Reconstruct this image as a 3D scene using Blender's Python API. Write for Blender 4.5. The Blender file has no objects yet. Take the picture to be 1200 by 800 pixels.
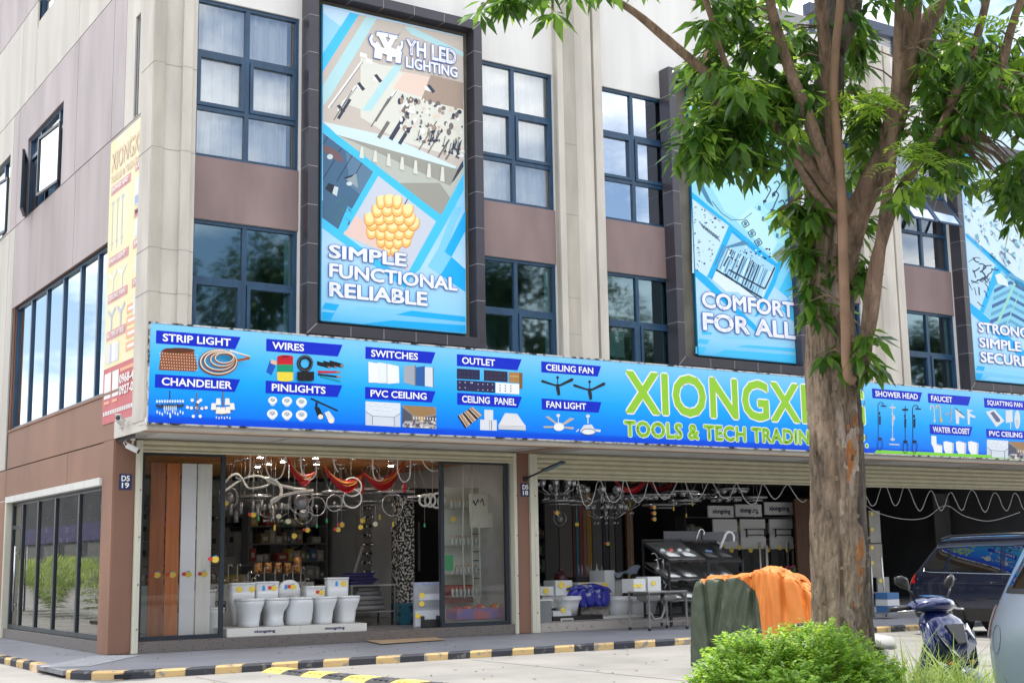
import bpy, math, random
from mathutils import Vector, Matrix
R = math.radians
rnd = random.Random(7)
sc = bpy.context.scene
C = sc.collection

# ------------------------------------------------------------------ camera, world, sun, exposure
CAM = Vector((-5.6618, -20.0, 1.2515)); FPX, TILT, ROLL, YAW = 1567.4, .1626, -.017, .5791
c_fw = Vector((math.sin(YAW)*math.cos(TILT), math.cos(YAW)*math.cos(TILT), math.sin(TILT)))
c_r0 = Vector((math.cos(YAW), -math.sin(YAW), 0)); c_u0 = c_r0.cross(c_fw)
c_rt = math.cos(ROLL)*c_r0 + math.sin(ROLL)*c_u0
c_up = -math.sin(ROLL)*c_r0 + math.cos(ROLL)*c_u0
cd = bpy.data.cameras.new('camera'); cam = bpy.data.objects.new('camera', cd); C.objects.link(cam)
cd.sensor_width = 36.0; cd.lens = FPX/1200*36.0; cd.clip_start = .1; cd.clip_end = 3000
mw = Matrix((( c_rt.x, c_up.x, -c_fw.x, CAM.x), (c_rt.y, c_up.y, -c_fw.y, CAM.y), (c_rt.z, c_up.z, -c_fw.z, CAM.z), (0,0,0,1)))
cam.matrix_world = mw
sc.camera = cam

SUN_EL, SUN_AZ = R(79), R(28)          # azimuth measured from +Y towards +X
w = bpy.data.worlds.new('World'); sc.world = w; w.use_nodes = True
nt = w.node_tree; nt.nodes.clear()
n_out = nt.nodes.new('ShaderNodeOutputWorld'); n_bg = nt.nodes.new('ShaderNodeBackground')
n_sky = nt.nodes.new('ShaderNodeTexSky'); n_sky.sky_type = 'NISHITA'; n_sky.sun_disc = False
n_sky.sun_elevation = SUN_EL; n_sky.sun_rotation = SUN_AZ; n_sky.air_density = 1.0; n_sky.dust_density = 1.6
n_bg.inputs['Strength'].default_value = .15
# scattered white clouds: part of the sky itself
n_tc = nt.nodes.new('ShaderNodeTexCoord'); n_mp = nt.nodes.new('ShaderNodeMapping'); n_mp.inputs['Scale'].default_value = (1.6, 1.6, 3.4)
n_no = nt.nodes.new('ShaderNodeTexNoise'); n_no.inputs['Scale'].default_value = 2.1; n_no.inputs['Detail'].default_value = 7; n_no.inputs['Roughness'].default_value = .58
n_cr = nt.nodes.new('ShaderNodeValToRGB'); n_cr.color_ramp.elements[0].position = .40; n_cr.color_ramp.elements[1].position = .58
n_mx = nt.nodes.new('ShaderNodeMix'); n_mx.data_type = 'RGBA'
n_mx.inputs[7].default_value = (11.1, 10.95, 10.7, 1)
L = nt.links.new
L(n_tc.outputs['Generated'], n_mp.inputs['Vector']); L(n_mp.outputs['Vector'], n_no.inputs['Vector'])
L(n_no.outputs['Fac'], n_cr.inputs['Fac']); L(n_cr.outputs['Color'], n_mx.inputs[0])
L(n_sky.outputs['Color'], n_mx.inputs[6]); L(n_mx.outputs[2], n_bg.inputs['Color']); L(n_bg.outputs['Background'], n_out.inputs['Surface'])
sd = bpy.data.lights.new('sun', 'SUN'); sd.energy = 2.6; sd.angle = R(.53); sd.color = (1, .94, .84)
so = bpy.data.objects.new('sun', sd); C.objects.link(so)
sdir = Vector((math.cos(SUN_EL)*math.sin(SUN_AZ), math.cos(SUN_EL)*math.cos(SUN_AZ), math.sin(SUN_EL)))
so.rotation_euler = sdir.to_track_quat('Z', 'Y').to_euler(); so.location = (0, -10, 30)
sc.view_settings.view_transform = 'Standard'; sc.view_settings.look = 'None'
sc.view_settings.gamma = 1; sc.view_settings.use_curve_mapping = False
sc.view_settings.exposure = .87
sc.cycles.use_denoising = True
sc.cycles.max_bounces = 8; sc.cycles.transparent_max_bounces = 12

# ------------------------------------------------------------------ where a sight line meets a real plane
def ray(u, v): return c_fw + (u-600)/FPX*c_rt + (400-v)/FPX*c_up
def onY(u, v, y): d = ray(u, v); return CAM + d*((y-CAM.y)/d.y)
def onX(u, v, x): d = ray(u, v); return CAM + d*((x-CAM.x)/d.x)
def onZ(u, v, z): d = ray(u, v); return CAM + d*((z-CAM.z)/d.z)
def dep(u, v, t): return CAM + ray(u, v)*t

# ------------------------------------------------------------------ mesh builder
class MB:
    def __init__(s): s.v = []; s.f = []; s.m = []; s.s = []
    def add(s, vs, fs, mi=0, smooth=False):
        o = len(s.v); s.v += [tuple(v) for v in vs]
        for f in fs: s.f.append(tuple(i+o for i in f)); s.m.append(mi); s.s.append(smooth)
        return s
    def box(s, x0, y0, z0, x1, y1, z1, mi=0):
        x0, x1 = min(x0, x1), max(x0, x1); y0, y1 = min(y0, y1), max(y0, y1); z0, z1 = min(z0, z1), max(z0, z1)
        v = [(x0,y0,z0),(x1,y0,z0),(x1,y1,z0),(x0,y1,z0),(x0,y0,z1),(x1,y0,z1),(x1,y1,z1),(x0,y1,z1)]
        return s.add(v, [(0,3,2,1),(4,5,6,7),(0,1,5,4),(1,2,6,5),(2,3,7,6),(3,0,4,7)], mi)
    def obox(s, M, sx, sy, sz, mi=0):
        v = [M @ Vector((a*sx/2, b*sy/2, c*sz/2)) for c in (-1,1) for a, b in ((-1,-1),(1,-1),(1,1),(-1,1))]
        return s.add(v, [(0,3,2,1),(4,5,6,7),(0,1,5,4),(1,2,6,5),(2,3,7,6),(3,0,4,7)], mi)
    def bar(s, p0, p1, wd, ht=None, mi=0, up=(0,0,1)):
        p0, p1 = Vector(p0), Vector(p1); d = p1-p0; l = d.length; d.normalize(); up = Vector(up)
        if abs(d.dot(up)) > .98: up = Vector((1,0,0))
        x = d.cross(up).normalized(); z = x.cross(d)
        M = Matrix((x, d, z)).transposed().to_4x4(); M.translation = (p0+p1)/2
        return s.obox(M, wd, l, ht or wd, mi)
    def tube(s, pts, r, n=8, mi=0, closed=False, caps=True, smooth=True, sq=1.0):
        pts = [Vector(p) for p in pts]; N = len(pts)
        rs = r if isinstance(r, (list, tuple)) else [r]*N
        vs = []; up = None
        for i, p in enumerate(pts):
            a = pts[(i-1) % N] if (closed or i) else pts[i]; b = pts[(i+1) % N] if (closed or i < N-1) else pts[i]
            t = (b-a); t = t.normalized() if t.length > 1e-9 else Vector((0,0,1))
            if up is None: up = Vector((0,0,1)) if abs(t.z) < .9 else Vector((1,0,0))
            x = t.cross(up)
            if x.length < 1e-6: x = t.orthogonal()
            x.normalize(); y = x.cross(t).normalized(); up = y
            for k in range(n):
                an = 2*math.pi*k/n; vs.append(p + x*math.cos(an)*rs[i] + y*math.sin(an)*rs[i]*sq)
        fs = []
        for i in range(N if closed else N-1):
            j = (i+1) % N
            for k in range(n): fs.append((i*n+k, i*n+(k+1)%n, j*n+(k+1)%n, j*n+k))
        s.add(vs, fs, mi, smooth)
        if caps and not closed:
            o = len(s.v)-len(vs)
            s.f.append(tuple(o+k for k in range(n))[::-1]); s.m.append(mi); s.s.append(False)
            s.f.append(tuple(o+(N-1)*n+k for k in range(n))); s.m.append(mi); s.s.append(False)
        return s
    def cyl(s, p0, p1, r0, r1=None, n=16, mi=0): return s.tube([p0, p1], [r0, r0 if r1 is None else r1], n, mi)
    def lathe(s, prof, c=(0,0,0), n=24, mi=0, axis='z', sx=1, sy=1, smooth=True):
        vs = []
        for r, h in prof:
            for k in range(n):
                a = 2*math.pi*k/n; x, y = r*math.cos(a)*sx, r*math.sin(a)*sy
                p = (x, y, h) if axis == 'z' else ((x, h, y) if axis == 'y' else (h, x, y))
                vs.append((c[0]+p[0], c[1]+p[1], c[2]+p[2]))
        fs = []
        for i in range(len(prof)-1):
            for k in range(n): fs.append((i*n+k, i*n+(k+1)%n, (i+1)*n+(k+1)%n, (i+1)*n+k))
        fs.append(tuple(range(n))[::-1]); fs.append(tuple(range((len(prof)-1)*n, len(prof)*n)))
        return s.add(vs, fs, mi, smooth)
    def ball(s, c, rx, ry=None, rz=None, nu=14, nv=8, mi=0):
        ry = ry or rx; rz = rz or rx
        prof = [(max(1e-4, math.sin(math.pi*i/nv)), -math.cos(math.pi*i/nv)) for i in range(nv+1)]
        vs = []; c = Vector(c)
        for r, h in prof:
            for k in range(nu):
                a = 2*math.pi*k/nu; vs.append((c.x+r*math.cos(a)*rx, c.y+r*math.sin(a)*ry, c.z+h*rz))
        fs = [(i*nu+k, i*nu+(k+1)%nu, (i+1)*nu+(k+1)%nu, (i+1)*nu+k) for i in range(nv) for k in range(nu)]
        return s.add(vs, fs, mi, True)
    def ring(s, c, rad, r, nrm=(0,1,0), n=36, m=6, mi=0, sx=1, sy=1, arc=1.0, sq=1.0):
        nrm = Vector(nrm).normalized(); a = nrm.cross(Vector((0,0,1)))
        a = a.normalized() if a.length > 1e-4 else Vector((1,0,0)); b = a.cross(nrm); c = Vector(c)
        k = n if arc >= 1 else n+1
        pts = [c + a*math.cos(2*math.pi*i*arc/n)*rad*sx + b*math.sin(2*math.pi*i*arc/n)*rad*sy for i in range(k)]
        return s.tube(pts, r, m, mi, closed=arc >= 1, sq=sq)
    def poly(s, pts, mi=0): return s.add(pts, [tuple(range(len(pts)))], mi)
    def slab(s, pts, off, mi=0):
        """polygon given a thickness along vector off"""
        n = len(pts); off = Vector(off); a = [Vector(p) for p in pts]; b = [p+off for p in a]
        return s.add(a+b, [tuple(range(n)), tuple(range(2*n-1, n-1, -1))] + [(i, i+n, (i+1)%n+n, (i+1)%n) for i in range(n)], mi)
    def loft(s, secs, n=24, e=2.0, mi=0, caps=True, smooth=True):
        """secs: (centre, right*rx, up*ry); superellipse rings of exponent e"""
        vs = []
        for sec in secs:
            c, a, b = Vector(sec[0]), Vector(sec[1]), Vector(sec[2]); ee = sec[3] if len(sec) > 3 else e
            for k in range(n):
                t = 2*math.pi*k/n; ct, st = math.cos(t), math.sin(t)
                vs.append(c + a*math.copysign(abs(ct)**(2/ee), ct) + b*math.copysign(abs(st)**(2/ee), st))
        N = len(secs)
        fs = [(i*n+k, i*n+(k+1)%n, (i+1)*n+(k+1)%n, (i+1)*n+k) for i in range(N-1) for k in range(n)]
        if caps: fs += [tuple(range(n))[::-1], tuple(range((N-1)*n, N*n))]
        return s.add(vs, fs, mi, smooth)
    def grid(s, fn, nu, nv, mi=0, smooth=True):
        vs = [fn(i/nu, j/nv) for j in range(nv+1) for i in range(nu+1)]
        fs = [(j*(nu+1)+i, j*(nu+1)+i+1, (j+1)*(nu+1)+i+1, (j+1)*(nu+1)+i) for j in range(nv) for i in range(nu)]
        return s.add(vs, fs, mi, smooth)
    def build(s, name, mats, parent=None, bevel=0, kind=None, label=None, cat=None, group=None, recalc=False):
        me = bpy.data.meshes.new(name); me.from_pydata(s.v, [], s.f)
        mats = mats if isinstance(mats, (list, tuple)) else [mats]
        for m in mats: me.materials.append(m)
        me.polygons.foreach_set('material_index', s.m); me.polygons.foreach_set('use_smooth', s.s)
        if recalc:
            import bmesh
            b = bmesh.new(); b.from_mesh(me); bmesh.ops.remove_doubles(b, verts=b.verts, dist=1e-5)
            bmesh.ops.recalc_face_normals(b, faces=b.faces); b.to_mesh(me); b.free()
        me.update()
        o = bpy.data.objects.new(name, me); C.objects.link(o)
        if parent is not None: attach(o, parent)
        if bevel:
            md = o.modifiers.new('edge', 'BEVEL'); md.width = bevel; md.segments = 2; md.limit_method = 'ANGLE'; md.angle_limit = R(40)
        if kind: o['kind'] = kind
        if label: o['label'] = label
        if cat: o['category'] = cat
        if group: o['group'] = group
        return o

def attach(o, parent):
    o.parent = parent
    if parent.type == 'EMPTY':
        o.matrix_parent_inverse = (Matrix.Translation(parent.location) @ parent.rotation_euler.to_matrix().to_4x4()).inverted()
def thing(name, label, cat, loc=(0,0,0), group=None, rz=0):
    o = bpy.data.objects.new(name, None); C.objects.link(o); o.location = loc; o.rotation_euler = (0,0,rz)
    o.empty_display_size = .2; o['label'] = label; o['category'] = cat
    if group: o['group'] = group
    return o
def dup(o, loc=None, rz=None, label=None, parent=None, group=None):
    c = o.copy(); C.objects.link(c)
    if parent is not None: c.parent = parent
    if loc is not None: c.location = loc
    if rz is not None: c.rotation_euler = (0,0,rz)
    if label: c['label'] = label
    if group: c['group'] = group
    for ch in list(o.children): dup(ch, parent=c)
    return c

# ------------------------------------------------------------------ materials
MATS = {}
def mat(name, col, rough=.6, metal=0, var=.0, scale=4.0, bump=0, bscale=None, spec=None, col2=None, thr=None, streak=None, coat=0, detail=5):
    """procedural surface: base colour, blotchy variation towards col2, fine bump"""
    if name in MATS: return MATS[name]
    m = bpy.data.materials.new(name); m.use_nodes = True; t = m.node_tree; b = t.nodes['Principled BSDF']
    b.inputs['Roughness'].default_value = rough; b.inputs['Metallic'].default_value = metal
    if spec is not None: b.inputs['Specular IOR Level'].default_value = spec
    if coat: b.inputs['Coat Weight'].default_value = coat; b.inputs['Coat Roughness'].default_value = .04
    b.inputs['Base Color'].default_value = (*col, 1)
    tc = t.nodes.new('ShaderNodeTexCoord')
    if var or col2:
        no = t.nodes.new('ShaderNodeTexNoise'); no.inputs['Scale'].default_value = scale; no.inputs['Detail'].default_value = detail
        if streak:
            mp = t.nodes.new('ShaderNodeMapping'); mp.inputs['Scale'].default_value = streak
            t.links.new(tc.outputs['Object'], mp.inputs['Vector']); t.links.new(mp.outputs['Vector'], no.inputs['Vector'])
        else: t.links.new(tc.outputs['Object'], no.inputs['Vector'])
        cr = t.nodes.new('ShaderNodeValToRGB')
        c2 = col2 or tuple(max(0, c*(1-var)) for c in col)
        lo, hi = thr or (.35, .68)
        cr.color_ramp.elements[0].position = lo; cr.color_ramp.elements[1].position = hi
        cr.color_ramp.elements[0].color = (*c2, 1); cr.color_ramp.elements[1].color = (*col, 1)
        t.links.new(no.outputs['Fac'], cr.inputs['Fac']); t.links.new(cr.outputs['Color'], b.inputs['Base Color'])
    if bump:
        nb = t.nodes.new('ShaderNodeTexNoise'); nb.inputs['Scale'].default_value = bscale or scale*6; nb.inputs['Detail'].default_value = 6
        t.links.new(tc.outputs['Object'], nb.inputs['Vector'])
        bp = t.nodes.new('ShaderNodeBump'); bp.inputs['Strength'].default_value = bump; bp.inputs['Distance'].default_value = .01
        t.links.new(nb.outputs['Fac'], bp.inputs['Height']); t.links.new(bp.outputs['Normal'], b.inputs['Normal'])
    MATS[name] = m; return m
def glass(name, tint=(.55,.66,.72), refl=.22, rough=.0, rtint=(1,1,1)):
    if name in MATS: return MATS[name]
    m = bpy.data.materials.new(name); m.use_nodes = True; t = m.node_tree; t.nodes.clear()
    o = t.nodes.new('ShaderNodeOutputMaterial'); mx = t.nodes.new('ShaderNodeMixShader')
    tr = t.nodes.new('ShaderNodeBsdfTransparent'); tr.inputs['Color'].default_value = (*tint, 1)
    gl = t.nodes.new('ShaderNodeBsdfGlossy'); gl.inputs['Roughness'].default_value = rough; gl.inputs['Color'].default_value = (*rtint, 1)
    fr = t.nodes.new('ShaderNodeFresnel'); fr.inputs['IOR'].default_value = 1.5
    ma = t.nodes.new('ShaderNodeMath'); ma.operation = 'MULTIPLY_ADD'; ma.inputs[1].default_value = 1.0; ma.inputs[2].default_value = refl; ma.use_clamp = True
    t.links.new(fr.outputs[0], ma.inputs[0]); t.links.new(ma.outputs[0], mx.inputs[0])
    t.links.new(tr.outputs[0], mx.inputs[1]); t.links.new(gl.outputs[0], mx.inputs[2]); t.links.new(mx.outputs[0], o.inputs['Surface'])
    MATS[name] = m; return m
def leafmat(name, c1, c2, trans=.35, rough=.45, tcol=None):
    if name in MATS: return MATS[name]
    m = bpy.data.materials.new(name); m.use_nodes = True; t = m.node_tree; b = t.nodes['Principled BSDF']; o = t.nodes['Material Output']
    b.inputs['Roughness'].default_value = rough
    g = t.nodes.new('ShaderNodeNewGeometry'); cr = t.nodes.new('ShaderNodeValToRGB')
    cr.color_ramp.elements[0].color = (*c1, 1); cr.color_ramp.elements[1].color = (*c2, 1)
    t.links.new(g.outputs['Random Per Island'], cr.inputs['Fac']); t.links.new(cr.outputs['Color'], b.inputs['Base Color'])
    tl = t.nodes.new('ShaderNodeBsdfTranslucent'); mx = t.nodes.new('ShaderNodeMixShader'); mx.inputs[0].default_value = trans
    hs = t.nodes.new('ShaderNodeHueSaturation'); hs.inputs['Value'].default_value = 2.2; hs.inputs['Hue'].default_value = .48
    t.links.new(cr.outputs['Color'], hs.inputs['Color']); t.links.new(hs.outputs['Color'], tl.inputs['Color'])
    t.links.new(b.outputs[0], mx.inputs[1]); t.links.new(tl.outputs[0], mx.inputs[2]); t.links.new(mx.outputs[0], o.inputs['Surface'])
    MATS[name] = m; return m
def emis(name, col, st):
    if name in MATS: return MATS[name]
    m = bpy.data.materials.new(name); m.use_nodes = True; b = m.node_tree.nodes['Principled BSDF']
    b.inputs['Base Color'].default_value = (*col, 1); b.inputs['Emission Color'].default_value = (*col, 1); b.inputs['Emission Strength'].default_value = st
    MATS[name] = m; return m
def flat(r, g, b, rough=.45):
    """printed ink of a display colour (0-255)"""
    f = lambda c: (c/255/12.92 if c < 11 else ((c/255+.055)/1.055)**2.4)
    return mat('ink_%d_%d_%d' % (r, g, b), (f(r), f(g), f(b)), rough, spec=.3)

# ------------------------------------------------------------------ lettering
_tc = {}
def glyphs(s, bold, spacing=1.0):
    k = (s, bold, spacing)
    if k in _tc: return _tc[k]
    if bold > 0 and ('M' in s or bold > .03):      # heavy weight: strokes thickened by shifted copies
        v0, f0 = glyphs(s, 0, spacing); vs, fs = [], []
        for i in range(13):
            a = 2*math.pi*i/12; d = Vector((math.cos(a), math.sin(a), 0))*(bold if i else 0); o = len(vs)
            vs += [v+d for v in v0]; fs += [tuple(j+o for j in f) for f in f0]
        _tc[k] = (vs, fs); return _tc[k]
    cu = bpy.data.curves.new('t', 'FONT'); cu.body = s; cu.size = 1; cu.offset = max(0, bold); cu.resolution_u = 3; cu.space_character = spacing
    o = bpy.data.objects.new('t', cu); C.objects.link(o)
    dg = bpy.context.evaluated_depsgraph_get(); me = bpy.data.meshes.new_from_object(o.evaluated_get(dg))
    vs = [v.co.copy() for v in me.vertices]; fs = [tuple(p.vertices) for p in me.polygons]
    bpy.data.objects.remove(o); bpy.data.curves.remove(cu); bpy.data.meshes.remove(me)
    _tc[k] = (vs, fs); return _tc[k]
def text(name, s, a0, a1, z0, z1, pos, m, parent, bold=.02, axis='front', grow=0, shear=0, spacing=1.0, mb=None, mi=0):
    """lettering filling a0..a1 by z0..z1 on a wall facing -Y (axis front) or -X (axis side, a runs along Y)"""
    vs, fs = glyphs(s, bold, spacing)
    bx = glyphs(s, bold-grow, spacing)[0] if grow else vs
    x0, x1 = min(v.x for v in bx), max(v.x for v in bx); y0, y1 = min(v.y for v in bx), max(v.y for v in bx)
    out = []
    for v in vs:
        p = (v.x-x0)/(x1-x0); q = (v.y-y0)/(y1-y0)
        a = a0+(a1-a0)*p; z = z0+(z1-z0)*q + shear*p
        out.append((a, pos, z) if axis == 'front' else (pos, a, z))
    b = mb or MB()
    for k, f in enumerate(fs):          # a hair's breadth between faces, so that swollen strokes may cross
        d = (k*7 % 61)*2.2e-5
        b.add([((p[0],p[1]-d,p[2]) if axis == 'front' else (p[0]-d,p[1],p[2])) for p in (out[i] for i in f)], [tuple(range(len(f)))], mi)
    return b if mb else b.build(name, m, parent)
# ------------------------------------------------------------------ palette
W_CREAM = mat('cream_stucco', (.67,.63,.57), .85, var=.17, scale=1.5, bump=.25, bscale=60, streak=(1.6,1.6,.22), detail=9)
W_WHITE = mat('white_stucco', (.78,.765,.74), .8, var=.13, scale=1.4, bump=.15, bscale=70, streak=(1.6,1.6,.16), detail=9)
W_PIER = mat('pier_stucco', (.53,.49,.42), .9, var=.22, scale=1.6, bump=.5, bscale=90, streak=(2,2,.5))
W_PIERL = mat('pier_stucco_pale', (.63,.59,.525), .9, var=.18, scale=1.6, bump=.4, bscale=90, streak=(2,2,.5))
W_LAV = mat('lavender_paint', (.53,.465,.465), .75, var=.22, scale=1.1, bump=.15, bscale=50, streak=(1,1.2,.3))
W_LAV2 = mat('lavender_paint_worn', (.50,.435,.43), .75, col2=(.36,.31,.30), scale=.9, thr=(.3,.7), bump=.15, bscale=50, streak=(1,1.6,.25))
W_MAUVE = mat('mauve_paint', (.30,.215,.21), .8, var=.24, scale=1.2, bump=.12, bscale=60, streak=(1.3,1,.5))
W_BROWN = mat('brown_cladding', (.32,.165,.105), .6, var=.22, scale=1.2, bump=.08, bscale=40, streak=(1,1,.5))
W_BROWN2 = mat('brown_pillar', (.235,.12,.082), .65, var=.14, scale=1.5, bump=.1, bscale=60, streak=(1,1,.4))
M_FRAME = mat('navy_frame', (.020,.070,.145), .35, var=.3, scale=9, streak=(1,1,.3), spec=.5)
M_FRAME2 = mat('charcoal_frame', (.022,.030,.042), .35, spec=.5)
M_TILE = None
M_JAMB = mat('ivory_jamb', (.66,.64,.52), .5, var=.12, scale=3, streak=(2,2,.4))
M_SHUT = mat('shutter_ivory', (.60,.56,.40), .45, var=.12, scale=4)
M_SOFF = mat('soffit_grey', (.46,.44,.40), .85, var=.16, scale=1.4)
M_DARK = mat('dark_gap', (.02,.02,.022), .9)
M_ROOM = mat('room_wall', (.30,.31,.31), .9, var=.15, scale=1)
M_CURT = mat('white_curtain', (.86,.86,.85), .9, var=.10, scale=9, streak=(1,1,.1))
G_UP = glass('window_glass', (.93,.96,.98), .23, 0, (.95,.98,1))
G_UP2 = glass('bluish_window_glass', (.80,.88,.94), .50, 0, (.86,.93,1))
G_LOW = glass('tinted_glass', (.42,.68,.76), .21, 0.03, (.55,.76,.84))
G_SHOP = glass('shop_glass', (.94,.96,.96), .01)
G_SIDE = glass('side_glass', (.40,.50,.54), .50, 0, (.80,.86,.92))

def tile_mat(name, c, grout, sx, sz, rough=.3):
    m = bpy.data.materials.new(name); m.use_nodes = True; t = m.node_tree; b = t.nodes['Principled BSDF']; b.inputs['Roughness'].default_value = rough
    tc = t.nodes.new('ShaderNodeTexCoord'); no = t.nodes.new('ShaderNodeTexNoise'); no.inputs['Scale'].default_value = 3.5; no.inputs['Detail'].default_value = 6
    cr = t.nodes.new('ShaderNodeValToRGB'); cr.color_ramp.elements[0].color = (*[k*.72 for k in c], 1); cr.color_ramp.elements[1].color = (*[k*1.18 for k in c], 1)
    t.links.new(tc.outputs['Object'], no.inputs['Vector']); t.links.new(no.outputs['Fac'], cr.inputs['Fac']); t.links.new(cr.outputs['Color'], b.inputs['Base Color'])
    return m
M_TILE = tile_mat('dark_tile', (.050,.046,.058), (.3,.3,.3), .6, .6, .28)
M_GROUT = mat('tile_grout', (.34,.33,.34), .8)

# ------------------------------------------------------------------ ground
def ground_mat(name, c, c2, sc_=.6, rough=.75, bump=.12):
    m = bpy.data.materials.new(name); m.use_nodes = True; t = m.node_tree; b = t.nodes['Principled BSDF']; b.inputs['Roughness'].default_value = rough
    tc = t.nodes.new('ShaderNodeTexCoord')
    n1 = t.nodes.new('ShaderNodeTexNoise'); n1.inputs['Scale'].default_value = sc_; n1.inputs['Detail'].default_value = 8; n1.inputs['Roughness'].default_value = .6
    n2 = t.nodes.new('ShaderNodeTexNoise'); n2.inputs['Scale'].default_value = 70; n2.inputs['Detail'].default_value = 3
    cr = t.nodes.new('ShaderNodeValToRGB'); cr.color_ramp.elements[0].position = .32; cr.color_ramp.elements[1].position = .66
    cr.color_ramp.elements[0].color = (*c2, 1); cr.color_ramp.elements[1].color = (*c, 1)
    mx = t.nodes.new('ShaderNodeMix'); mx.data_type = 'RGBA'; mx.blend_type = 'MULTIPLY'; mx.inputs[0].default_value = .35
    for n in (n1, n2): t.links.new(tc.outputs['Object'], n.inputs['Vector'])
    t.links.new(n1.outputs['Fac'], cr.inputs['Fac']); t.links.new(cr.outputs['Color'], mx.inputs[6]); t.links.new(n2.outputs['Color'], mx.inputs[7])
    t.links.new(mx.outputs[2], b.inputs['Base Color'])
    bp = t.nodes.new('ShaderNodeBump'); bp.inputs['Strength'].default_value = bump; bp.inputs['Distance'].default_value = .01
    t.links.new(n2.outputs['Fac'], bp.inputs['Height']); t.links.new(bp.outputs['Normal'], b.inputs['Normal'])
    return m
M_ROAD = ground_mat('pale_concrete_road', (.335,.325,.305), (.235,.23,.22), .8)
M_WALK = ground_mat('grey_pavement', (.30,.31,.345), (.225,.235,.27), .9, .5)
M_SOIL = ground_mat('planter_soil', (.10,.075,.05), (.05,.04,.03), 3)
ROADZ = -.10
MB().box(-400,-400,ROADZ-.3,400,400,ROADZ).build('road', M_ROAD, kind='structure')
rj = MB()
for x in range(-12, 24, 4): rj.box(x+.3,-22,ROADZ+.001,x+.315,-3.6,ROADZ+.003)
rj.box(-12,-9.2,ROADZ+.001,24,-9.185,ROADZ+.003); rj.build('road_joint', mat('joint_tar', (.13,.125,.12), .9), kind='structure')
# pavement: rounded corner towards the side street
def walk_outline(ins=0):
    x0, y0 = -1.0+ins, -3.3+ins
    pts = [(30, y0), (x0+.75, y0)]
    for k in range(9):
        a = -math.pi/2 - math.pi/2*k/8; r = .75-0*ins
        pts.append((x0+.75+math.cos(a)*.75, y0+.75+math.sin(a)*.75))
    pts += [(x0-.05, 20)]
    return pts
wo = walk_outline(.14)
MB().slab([(x, y, -.004) for x, y in wo]+[(30, 20, -.004)], (0,0,-.3)).build('pavement', M_WALK, kind='structure', recalc=True)
MB().box(-14, 3, ROADZ-.02, -3.2, 14, -.02).build('side_verge', M_SOIL, kind='structure')

K_Y = mat('kerb_yellow', (.60,.42,.19), .8, col2=(.27,.25,.22), scale=8, thr=(.36,.46), bump=.3, bscale=40)
K_B = mat('kerb_black', (.035,.038,.05), .7, col2=(.15,.14,.13), scale=9, thr=(.34,.42), bump=.3, bscale=40)
K_P = mat('kerb_peach', (.62,.46,.30), .8, var=.2, scale=6, bump=.3)
kerb = thing('kerb', 'yellow and black painted concrete kerb edging the pavement in front of the shops', 'kerb', (4,-3.3,ROADZ))
path = walk_outline(0); inn = walk_outline(.14)
def kerb_run(pa, pb, step, skip=None):
    """blocks alternate along the outer path pa with inner edge pb"""
    seg = [0]
    for i in range(1, len(pa)): seg.append(seg[-1]+math.hypot(pa[i][0]-pa[i-1][0], pa[i][1]-pa[i-1][1]))
    def at(P, s):
        for i in range(1, len(seg)):
            if s <= seg[i] or i == len(seg)-1:
                t = (s-seg[i-1])/max(1e-6, seg[i]-seg[i-1]); return (P[i-1][0]+(P[i][0]-P[i-1][0])*t, P[i-1][1]+(P[i][1]-P[i-1][1])*t)
    s = 0; k = 0
    while s < seg[-1]-.05:
        e = min(s+step*rnd.uniform(.93,1.07), seg[-1]); mid = at(pa, (s+e)/2)
        if not (skip and skip(*mid)) and mid[1] < 12:
            A, B, Cc, D = at(pa, s+.003), at(pa, e-.003), at(pb, e-.003), at(pb, s+.003)
            z0, z1 = ROADZ-.05, rnd.uniform(-.003,.004); b = .022
            m = MB()
            def mixp(p, q, t): return (p[0]+(q[0]-p[0])*t, p[1]+(q[1]-p[1])*t)
            A2, B2 = mixp(A, D, .16), mixp(B, Cc, .16)
            vs = [(*A,z0),(*B,z0),(*Cc,z0),(*D,z0),(*A,z1-b),(*B,z1-b),(*B2,z1),(*A2,z1),(*Cc,z1),(*D,z1)]
            m.add(vs, [(0,1,5,4),(4,5,6,7),(7,6,8,9),(1,2,8,6,5),(3,0,4,7,9),(2,3,9,8)])
            nm, mm = (('yellow_block', K_Y), ('black_block', K_B))[k % 2]
            m.build(nm, mm, kerb, recalc=True)
        s = e; k += 1
kerb_run(path[:2][::-1] and path[:11], inn[:11], .385)
kerb_run([path[10], (path[-1][0], 12)], [inn[10], (inn[-1][0], 12)], .36, skip=lambda x, y: -2.5 < y < -1.25)
MB().slab([(-1.03,-2.52,-.003),(-1.03,-1.22,-.003),(-.84,-1.22,-.003),(-.84,-2.52,-.003)], (0,0,-.06)).build('ramp_lip', M_WALK, kerb)
MB().add([(-1.0,-1.24,-.002),(-.86,-1.24,-.002),(-.86,-1.0,-.002),(-1.02,-1.0,-.002),(-1.03,-1.26,-.10),(-1.05,-1.0,-.10),(-.86,-1.26,-.10)],[(0,1,2,3),(4,0,3,5),(4,6,1,0)]).build('flared_end_block', K_P, kerb)
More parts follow.
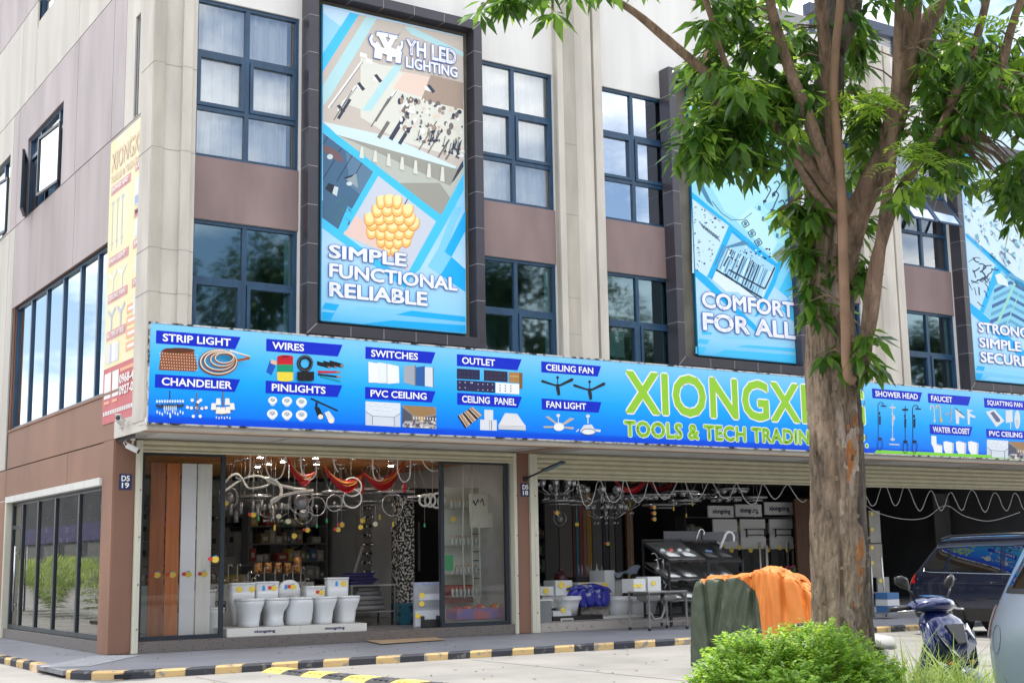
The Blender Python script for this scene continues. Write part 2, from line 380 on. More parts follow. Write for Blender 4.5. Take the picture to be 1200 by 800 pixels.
# tactile paving from the ramp to the corner pillar, one part with its domes as relief
tp = MB(); d0 = Vector((-.86,-1.9,0)); d1 = Vector((.35,-.25,0)); dd = (d1-d0).normalized(); nn = Vector((-dd.y, dd.x, 0))
tp.slab([d0-nn*.33, d1-nn*.33, d1+nn*.33, d0+nn*.33], (0,0,.004))
for i in range(26):
    for j in range(8):
        p = d0 + dd*(.06+i*.077) + nn*(-.27+j*.077)
        tp.cyl((p.x,p.y,.003), (p.x,p.y,.011), .022, .015, 6)
tp.build('tactile_paving', mat('tactile_grey', (.40,.41,.43), .7, var=.15, scale=4), kind='structure')
MB().box(-.62,-3.318,-.085,-.42,-3.29,-.03).build('drain_slot', M_DARK, kerb)
# speed hump running out into the road
hump = thing('speed_hump', 'black and yellow rubber speed hump on the pale road next to the kerb', 'speed hump', (1.55,-4.6,ROADZ))
HY = mat('hump_yellow', (.66,.50,.12), .75, col2=(.16,.14,.10), scale=9, thr=(.26,.40), bump=.2)
HB = mat('hump_black', (.035,.036,.042), .8, col2=(.10,.10,.10), scale=7, thr=(.3,.5), bump=.3)
h0, h1 = Vector((1.42,-3.42,ROADZ)), Vector((1.95,-7.6,ROADZ)); hd = (h1-h0); hl = hd.length; hd.normalize(); hn = Vector((-hd.y, hd.x, 0))
for k in range(9):
    a, b_ = h0+hd*(hl*k/9+.004), h0+hd*(hl*(k+1)/9-.004)
    prof = [(-.19,0),(-.15,.022),(-.07,.048),(.07,.048),(.15,.022),(.19,0)]
    m = MB(); vs = [p+hn*x+Vector((0,0,z+.001)) for p in (a, b_) for x, z in prof]
    m.add(vs, [(i, i+1, i+7, i+6) for i in range(5)]+[(0,1,2,3,4,5),(6,7,8,9,10,11)])
    for s in (-.1, .1):
        for t in (.25, .5, .75): 
            c = a+(b_-a)*t+hn*s; m.obox(Matrix.Translation(c+Vector((0,0,.040))) @ Matrix.Rotation(math.atan2(hd.y, hd.x), 4, 'Z'), .05, .06, .008)
    m.build(('yellow_segment', 'black_segment')[k % 2], (HY, HB)[k % 2], hump)

# ------------------------------------------------------------------ the building
YW, YP, YF = -1.2, -1.42, -1.48            # wall plane, pier front, billboard frame front
XS = .28                                    # side wall plane
TOP = 12.0
bld = thing('shop_building', 'three storey cream and mauve shop building on the street corner', 'building', (10,4,0))
def P_(name, mb, m, bevel=0, parent=None): return mb.build(name, m, parent or bld, bevel)

def wall_holes(mb, ax, c, a0, a1, z0, z1, holes, depth, mi=0):
    """wall sheet at plane c with rectangular openings and reveals going inward by depth"""
    A = sorted({a0, a1, *[h[0] for h in holes], *[h[1] for h in holes]}); Z = sorted({z0, z1, *[h[2] for h in holes], *[h[3] for h in holes]})
    A = [a for a in A if a0 <= a <= a1]; Z = [z for z in Z if z0 <= z <= z1]
    pt = (lambda a, z, d=0: (a, c+d, z)) if ax == 'y' else (lambda a, z, d=0: (c+d, a, z))
    for i in range(len(A)-1):
        for j in range(len(Z)-1):
            am, zm = (A[i]+A[i+1])/2, (Z[j]+Z[j+1])/2
            if any(h[0] < am < h[1] and h[2] < zm < h[3] for h in holes): continue
            mb.poly([pt(A[i],Z[j]), pt(A[i+1],Z[j]), pt(A[i+1],Z[j+1]), pt(A[i],Z[j+1])], mi)
    for h in holes:
        b0, b1, y0, y1 = max(h[0],a0), min(h[1],a1), max(h[2],z0), min(h[3],z1)
        if b0 >= b1 or y0 >= y1: continue
        if h[2] >= z0: mb.poly([pt(b0,h[2]),pt(b1,h[2]),pt(b1,h[2],depth),pt(b0,h[2],depth)], mi)
        if h[3] <= z1: mb.poly([pt(b0,h[3]),pt(b1,h[3]),pt(b1,h[3],depth),pt(b0,h[3],depth)], mi)
        if h[0] >= a0: mb.poly([pt(h[0],y0),pt(h[0],y1),pt(h[0],y1,depth),pt(h[0],y0,depth)], mi)
        if h[1] <= a1: mb.poly([pt(h[1],y0),pt(h[1],y1),pt(h[1],y1,depth),pt(h[1],y0,depth)], mi)

UT, UB, LT, LB = 9.87, 7.35, 6.38, 4.2
WCOL = [(.97,2.68),(5.92,7.59),(8.60,10.24),(13.62,15.26),(16.50,18.18),(21.6,23.2)]
holes = [(a,b,UB,UT) for a,b in WCOL]+[(a,b,LB,LT) for a,b in WCOL]
fw = MB(); wall_holes(fw, 'y', YW, .3, 26, 3.45, TOP, holes, .30)
fw.box(.3, YW, TOP, 26, YW+.25, TOP+.05)
P_('front_wall', fw, W_WHITE)
for a, b in WCOL:
    P_('spandrel_panel', MB().box(a-.0, YW-.004, LT, b+.0, YW+.02, UB), W_MAUVE)

# stepped piers
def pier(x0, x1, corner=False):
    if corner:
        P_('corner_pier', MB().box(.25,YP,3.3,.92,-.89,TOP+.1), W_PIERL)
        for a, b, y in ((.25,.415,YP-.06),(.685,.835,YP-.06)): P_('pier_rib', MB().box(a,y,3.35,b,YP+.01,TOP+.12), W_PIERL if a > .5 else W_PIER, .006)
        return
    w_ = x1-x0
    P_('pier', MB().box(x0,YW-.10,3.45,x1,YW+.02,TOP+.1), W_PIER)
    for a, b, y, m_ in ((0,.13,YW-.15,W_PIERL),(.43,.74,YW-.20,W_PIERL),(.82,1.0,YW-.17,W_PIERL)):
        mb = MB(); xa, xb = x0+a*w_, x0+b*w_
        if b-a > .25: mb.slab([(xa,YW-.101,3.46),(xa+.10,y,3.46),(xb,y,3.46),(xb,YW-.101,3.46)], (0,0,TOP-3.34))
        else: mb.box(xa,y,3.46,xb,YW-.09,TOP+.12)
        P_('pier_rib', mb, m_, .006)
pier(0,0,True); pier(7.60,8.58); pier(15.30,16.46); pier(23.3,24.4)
gm = MB()                                   # scored joints of the render on the piers
for z in (5.15, 5.8, 7.3, 8.6):
    gm.box(.246,YP-.062,z-.004,.417,-.886,z+.004); gm.box(.417,YP-.003,z-.004,.685,YP+.01,z+.004); gm.box(.683,YP-.062,z-.004,.837,YP,z+.004); gm.box(.837,YP-.003,z-.004,.92,YP+.01,z+.004)
    gm.box(7.60,YW-.103,z-.012,8.58,YW-.09,z-.004)
P_('pier_joint', gm, mat('joint_grey', (.30,.28,.26), .9))  # joint strips in a darker grey than the stucco

def window(name, x0, x1, z0, z1, zs, y, sash_row, curtain, gl, axis='y', xm=None, mullions=None, fm=None, curt_gap=0):
    """aluminium window: frame with transoms at zs and mullions, panes of glass, curtain behind"""
    fm = fm or M_FRAME; f = MB(); g = MB()
    def bx(mb, a0, b0, a1, b1, d0, d1):
        if axis == 'y': mb.box(a0, y+d0, b0, a1, y+d1, b1)
        else: mb.box(y+d0, a0, b0, y+d1, a1, b1)
    T = .055
    bx(f,x0,z0,x0+T,z1,-.03,.06); bx(f,x1-T,z0,x1,z1,-.03,.06); bx(f,x0+T,z1-T,x1-T,z1,-.03,.06); bx(f,x0+T,z0,x1-T,z0+T,-.03,.06)
    ms = sorted(mullions) if mullions is not None else [xm if xm else (x0+x1)/2]
    for mx in ms: bx(f,mx-.036,z0+T,mx+.036,z1-T,-.026,.055)
    rows = [z1]+list(zs)+[z0]; cols = [x0]+list(ms)+[x1]
    for z in zs:
        for i in range(len(cols)-1):
            bx(f, cols[i]+(.036 if i else T), z-.033, cols[i+1]-(.036 if i < len(cols)-2 else T), z+.033, -.023, .05)
    for r in range(len(rows)-1):
        for i in range(len(cols)-1):
            a0, a1, b1, b0 = cols[i], cols[i+1], rows[r], rows[r+1]
            if r == sash_row:
                s0, s1, t0, t1 = a0+.045, a1-.045, b0+.036, b1-.036; k = .055
                bx(f,s0,t0,s0+k,t1,-.045,.03); bx(f,s1-k,t0,s1,t1,-.045,.03); bx(f,s0+k,t0,s1-k,t0+k,-.045,.03); bx(f,s0+k,t1-k,s1-k,t1,-.045,.03)
            if axis == 'y': g.poly([(a0+.02,y+.012,b0+.02),(a1-.02,y+.012,b0+.02),(a1-.02,y+.012,b1-.02),(a0+.02,y+.012,b1-.02)])
            else: g.poly([(y+.012,a1-.02,b0+.02),(y+.012,a0+.02,b0+.02),(y+.012,a0+.02,b1-.02),(y+.012,a1-.02,b1-.02)])
    fo = P_(name, f, fm); g.build('glass', gl, fo)
    if curtain:
        cu = MB(); n = 60
        def fn(u, v):
            X = x0+.03+(x1-x0-.06-curt_gap)*u
            d = .14+.022*math.sin(u*47)+.012*math.sin(u*103+1)
            return (X, y+d, z0+(z1-z0)*v) if axis == 'y' else (y+d, X, z0+(z1-z0)*v)
        cu.grid(fn, 110, 1); cu.build('curtain', M_CURT, fo)
    return fo
UR = (9.02, 8.13); LR = (5.48,)
for i, (a, b) in enumerate(WCOL):
    if i == 4: continue
    xm = {0:1.82, 1:6.76}.get(i)
    window('window', a, b, UB, UT, UR, YW+.07, 1, i in (0,1,3), G_UP2 if i == 2 else G_UP, xm=xm, curt_gap=.10 if i == 0 else 0)
for i, (a, b) in enumerate(WCOL):
    xm = {0:1.82, 1:6.76}.get(i)
    window('window', a, b, LB, LT, LR, YW+.07, 1, False, G_LOW, xm=xm)
# the window with two top-hung sashes pushed open
a, b = WCOL[4]
wo_ = window('window', a, b, UB, UT, UR, YW+.07, 9, False, G_UP)
for k, (s0, s1) in enumerate(((a+.06, (a+b)/2-.03), ((a+b)/2+.03, b-.06))):
    f = MB(); g = MB(); zt, zb = 9.00, 8.15; an = R(33); y0 = YW+.03
    def q(x, h, o=0): return (x, y0-math.sin(an)*h-math.cos(an)*o, zt-math.cos(an)*h+math.sin(an)*0)
    H = zt-zb
    f.bar(q(s0,0), q(s0,H), .05, .04); f.bar(q(s1,0), q(s1,H), .05, .04); f.bar(q(s0,.02), q(s1,.02), .05, .04); f.bar(q(s0,H), q(s1,H), .05, .04)
    fo = P_('open_sash', f, M_FRAME, parent=wo_)
# (glass of the open sashes)
    g.poly([q(s0,0), q(s1,0), q(s1,H), q(s0,H)]); g.build('sash_glass', G_UP, wo_)
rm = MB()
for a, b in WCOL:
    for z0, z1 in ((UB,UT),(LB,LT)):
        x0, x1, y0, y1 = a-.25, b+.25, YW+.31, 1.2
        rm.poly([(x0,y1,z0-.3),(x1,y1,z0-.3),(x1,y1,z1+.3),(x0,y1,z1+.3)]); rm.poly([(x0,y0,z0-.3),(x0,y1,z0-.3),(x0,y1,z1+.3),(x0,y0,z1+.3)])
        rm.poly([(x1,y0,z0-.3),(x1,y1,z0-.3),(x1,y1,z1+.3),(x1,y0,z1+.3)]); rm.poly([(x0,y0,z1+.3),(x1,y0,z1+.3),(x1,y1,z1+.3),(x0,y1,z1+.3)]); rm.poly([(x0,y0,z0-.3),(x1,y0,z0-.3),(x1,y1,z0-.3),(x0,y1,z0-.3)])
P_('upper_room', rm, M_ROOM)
tag_paper = MB(); p0, p1 = onY(711,388,YW+.10), onY(732,419,YW+.10)
tag_paper.box(p0.x, YW+.10, p1.z, p1.x, YW+.104, p0.z); 
P_('pasted_newspaper', tag_paper, mat('newspaper', (.50,.50,.42), .9, var=.3, scale=30, streak=(.4,1,6)))
sh = MB()
for a, b in ((.97,2.68),(5.92,7.59),(8.60,10.24),(16.5,18.18)): sh.box(b-.16, YW+.16, LB, b-.06, YW+.17, LT-.08)
P_('blind_edge', sh, mat('blind_grey', (.45,.5,.5), .8))

# ---- side wall: zones of paint separated by scored joints
sb = MB(); sb.poly([(XS+.035,-.9,3.1),(XS+.035,16,3.1),(XS+.035,16,14),(XS+.035,-.9,14)])
SIDE_H = [(3.75,6.38,8.0,9.6),(7.85,10.3,8.05,9.7),(4.0,6.0,11.75,13.3),(-.25,6.92,3.9,6.32),(8.6,11.2,3.9,6.3),(-.66,-.42,8.02,9.66)]
def zone(y0, y1, z0, z1, m_, name='side_wall_panel'):
    g = .010
    mb = MB(); wall_holes(mb, 'x', XS, y0+g, y1-g, z0+g, z1-g, [h for h in SIDE_H if h[0] < y1 and h[1] > y0 and h[2] < z1 and h[3] > z0], .22)
    for aa, bb in (((y0+g,z0+g),(y1-g,z0+g)),((y0+g,z1-g),(y1-g,z1-g)),((y0+g,z0+g),(y0+g,z1-g)),((y1-g,z0+g),(y1-g,z1-g))):
        mb.poly([(XS,aa[0],aa[1]),(XS,bb[0],bb[1]),(XS+.03,bb[0],bb[1]),(XS+.03,aa[0],aa[1])])
    P_(name, mb, m_)
zone(-.9,.05,8.0,10.45,W_CREAM); zone(.05,.72,8.0,10.45,W_LAV); zone(.72,2.85,8.0,10.45,W_LAV); zone(2.85,7.15,8.0,10.45,W_LAV); zone(7.15,7.62,8.0,10.45,W_LAV)
zone(7.62,16,8.0,10.45,W_CREAM)
zone(-.9,2.75,6.32,8.0,W_LAV2); zone(2.75,7.15,6.32,8.0,W_LAV2); zone(7.15,7.62,3.15,8.0,W_CREAM); zone(7.62,16,3.15,8.0,W_CREAM)
zone(-.9,2.9,10.45,12.35,W_CREAM); zone(2.9,6.0,10.45,12.35,W_CREAM); zone(6.0,7.15,10.45,12.35,W_CREAM); zone(7.15,16,10.45,12.35,W_CREAM)
zone(-.9,2.9,12.35,14,W_LAV); zone(2.9,7.0,12.35,14,W_LAV); zone(7.0,16,12.35,14,W_LAV)
zone(-.25,6.95,3.15,6.32,W_BROWN,'brown_cladding_panel')     # pierced by the ribbon window
P_('ribbon_window_sill', MB().box(XS-.02,-.3,3.86,XS+.06,6.95,3.90), W_BROWN)
for y0, y1, z0, z1, m_ in ((.5,2.6,2.62,3.15,W_BROWN),(2.6,6.95,2.62,3.15,W_BROWN)): zone(y0,y1,z0,z1,m_,'brown_cladding_panel')
zone(6.95,16,2.55,3.15,W_BROWN,'brown_cladding_panel')
# opening cut for window backs
sd_ = MB()
for h in SIDE_H: pass
P_('joint_backing', sb, mat('joint_black', (.035,.032,.032), .9)) if False else None
jb = MB(); wall_holes(jb, 'x', XS+.028, -.9, 16, 3.1, 14, SIDE_H, .01); P_('joint_backing', jb, mat('joint_black', (.035,.032,.032), .9))
def side_win(h, zs, mull, sash, curtain=False): return window('side_window', h[0], h[1], h[2], h[3], zs, XS+.09, sash, curtain, G_SIDE, axis='x', mullions=mull, fm=M_FRAME)
w1 = side_win(SIDE_H[0], (9.2,), [4.25,5.6], 9)
w2 = side_win(SIDE_H[1], (9.25,), [8.6,9.5], 9)
side_win(SIDE_H[2], (12.5,), [5.0], 9)
side_win(SIDE_H[3], (), [5.78,4.66,3.53,2.44,1.42,.45], 9)
side_win(SIDE_H[4], (5.3,), [9.4,10.3], 9)
side_win(SIDE_H[5], (9.05,), [], 9)
# two casements of the left windows swung out
def open_case(y, z0, z1, w_, an, par):
    f = MB(); d = Vector((-math.sin(an), math.cos(an), 0)); p = Vector((XS-.02, y, 0))
    a0, a1 = p, p+d*w_
    for q in (a0, a1): f.bar((q.x,q.y,z0), (q.x,q.y,z1), .05, .05)
    for z in (z0, z1): f.bar((a0.x,a0.y,z), (a1.x,a1.y,z), .05, .05)
    P_('open_casement', f, M_FRAME2, parent=par)
    MB().poly([(a0.x,a0.y,z0),(a1.x,a1.y,z0),(a1.x,a1.y,z1),(a0.x,a0.y,z1)]).build('casement_glass', G_SIDE, par)
open_case(6.34, 8.05, 9.16, .66, R(162), w1)
open_case(3.85, 8.12, 9.2, 1.15, R(4), w1)
open_case(7.9, 8.08, 9.2, .7, R(6), w2)
srm = MB(); srm.poly([(2.2,-.85,3.2),(2.2,16,3.2),(2.2,16,13.8),(2.2,-.85,13.8)]); P_('side_room', srm, M_ROOM)
flr = MB()
for z in (3.3, 6.9, 10.2, 13.6): flr.box(.55,1.25,z,26,16,z+.25)
P_('floor_slab', flr, M_ROOM)
# roof parapet, railing
rf = MB(); rf.box(.3,YW+.26,TOP-.3,26,16,TOP-.1); P_('roof', rf, W_CREAM)
rl = MB(); rl.box(14.2,YW-.05,12.48,26,YW+.15,12.72)
for x in [14.3+1.25*i for i in range(10)]: rl.box(x,YW,12.05,x+.08,YW+.08,12.48)
P_('roof_railing_beam', rl, mat('rail_navy', (.05,.07,.12), .5))
rl2 = MB()
for z in (12.12,12.2,12.28,12.36,12.43): rl2.box(14.2,YW+.10,z,26,YW+.12,z+.03)
P_('roof_railing_slats', rl2, mat('rail_pale', (.5,.53,.58), .5))

# ---- canopy over the pavement
cs = MB(); cs.box(.3,-1.45,3.17,26,0,3.44); P_('canopy_slab', cs, M_SOFF)
for (x0, x1, y0, y1) in ((.62,2.6,-1.2,-.35),(2.7,4.9,-1.2,-.35),(5.0,7.0,-1.2,-.35),(8.3,11,-1.2,-.35),(11.1,14,-1.2,-.35),(16.2,19,-1.2,-.35)): P_('soffit_panel', MB().box(x0,y0,3.162,x1,y1,3.172), mat('soffit_pale', (.60,.60,.56), .8, var=.1, scale=2))
P_('canopy_end_beam', MB().box(.27,-1.46,3.16,.30,.02,3.42), W_CREAM)
P_('soffit_beam', MB().box(7.44,-1.44,3.145,7.72,-.02,3.171), mat('beam_brown', (.36,.24,.17), .8, var=.1))
P_('soffit_edge', MB().box(.3,-1.46,3.15,26,-1.22,3.172), mat('edge_brown', (.40,.30,.22), .8, var=.15, scale=3))

# ---- ground floor front
P_('corner_pillar', MB().box(.285,0,0,.602,.55,3.17), W_BROWN2, .012)
P_('corner_pillar_cladding', MB().box(.268,.012,0,.285,.54,3.15), W_BROWN)
P_('pillar', MB().box(7.44,0,0,7.72,.4,3.15), W_BROWN2, .01)
P_('pillar', MB().box(15.45,0,0,15.75,.4,3.15), W_BROWN2, .01)
for x0, x1 in ((.606,.70),(7.375,7.436),(7.724,7.885),(15.36,15.445),(15.755,15.86)):
    j = MB(); j.box(x0,-.05,0,x1,.10,3.15); j.box((x0+x1)/2-.008,-.058,0,(x0+x1)/2+.008,-.04,3.1)
    jo = P_('shutter_guide', j, M_JAMB, .006)
    bm_ = MB()
    for z in (.35, 1.0, 1.7, 2.4): bm_.cyl(((x0+x1)/2+.02,-.058,z), ((x0+x1)/2+.02,-.048,z), .012, n=8)
    bm_.build('guide_bolt', mat('rusty_bolt', (.16,.10,.07), .7), jo)
def shutter(x0, x1, z0, z1=3.165, y=-.03):
    """rolled-up slatted shutter: curved slats in relief"""
    m = MB(); n = max(2, round((z1-z0)/.085)); h = (z1-z0)/n
    for i in range(n):
        zb = z0+i*h
        prof = [(y+.02, zb+.004), (y-.006, zb+.012), (y-.016, zb+h*.45), (y-.008, zb+h*.86), (y+.02, zb+h-.004)]
        vs = [(xx, a, b) for xx in (x0, x1) for a, b in prof]; k = len(prof)
        m.add(vs, [(j, j+1, k+j+1, k+j) for j in range(k-1)], 0, True)
    m.box(x0, y+.02, z0, x1, y+.06, z1); m.box(x0, y-.02, z0-.03, x1, y+.05, z0)
    return P_('roller_shutter', m, M_SHUT)
shutter(.70, 7.375, 3.0); shutter(7.885, 15.36, 2.73); shutter(15.86, 23, 2.72)
SILL = mat('dark_granite', (.055,.05,.05), .35, col2=(.16,.14,.13), scale=38, thr=(.55,.72))
SILL2 = mat('brown_granite', (.16,.125,.11), .35, col2=(.40,.36,.33), scale=9, thr=(.6,.72))
P_('threshold', MB().box(.70,-.01,0,7.375,.35,.165), SILL); P_('threshold', MB().box(7.885,-.01,0,15.36,.35,.155), SILL2); P_('threshold', MB().box(15.86,-.01,0,23,.35,.155), SILL2)

# interiors
F_IN = mat('shop_floor_tile', (.34,.34,.34), .25, var=.2, scale=1.5)
I_W = mat('shop_wall_grey', (.60,.60,.60), .9, var=.2, scale=1.2)
I_D = mat('shop_wall_dark', (.10,.10,.105), .9, var=.3, scale=1)
def wood_ceiling():
    m = bpy.data.materials.new('wood_slat_ceiling'); m.use_nodes = True; t = m.node_tree; b = t.nodes['Principled BSDF']; b.inputs['Roughness'].default_value = .5
    tc = t.nodes.new('ShaderNodeTexCoord'); br = t.nodes.new('ShaderNodeTexBrick'); br.inputs['Scale'].default_value = 1.0
    br.inputs['Brick Width'].default_value = .9; br.inputs['Row Height'].default_value = .14; br.inputs['Mortar Size'].default_value = .012
    br.inputs['Color1'].default_value = (.92,.38,.09,1); br.inputs['Color2'].default_value = (.60,.21,.05,1); br.inputs['Mortar'].default_value = (.10,.035,.015,1)
    t.links.new(tc.outputs['Object'], br.inputs['Vector']); t.links.new(br.outputs['Color'], b.inputs['Base Color']); return m
r1 = MB(); x0, x1, y1 = .70, 7.38, 8.0
r1.box(x0,y1,0,x1,y1+.1,3.2); P_('shop_back_wall', r1, I_W)
P_('shop_side_wall', MB().box(x1,.12,0,x1+.05,11,3.2), I_W)
P_('shop_floor', MB().box(.62,.35,.03,23,12,.165), F_IN)
P_('shop_ceiling', MB().box(.62,.11,3.06,7.4,6.2,3.1), wood_ceiling())
P_('shop_ceiling', MB().box(.62,6.2,3.10,7.4,12,3.16), I_D); P_('shop_ceiling', MB().box(7.5,3.6,3.10,23,12,3.16), I_D)
P_('shop_ceiling', MB().box(7.5,.11,3.10,23,3.6,3.16), I_D)
P_('shop_back_wall', MB().box(7.38,10.5,0,23,10.6,3.2), I_D)
P_('shop_side_wall', MB().box(23,.3,0,23.1,10.5,3.2), I_D)

# shop front glazing, bay one
FZ0, FZ1, gy = .17, 2.99, .12
for a_, xa, xb, b_ in ((.74,.775,2.005,2.065),(5.95,6.02,7.27,7.34)):
    g1 = MB(); g1.box(a_,gy-.03,FZ0,xa,gy+.04,FZ1); g1.box(xb,gy-.03,FZ0,b_,gy+.04,FZ1); g1.box(xa,gy-.03,FZ0,xb,gy+.04,FZ0+.06); g1.box(xa,gy-.03,FZ1-.05,xb,gy+.04,FZ1)
    sf = P_('shopfront_frame', g1, M_FRAME2); MB().poly([(xa,gy,FZ0+.06),(xb,gy,FZ0+.06),(xb,gy,FZ1-.05),(xa,gy,FZ1-.05)]).build('shopfront_glass', G_SHOP, sf)

# side street glazing
s1 = MB(); X = XS+.10
for y in (6.62,5.86,4.72,3.55,2.1,.58): s1.box(X-.03,y-.04,.18,X+.05,y+.04,2.5)
for y0, y1 in ((5.9,6.58),(4.76,5.82),(3.59,4.68),(2.14,3.51),(.62,2.06)):
    s1.box(X-.028,y0,.18,X+.048,y1,.25); s1.box(X-.028,y0,2.44,X+.048,y1,2.5)
s1.box(X-.028,5.9,2.0,X+.048,6.58,2.07)
ss = P_('side_glazing_frame', s1, M_FRAME2)
MB().poly([(X,6.6,.2),(X,.6,.2),(X,.6,2.48),(X,6.6,2.48)]).build('side_glass', glass('side_shop_glass', (.6,.68,.66), .10), ss)
hd_ = MB()
for z in (.62, 1.55): hd_.cyl((X-.03,5.98,z), (X-.10,5.98,z), .012, n=8)
hd_.cyl((X-.10,5.98,.5), (X-.10,5.98,1.68), .018, n=10); hd_.build('door_handle', mat('brushed_steel', (.55,.55,.55), .25, 1), ss)
P_('side_threshold', MB().box(XS-.0,.55,0,XS+.3,6.9,.17), SILL)
P_('side_shutter_box', MB().box(XS-.05,.56,2.5,XS+.18,6.75,2.615), mat('shutter_white', (.72,.72,.68), .5, var=.1))
P_('side_shutter_guide', MB().box(XS-.04,6.68,0,XS+.12,6.78,2.5), M_JAMB)
P_('side_pillar', MB().box(XS-.0,6.79,0,XS+.4,7.6,2.55), W_BROWN)
P_('side_ground_wall', MB().box(XS+.02,7.6,0,XS+.3,16,2.55), W_BROWN2)
P_('side_room', MB().box(.58,6.9,0,.66,7.9,3), I_D)
zone(-.9,-.25,3.42,6.32,W_LAV2)
# ------------------------------------------------------------------ the long shop sign
YS = -1.5; SX0, SX1, SZ0, SZ1 = .262, 26.0, 3.245, 4.70
def grad(name, stops, axis=2, z0=0, z1=1, rough=.35, dirv=None):
    """printed colour gradient along object Z"""
    m = bpy.data.materials.new(name); m.use_nodes = True; t = m.node_tree; b = t.nodes['Principled BSDF']; b.inputs['Roughness'].default_value = rough; b.inputs['Specular IOR Level'].default_value = .3
    tc = t.nodes.new('ShaderNodeTexCoord'); sp = t.nodes.new('ShaderNodeSeparateXYZ'); mr = t.nodes.new('ShaderNodeMapRange')
    mr.inputs['From Min'].default_value = z0; mr.inputs['From Max'].default_value = z1
    cr = t.nodes.new('ShaderNodeValToRGB')
    f = lambda c: (c/255/12.92 if c < 11 else ((c/255+.055)/1.055)**2.4)
    while len(cr.color_ramp.elements) < len(stops): cr.color_ramp.elements.new(.5)
    for e, (p, c) in zip(cr.color_ramp.elements, stops): e.position = p; e.color = (*[f(k) for k in c], 1)
    t.links.new(tc.outputs['Object'], sp.inputs[0]); t.links.new(sp.outputs[axis], mr.inputs['Value']); t.links.new(mr.outputs[0], cr.inputs['Fac']); t.links.new(cr.outputs['Color'], b.inputs['Base Color'])
    return m
sign = thing('shop_sign', 'long blue shop sign with green lettering over both shopfronts', 'shop sign', (10,YS+.1,SZ0))
sg = grad('sign_blue_print', [(0,(0,66,216)),(.07,(0,86,228)),(.10,(0,124,246)),(.45,(20,170,252)),(.70,(75,190,252)),(1,(135,208,252))], 2, SZ0, SZ1)
MB().box(SX0+.03,YS,SZ0+.02,SX1,YS+.05,SZ1-.02).build('printed_face', sg, sign)
box_ = MB(); box_.box(SX0,YS+.052,SZ0,SX1,YP+.3,SZ1); box_.build('sign_box', W_CREAM, sign)
FOIL = mat('peeling_foil_trim', (.78,.78,.78), .28, .6, col2=(.06,.05,.05), scale=9, thr=(.38,.52), streak=(1,1,1))
tr = MB()
tr.box(SX0+.01,YS-.006,SZ0-.006,SX1,YS+.05,SZ0+.018); tr.box(SX0+.01,YS-.006,SZ1-.018,SX1,YS+.05,SZ1+.006); tr.box(SX0+.005,YS-.006,SZ0+.018,SX0+.028,YS+.05,SZ1-.018)
tr.build('edge_trim', FOIL, sign)
INK_L = flat(0,40,200); INK_W = flat(250,250,250); INK_G = flat(150,206,55)
gs = MB(); p = onY(1024,531,YS)
gs.slab([(p.x,YS-.004,SZ0+.02),(SX1,YS-.004,SZ0+.02),(SX1,YS-.004,SZ0+.085),(p.x+.1,YS-.004,SZ0+.085)], (0,.003,0)); gs.build('green_border', flat(130,215,60), sign)

def crop(ox, oy, s): return lambda x, y: (ox+x/s, oy+y/s)
cA, cB, cC, cD, cE, cF = crop(160,370,5.713), crop(290,380,5.713), crop(410,390,6.153), crop(520,400,6), crop(720,410,5), crop(1000,440,6)
def art(parent, name, polys, y, mats, th=.002):
    """flat printed shapes: polys = [(material index, [pixel points])] layered forward one by one"""
    m = MB()
    for k, (mi, pts) in enumerate(polys):
        o = y-.003-.0006*k
        m.slab([onY(u, v, y)*1 - Vector((0, y-o, 0)) for u, v in pts], (0,.0004,0), mi)
    return m.build(name, mats, parent)
def ell(cx, cy, rx, ry, n=20, a0=0): return [(cx+rx*math.cos(a0+2*math.pi*i/n), cy+ry*math.sin(a0+2*math.pi*i/n)) for i in range(n)]
def strokes(pts, w_, closed=False):
    """a pen line as quads"""
    out = []; N = len(pts)
    for i in range(N if closed else N-1):
        a, b = pts[i], pts[(i+1) % N]; dx, dy = b[0]-a[0], b[1]-a[1]; l = math.hypot(dx, dy) or 1; nx, ny = -dy/l*w_/2, dx/l*w_/2
        out.append([(a[0]+nx,a[1]+ny),(b[0]+nx,b[1]+ny),(b[0]-nx,b[1]-ny),(a[0]-nx,a[1]-ny)])
    return out
def label(c, quad, txt, tx0, tx1, ty, parent=sign):
    """category label: blue slanted plate with white words; ty = (top, bottom) of the caps at the left end in crop units"""
    pts = [onY(*c(*q), YS) for q in quad]; zt = (pts[0].z+pts[1].z)/2; zb = (pts[2].z+pts[3].z)/2
    m = MB(); m.slab([(pts[0].x,YS-.003,zt),(pts[1].x,YS-.003,zt),(pts[2].x,YS-.003,zb),(pts[0].x,YS-.003,zb)], (0,.0025,0))
    o = m.build('category_label', INK_L, parent)
    a, b = onY(*c(tx0, (quad[0][1]+quad[3][1])/2), YS).x, onY(*c(tx1, (quad[1][1]+quad[2][1])/2), YS).x
    h = zt-zb
    text('lettering', txt, a, b, zb+h*.20, zt-h*.20, YS-.005, INK_W, o, bold=.022)
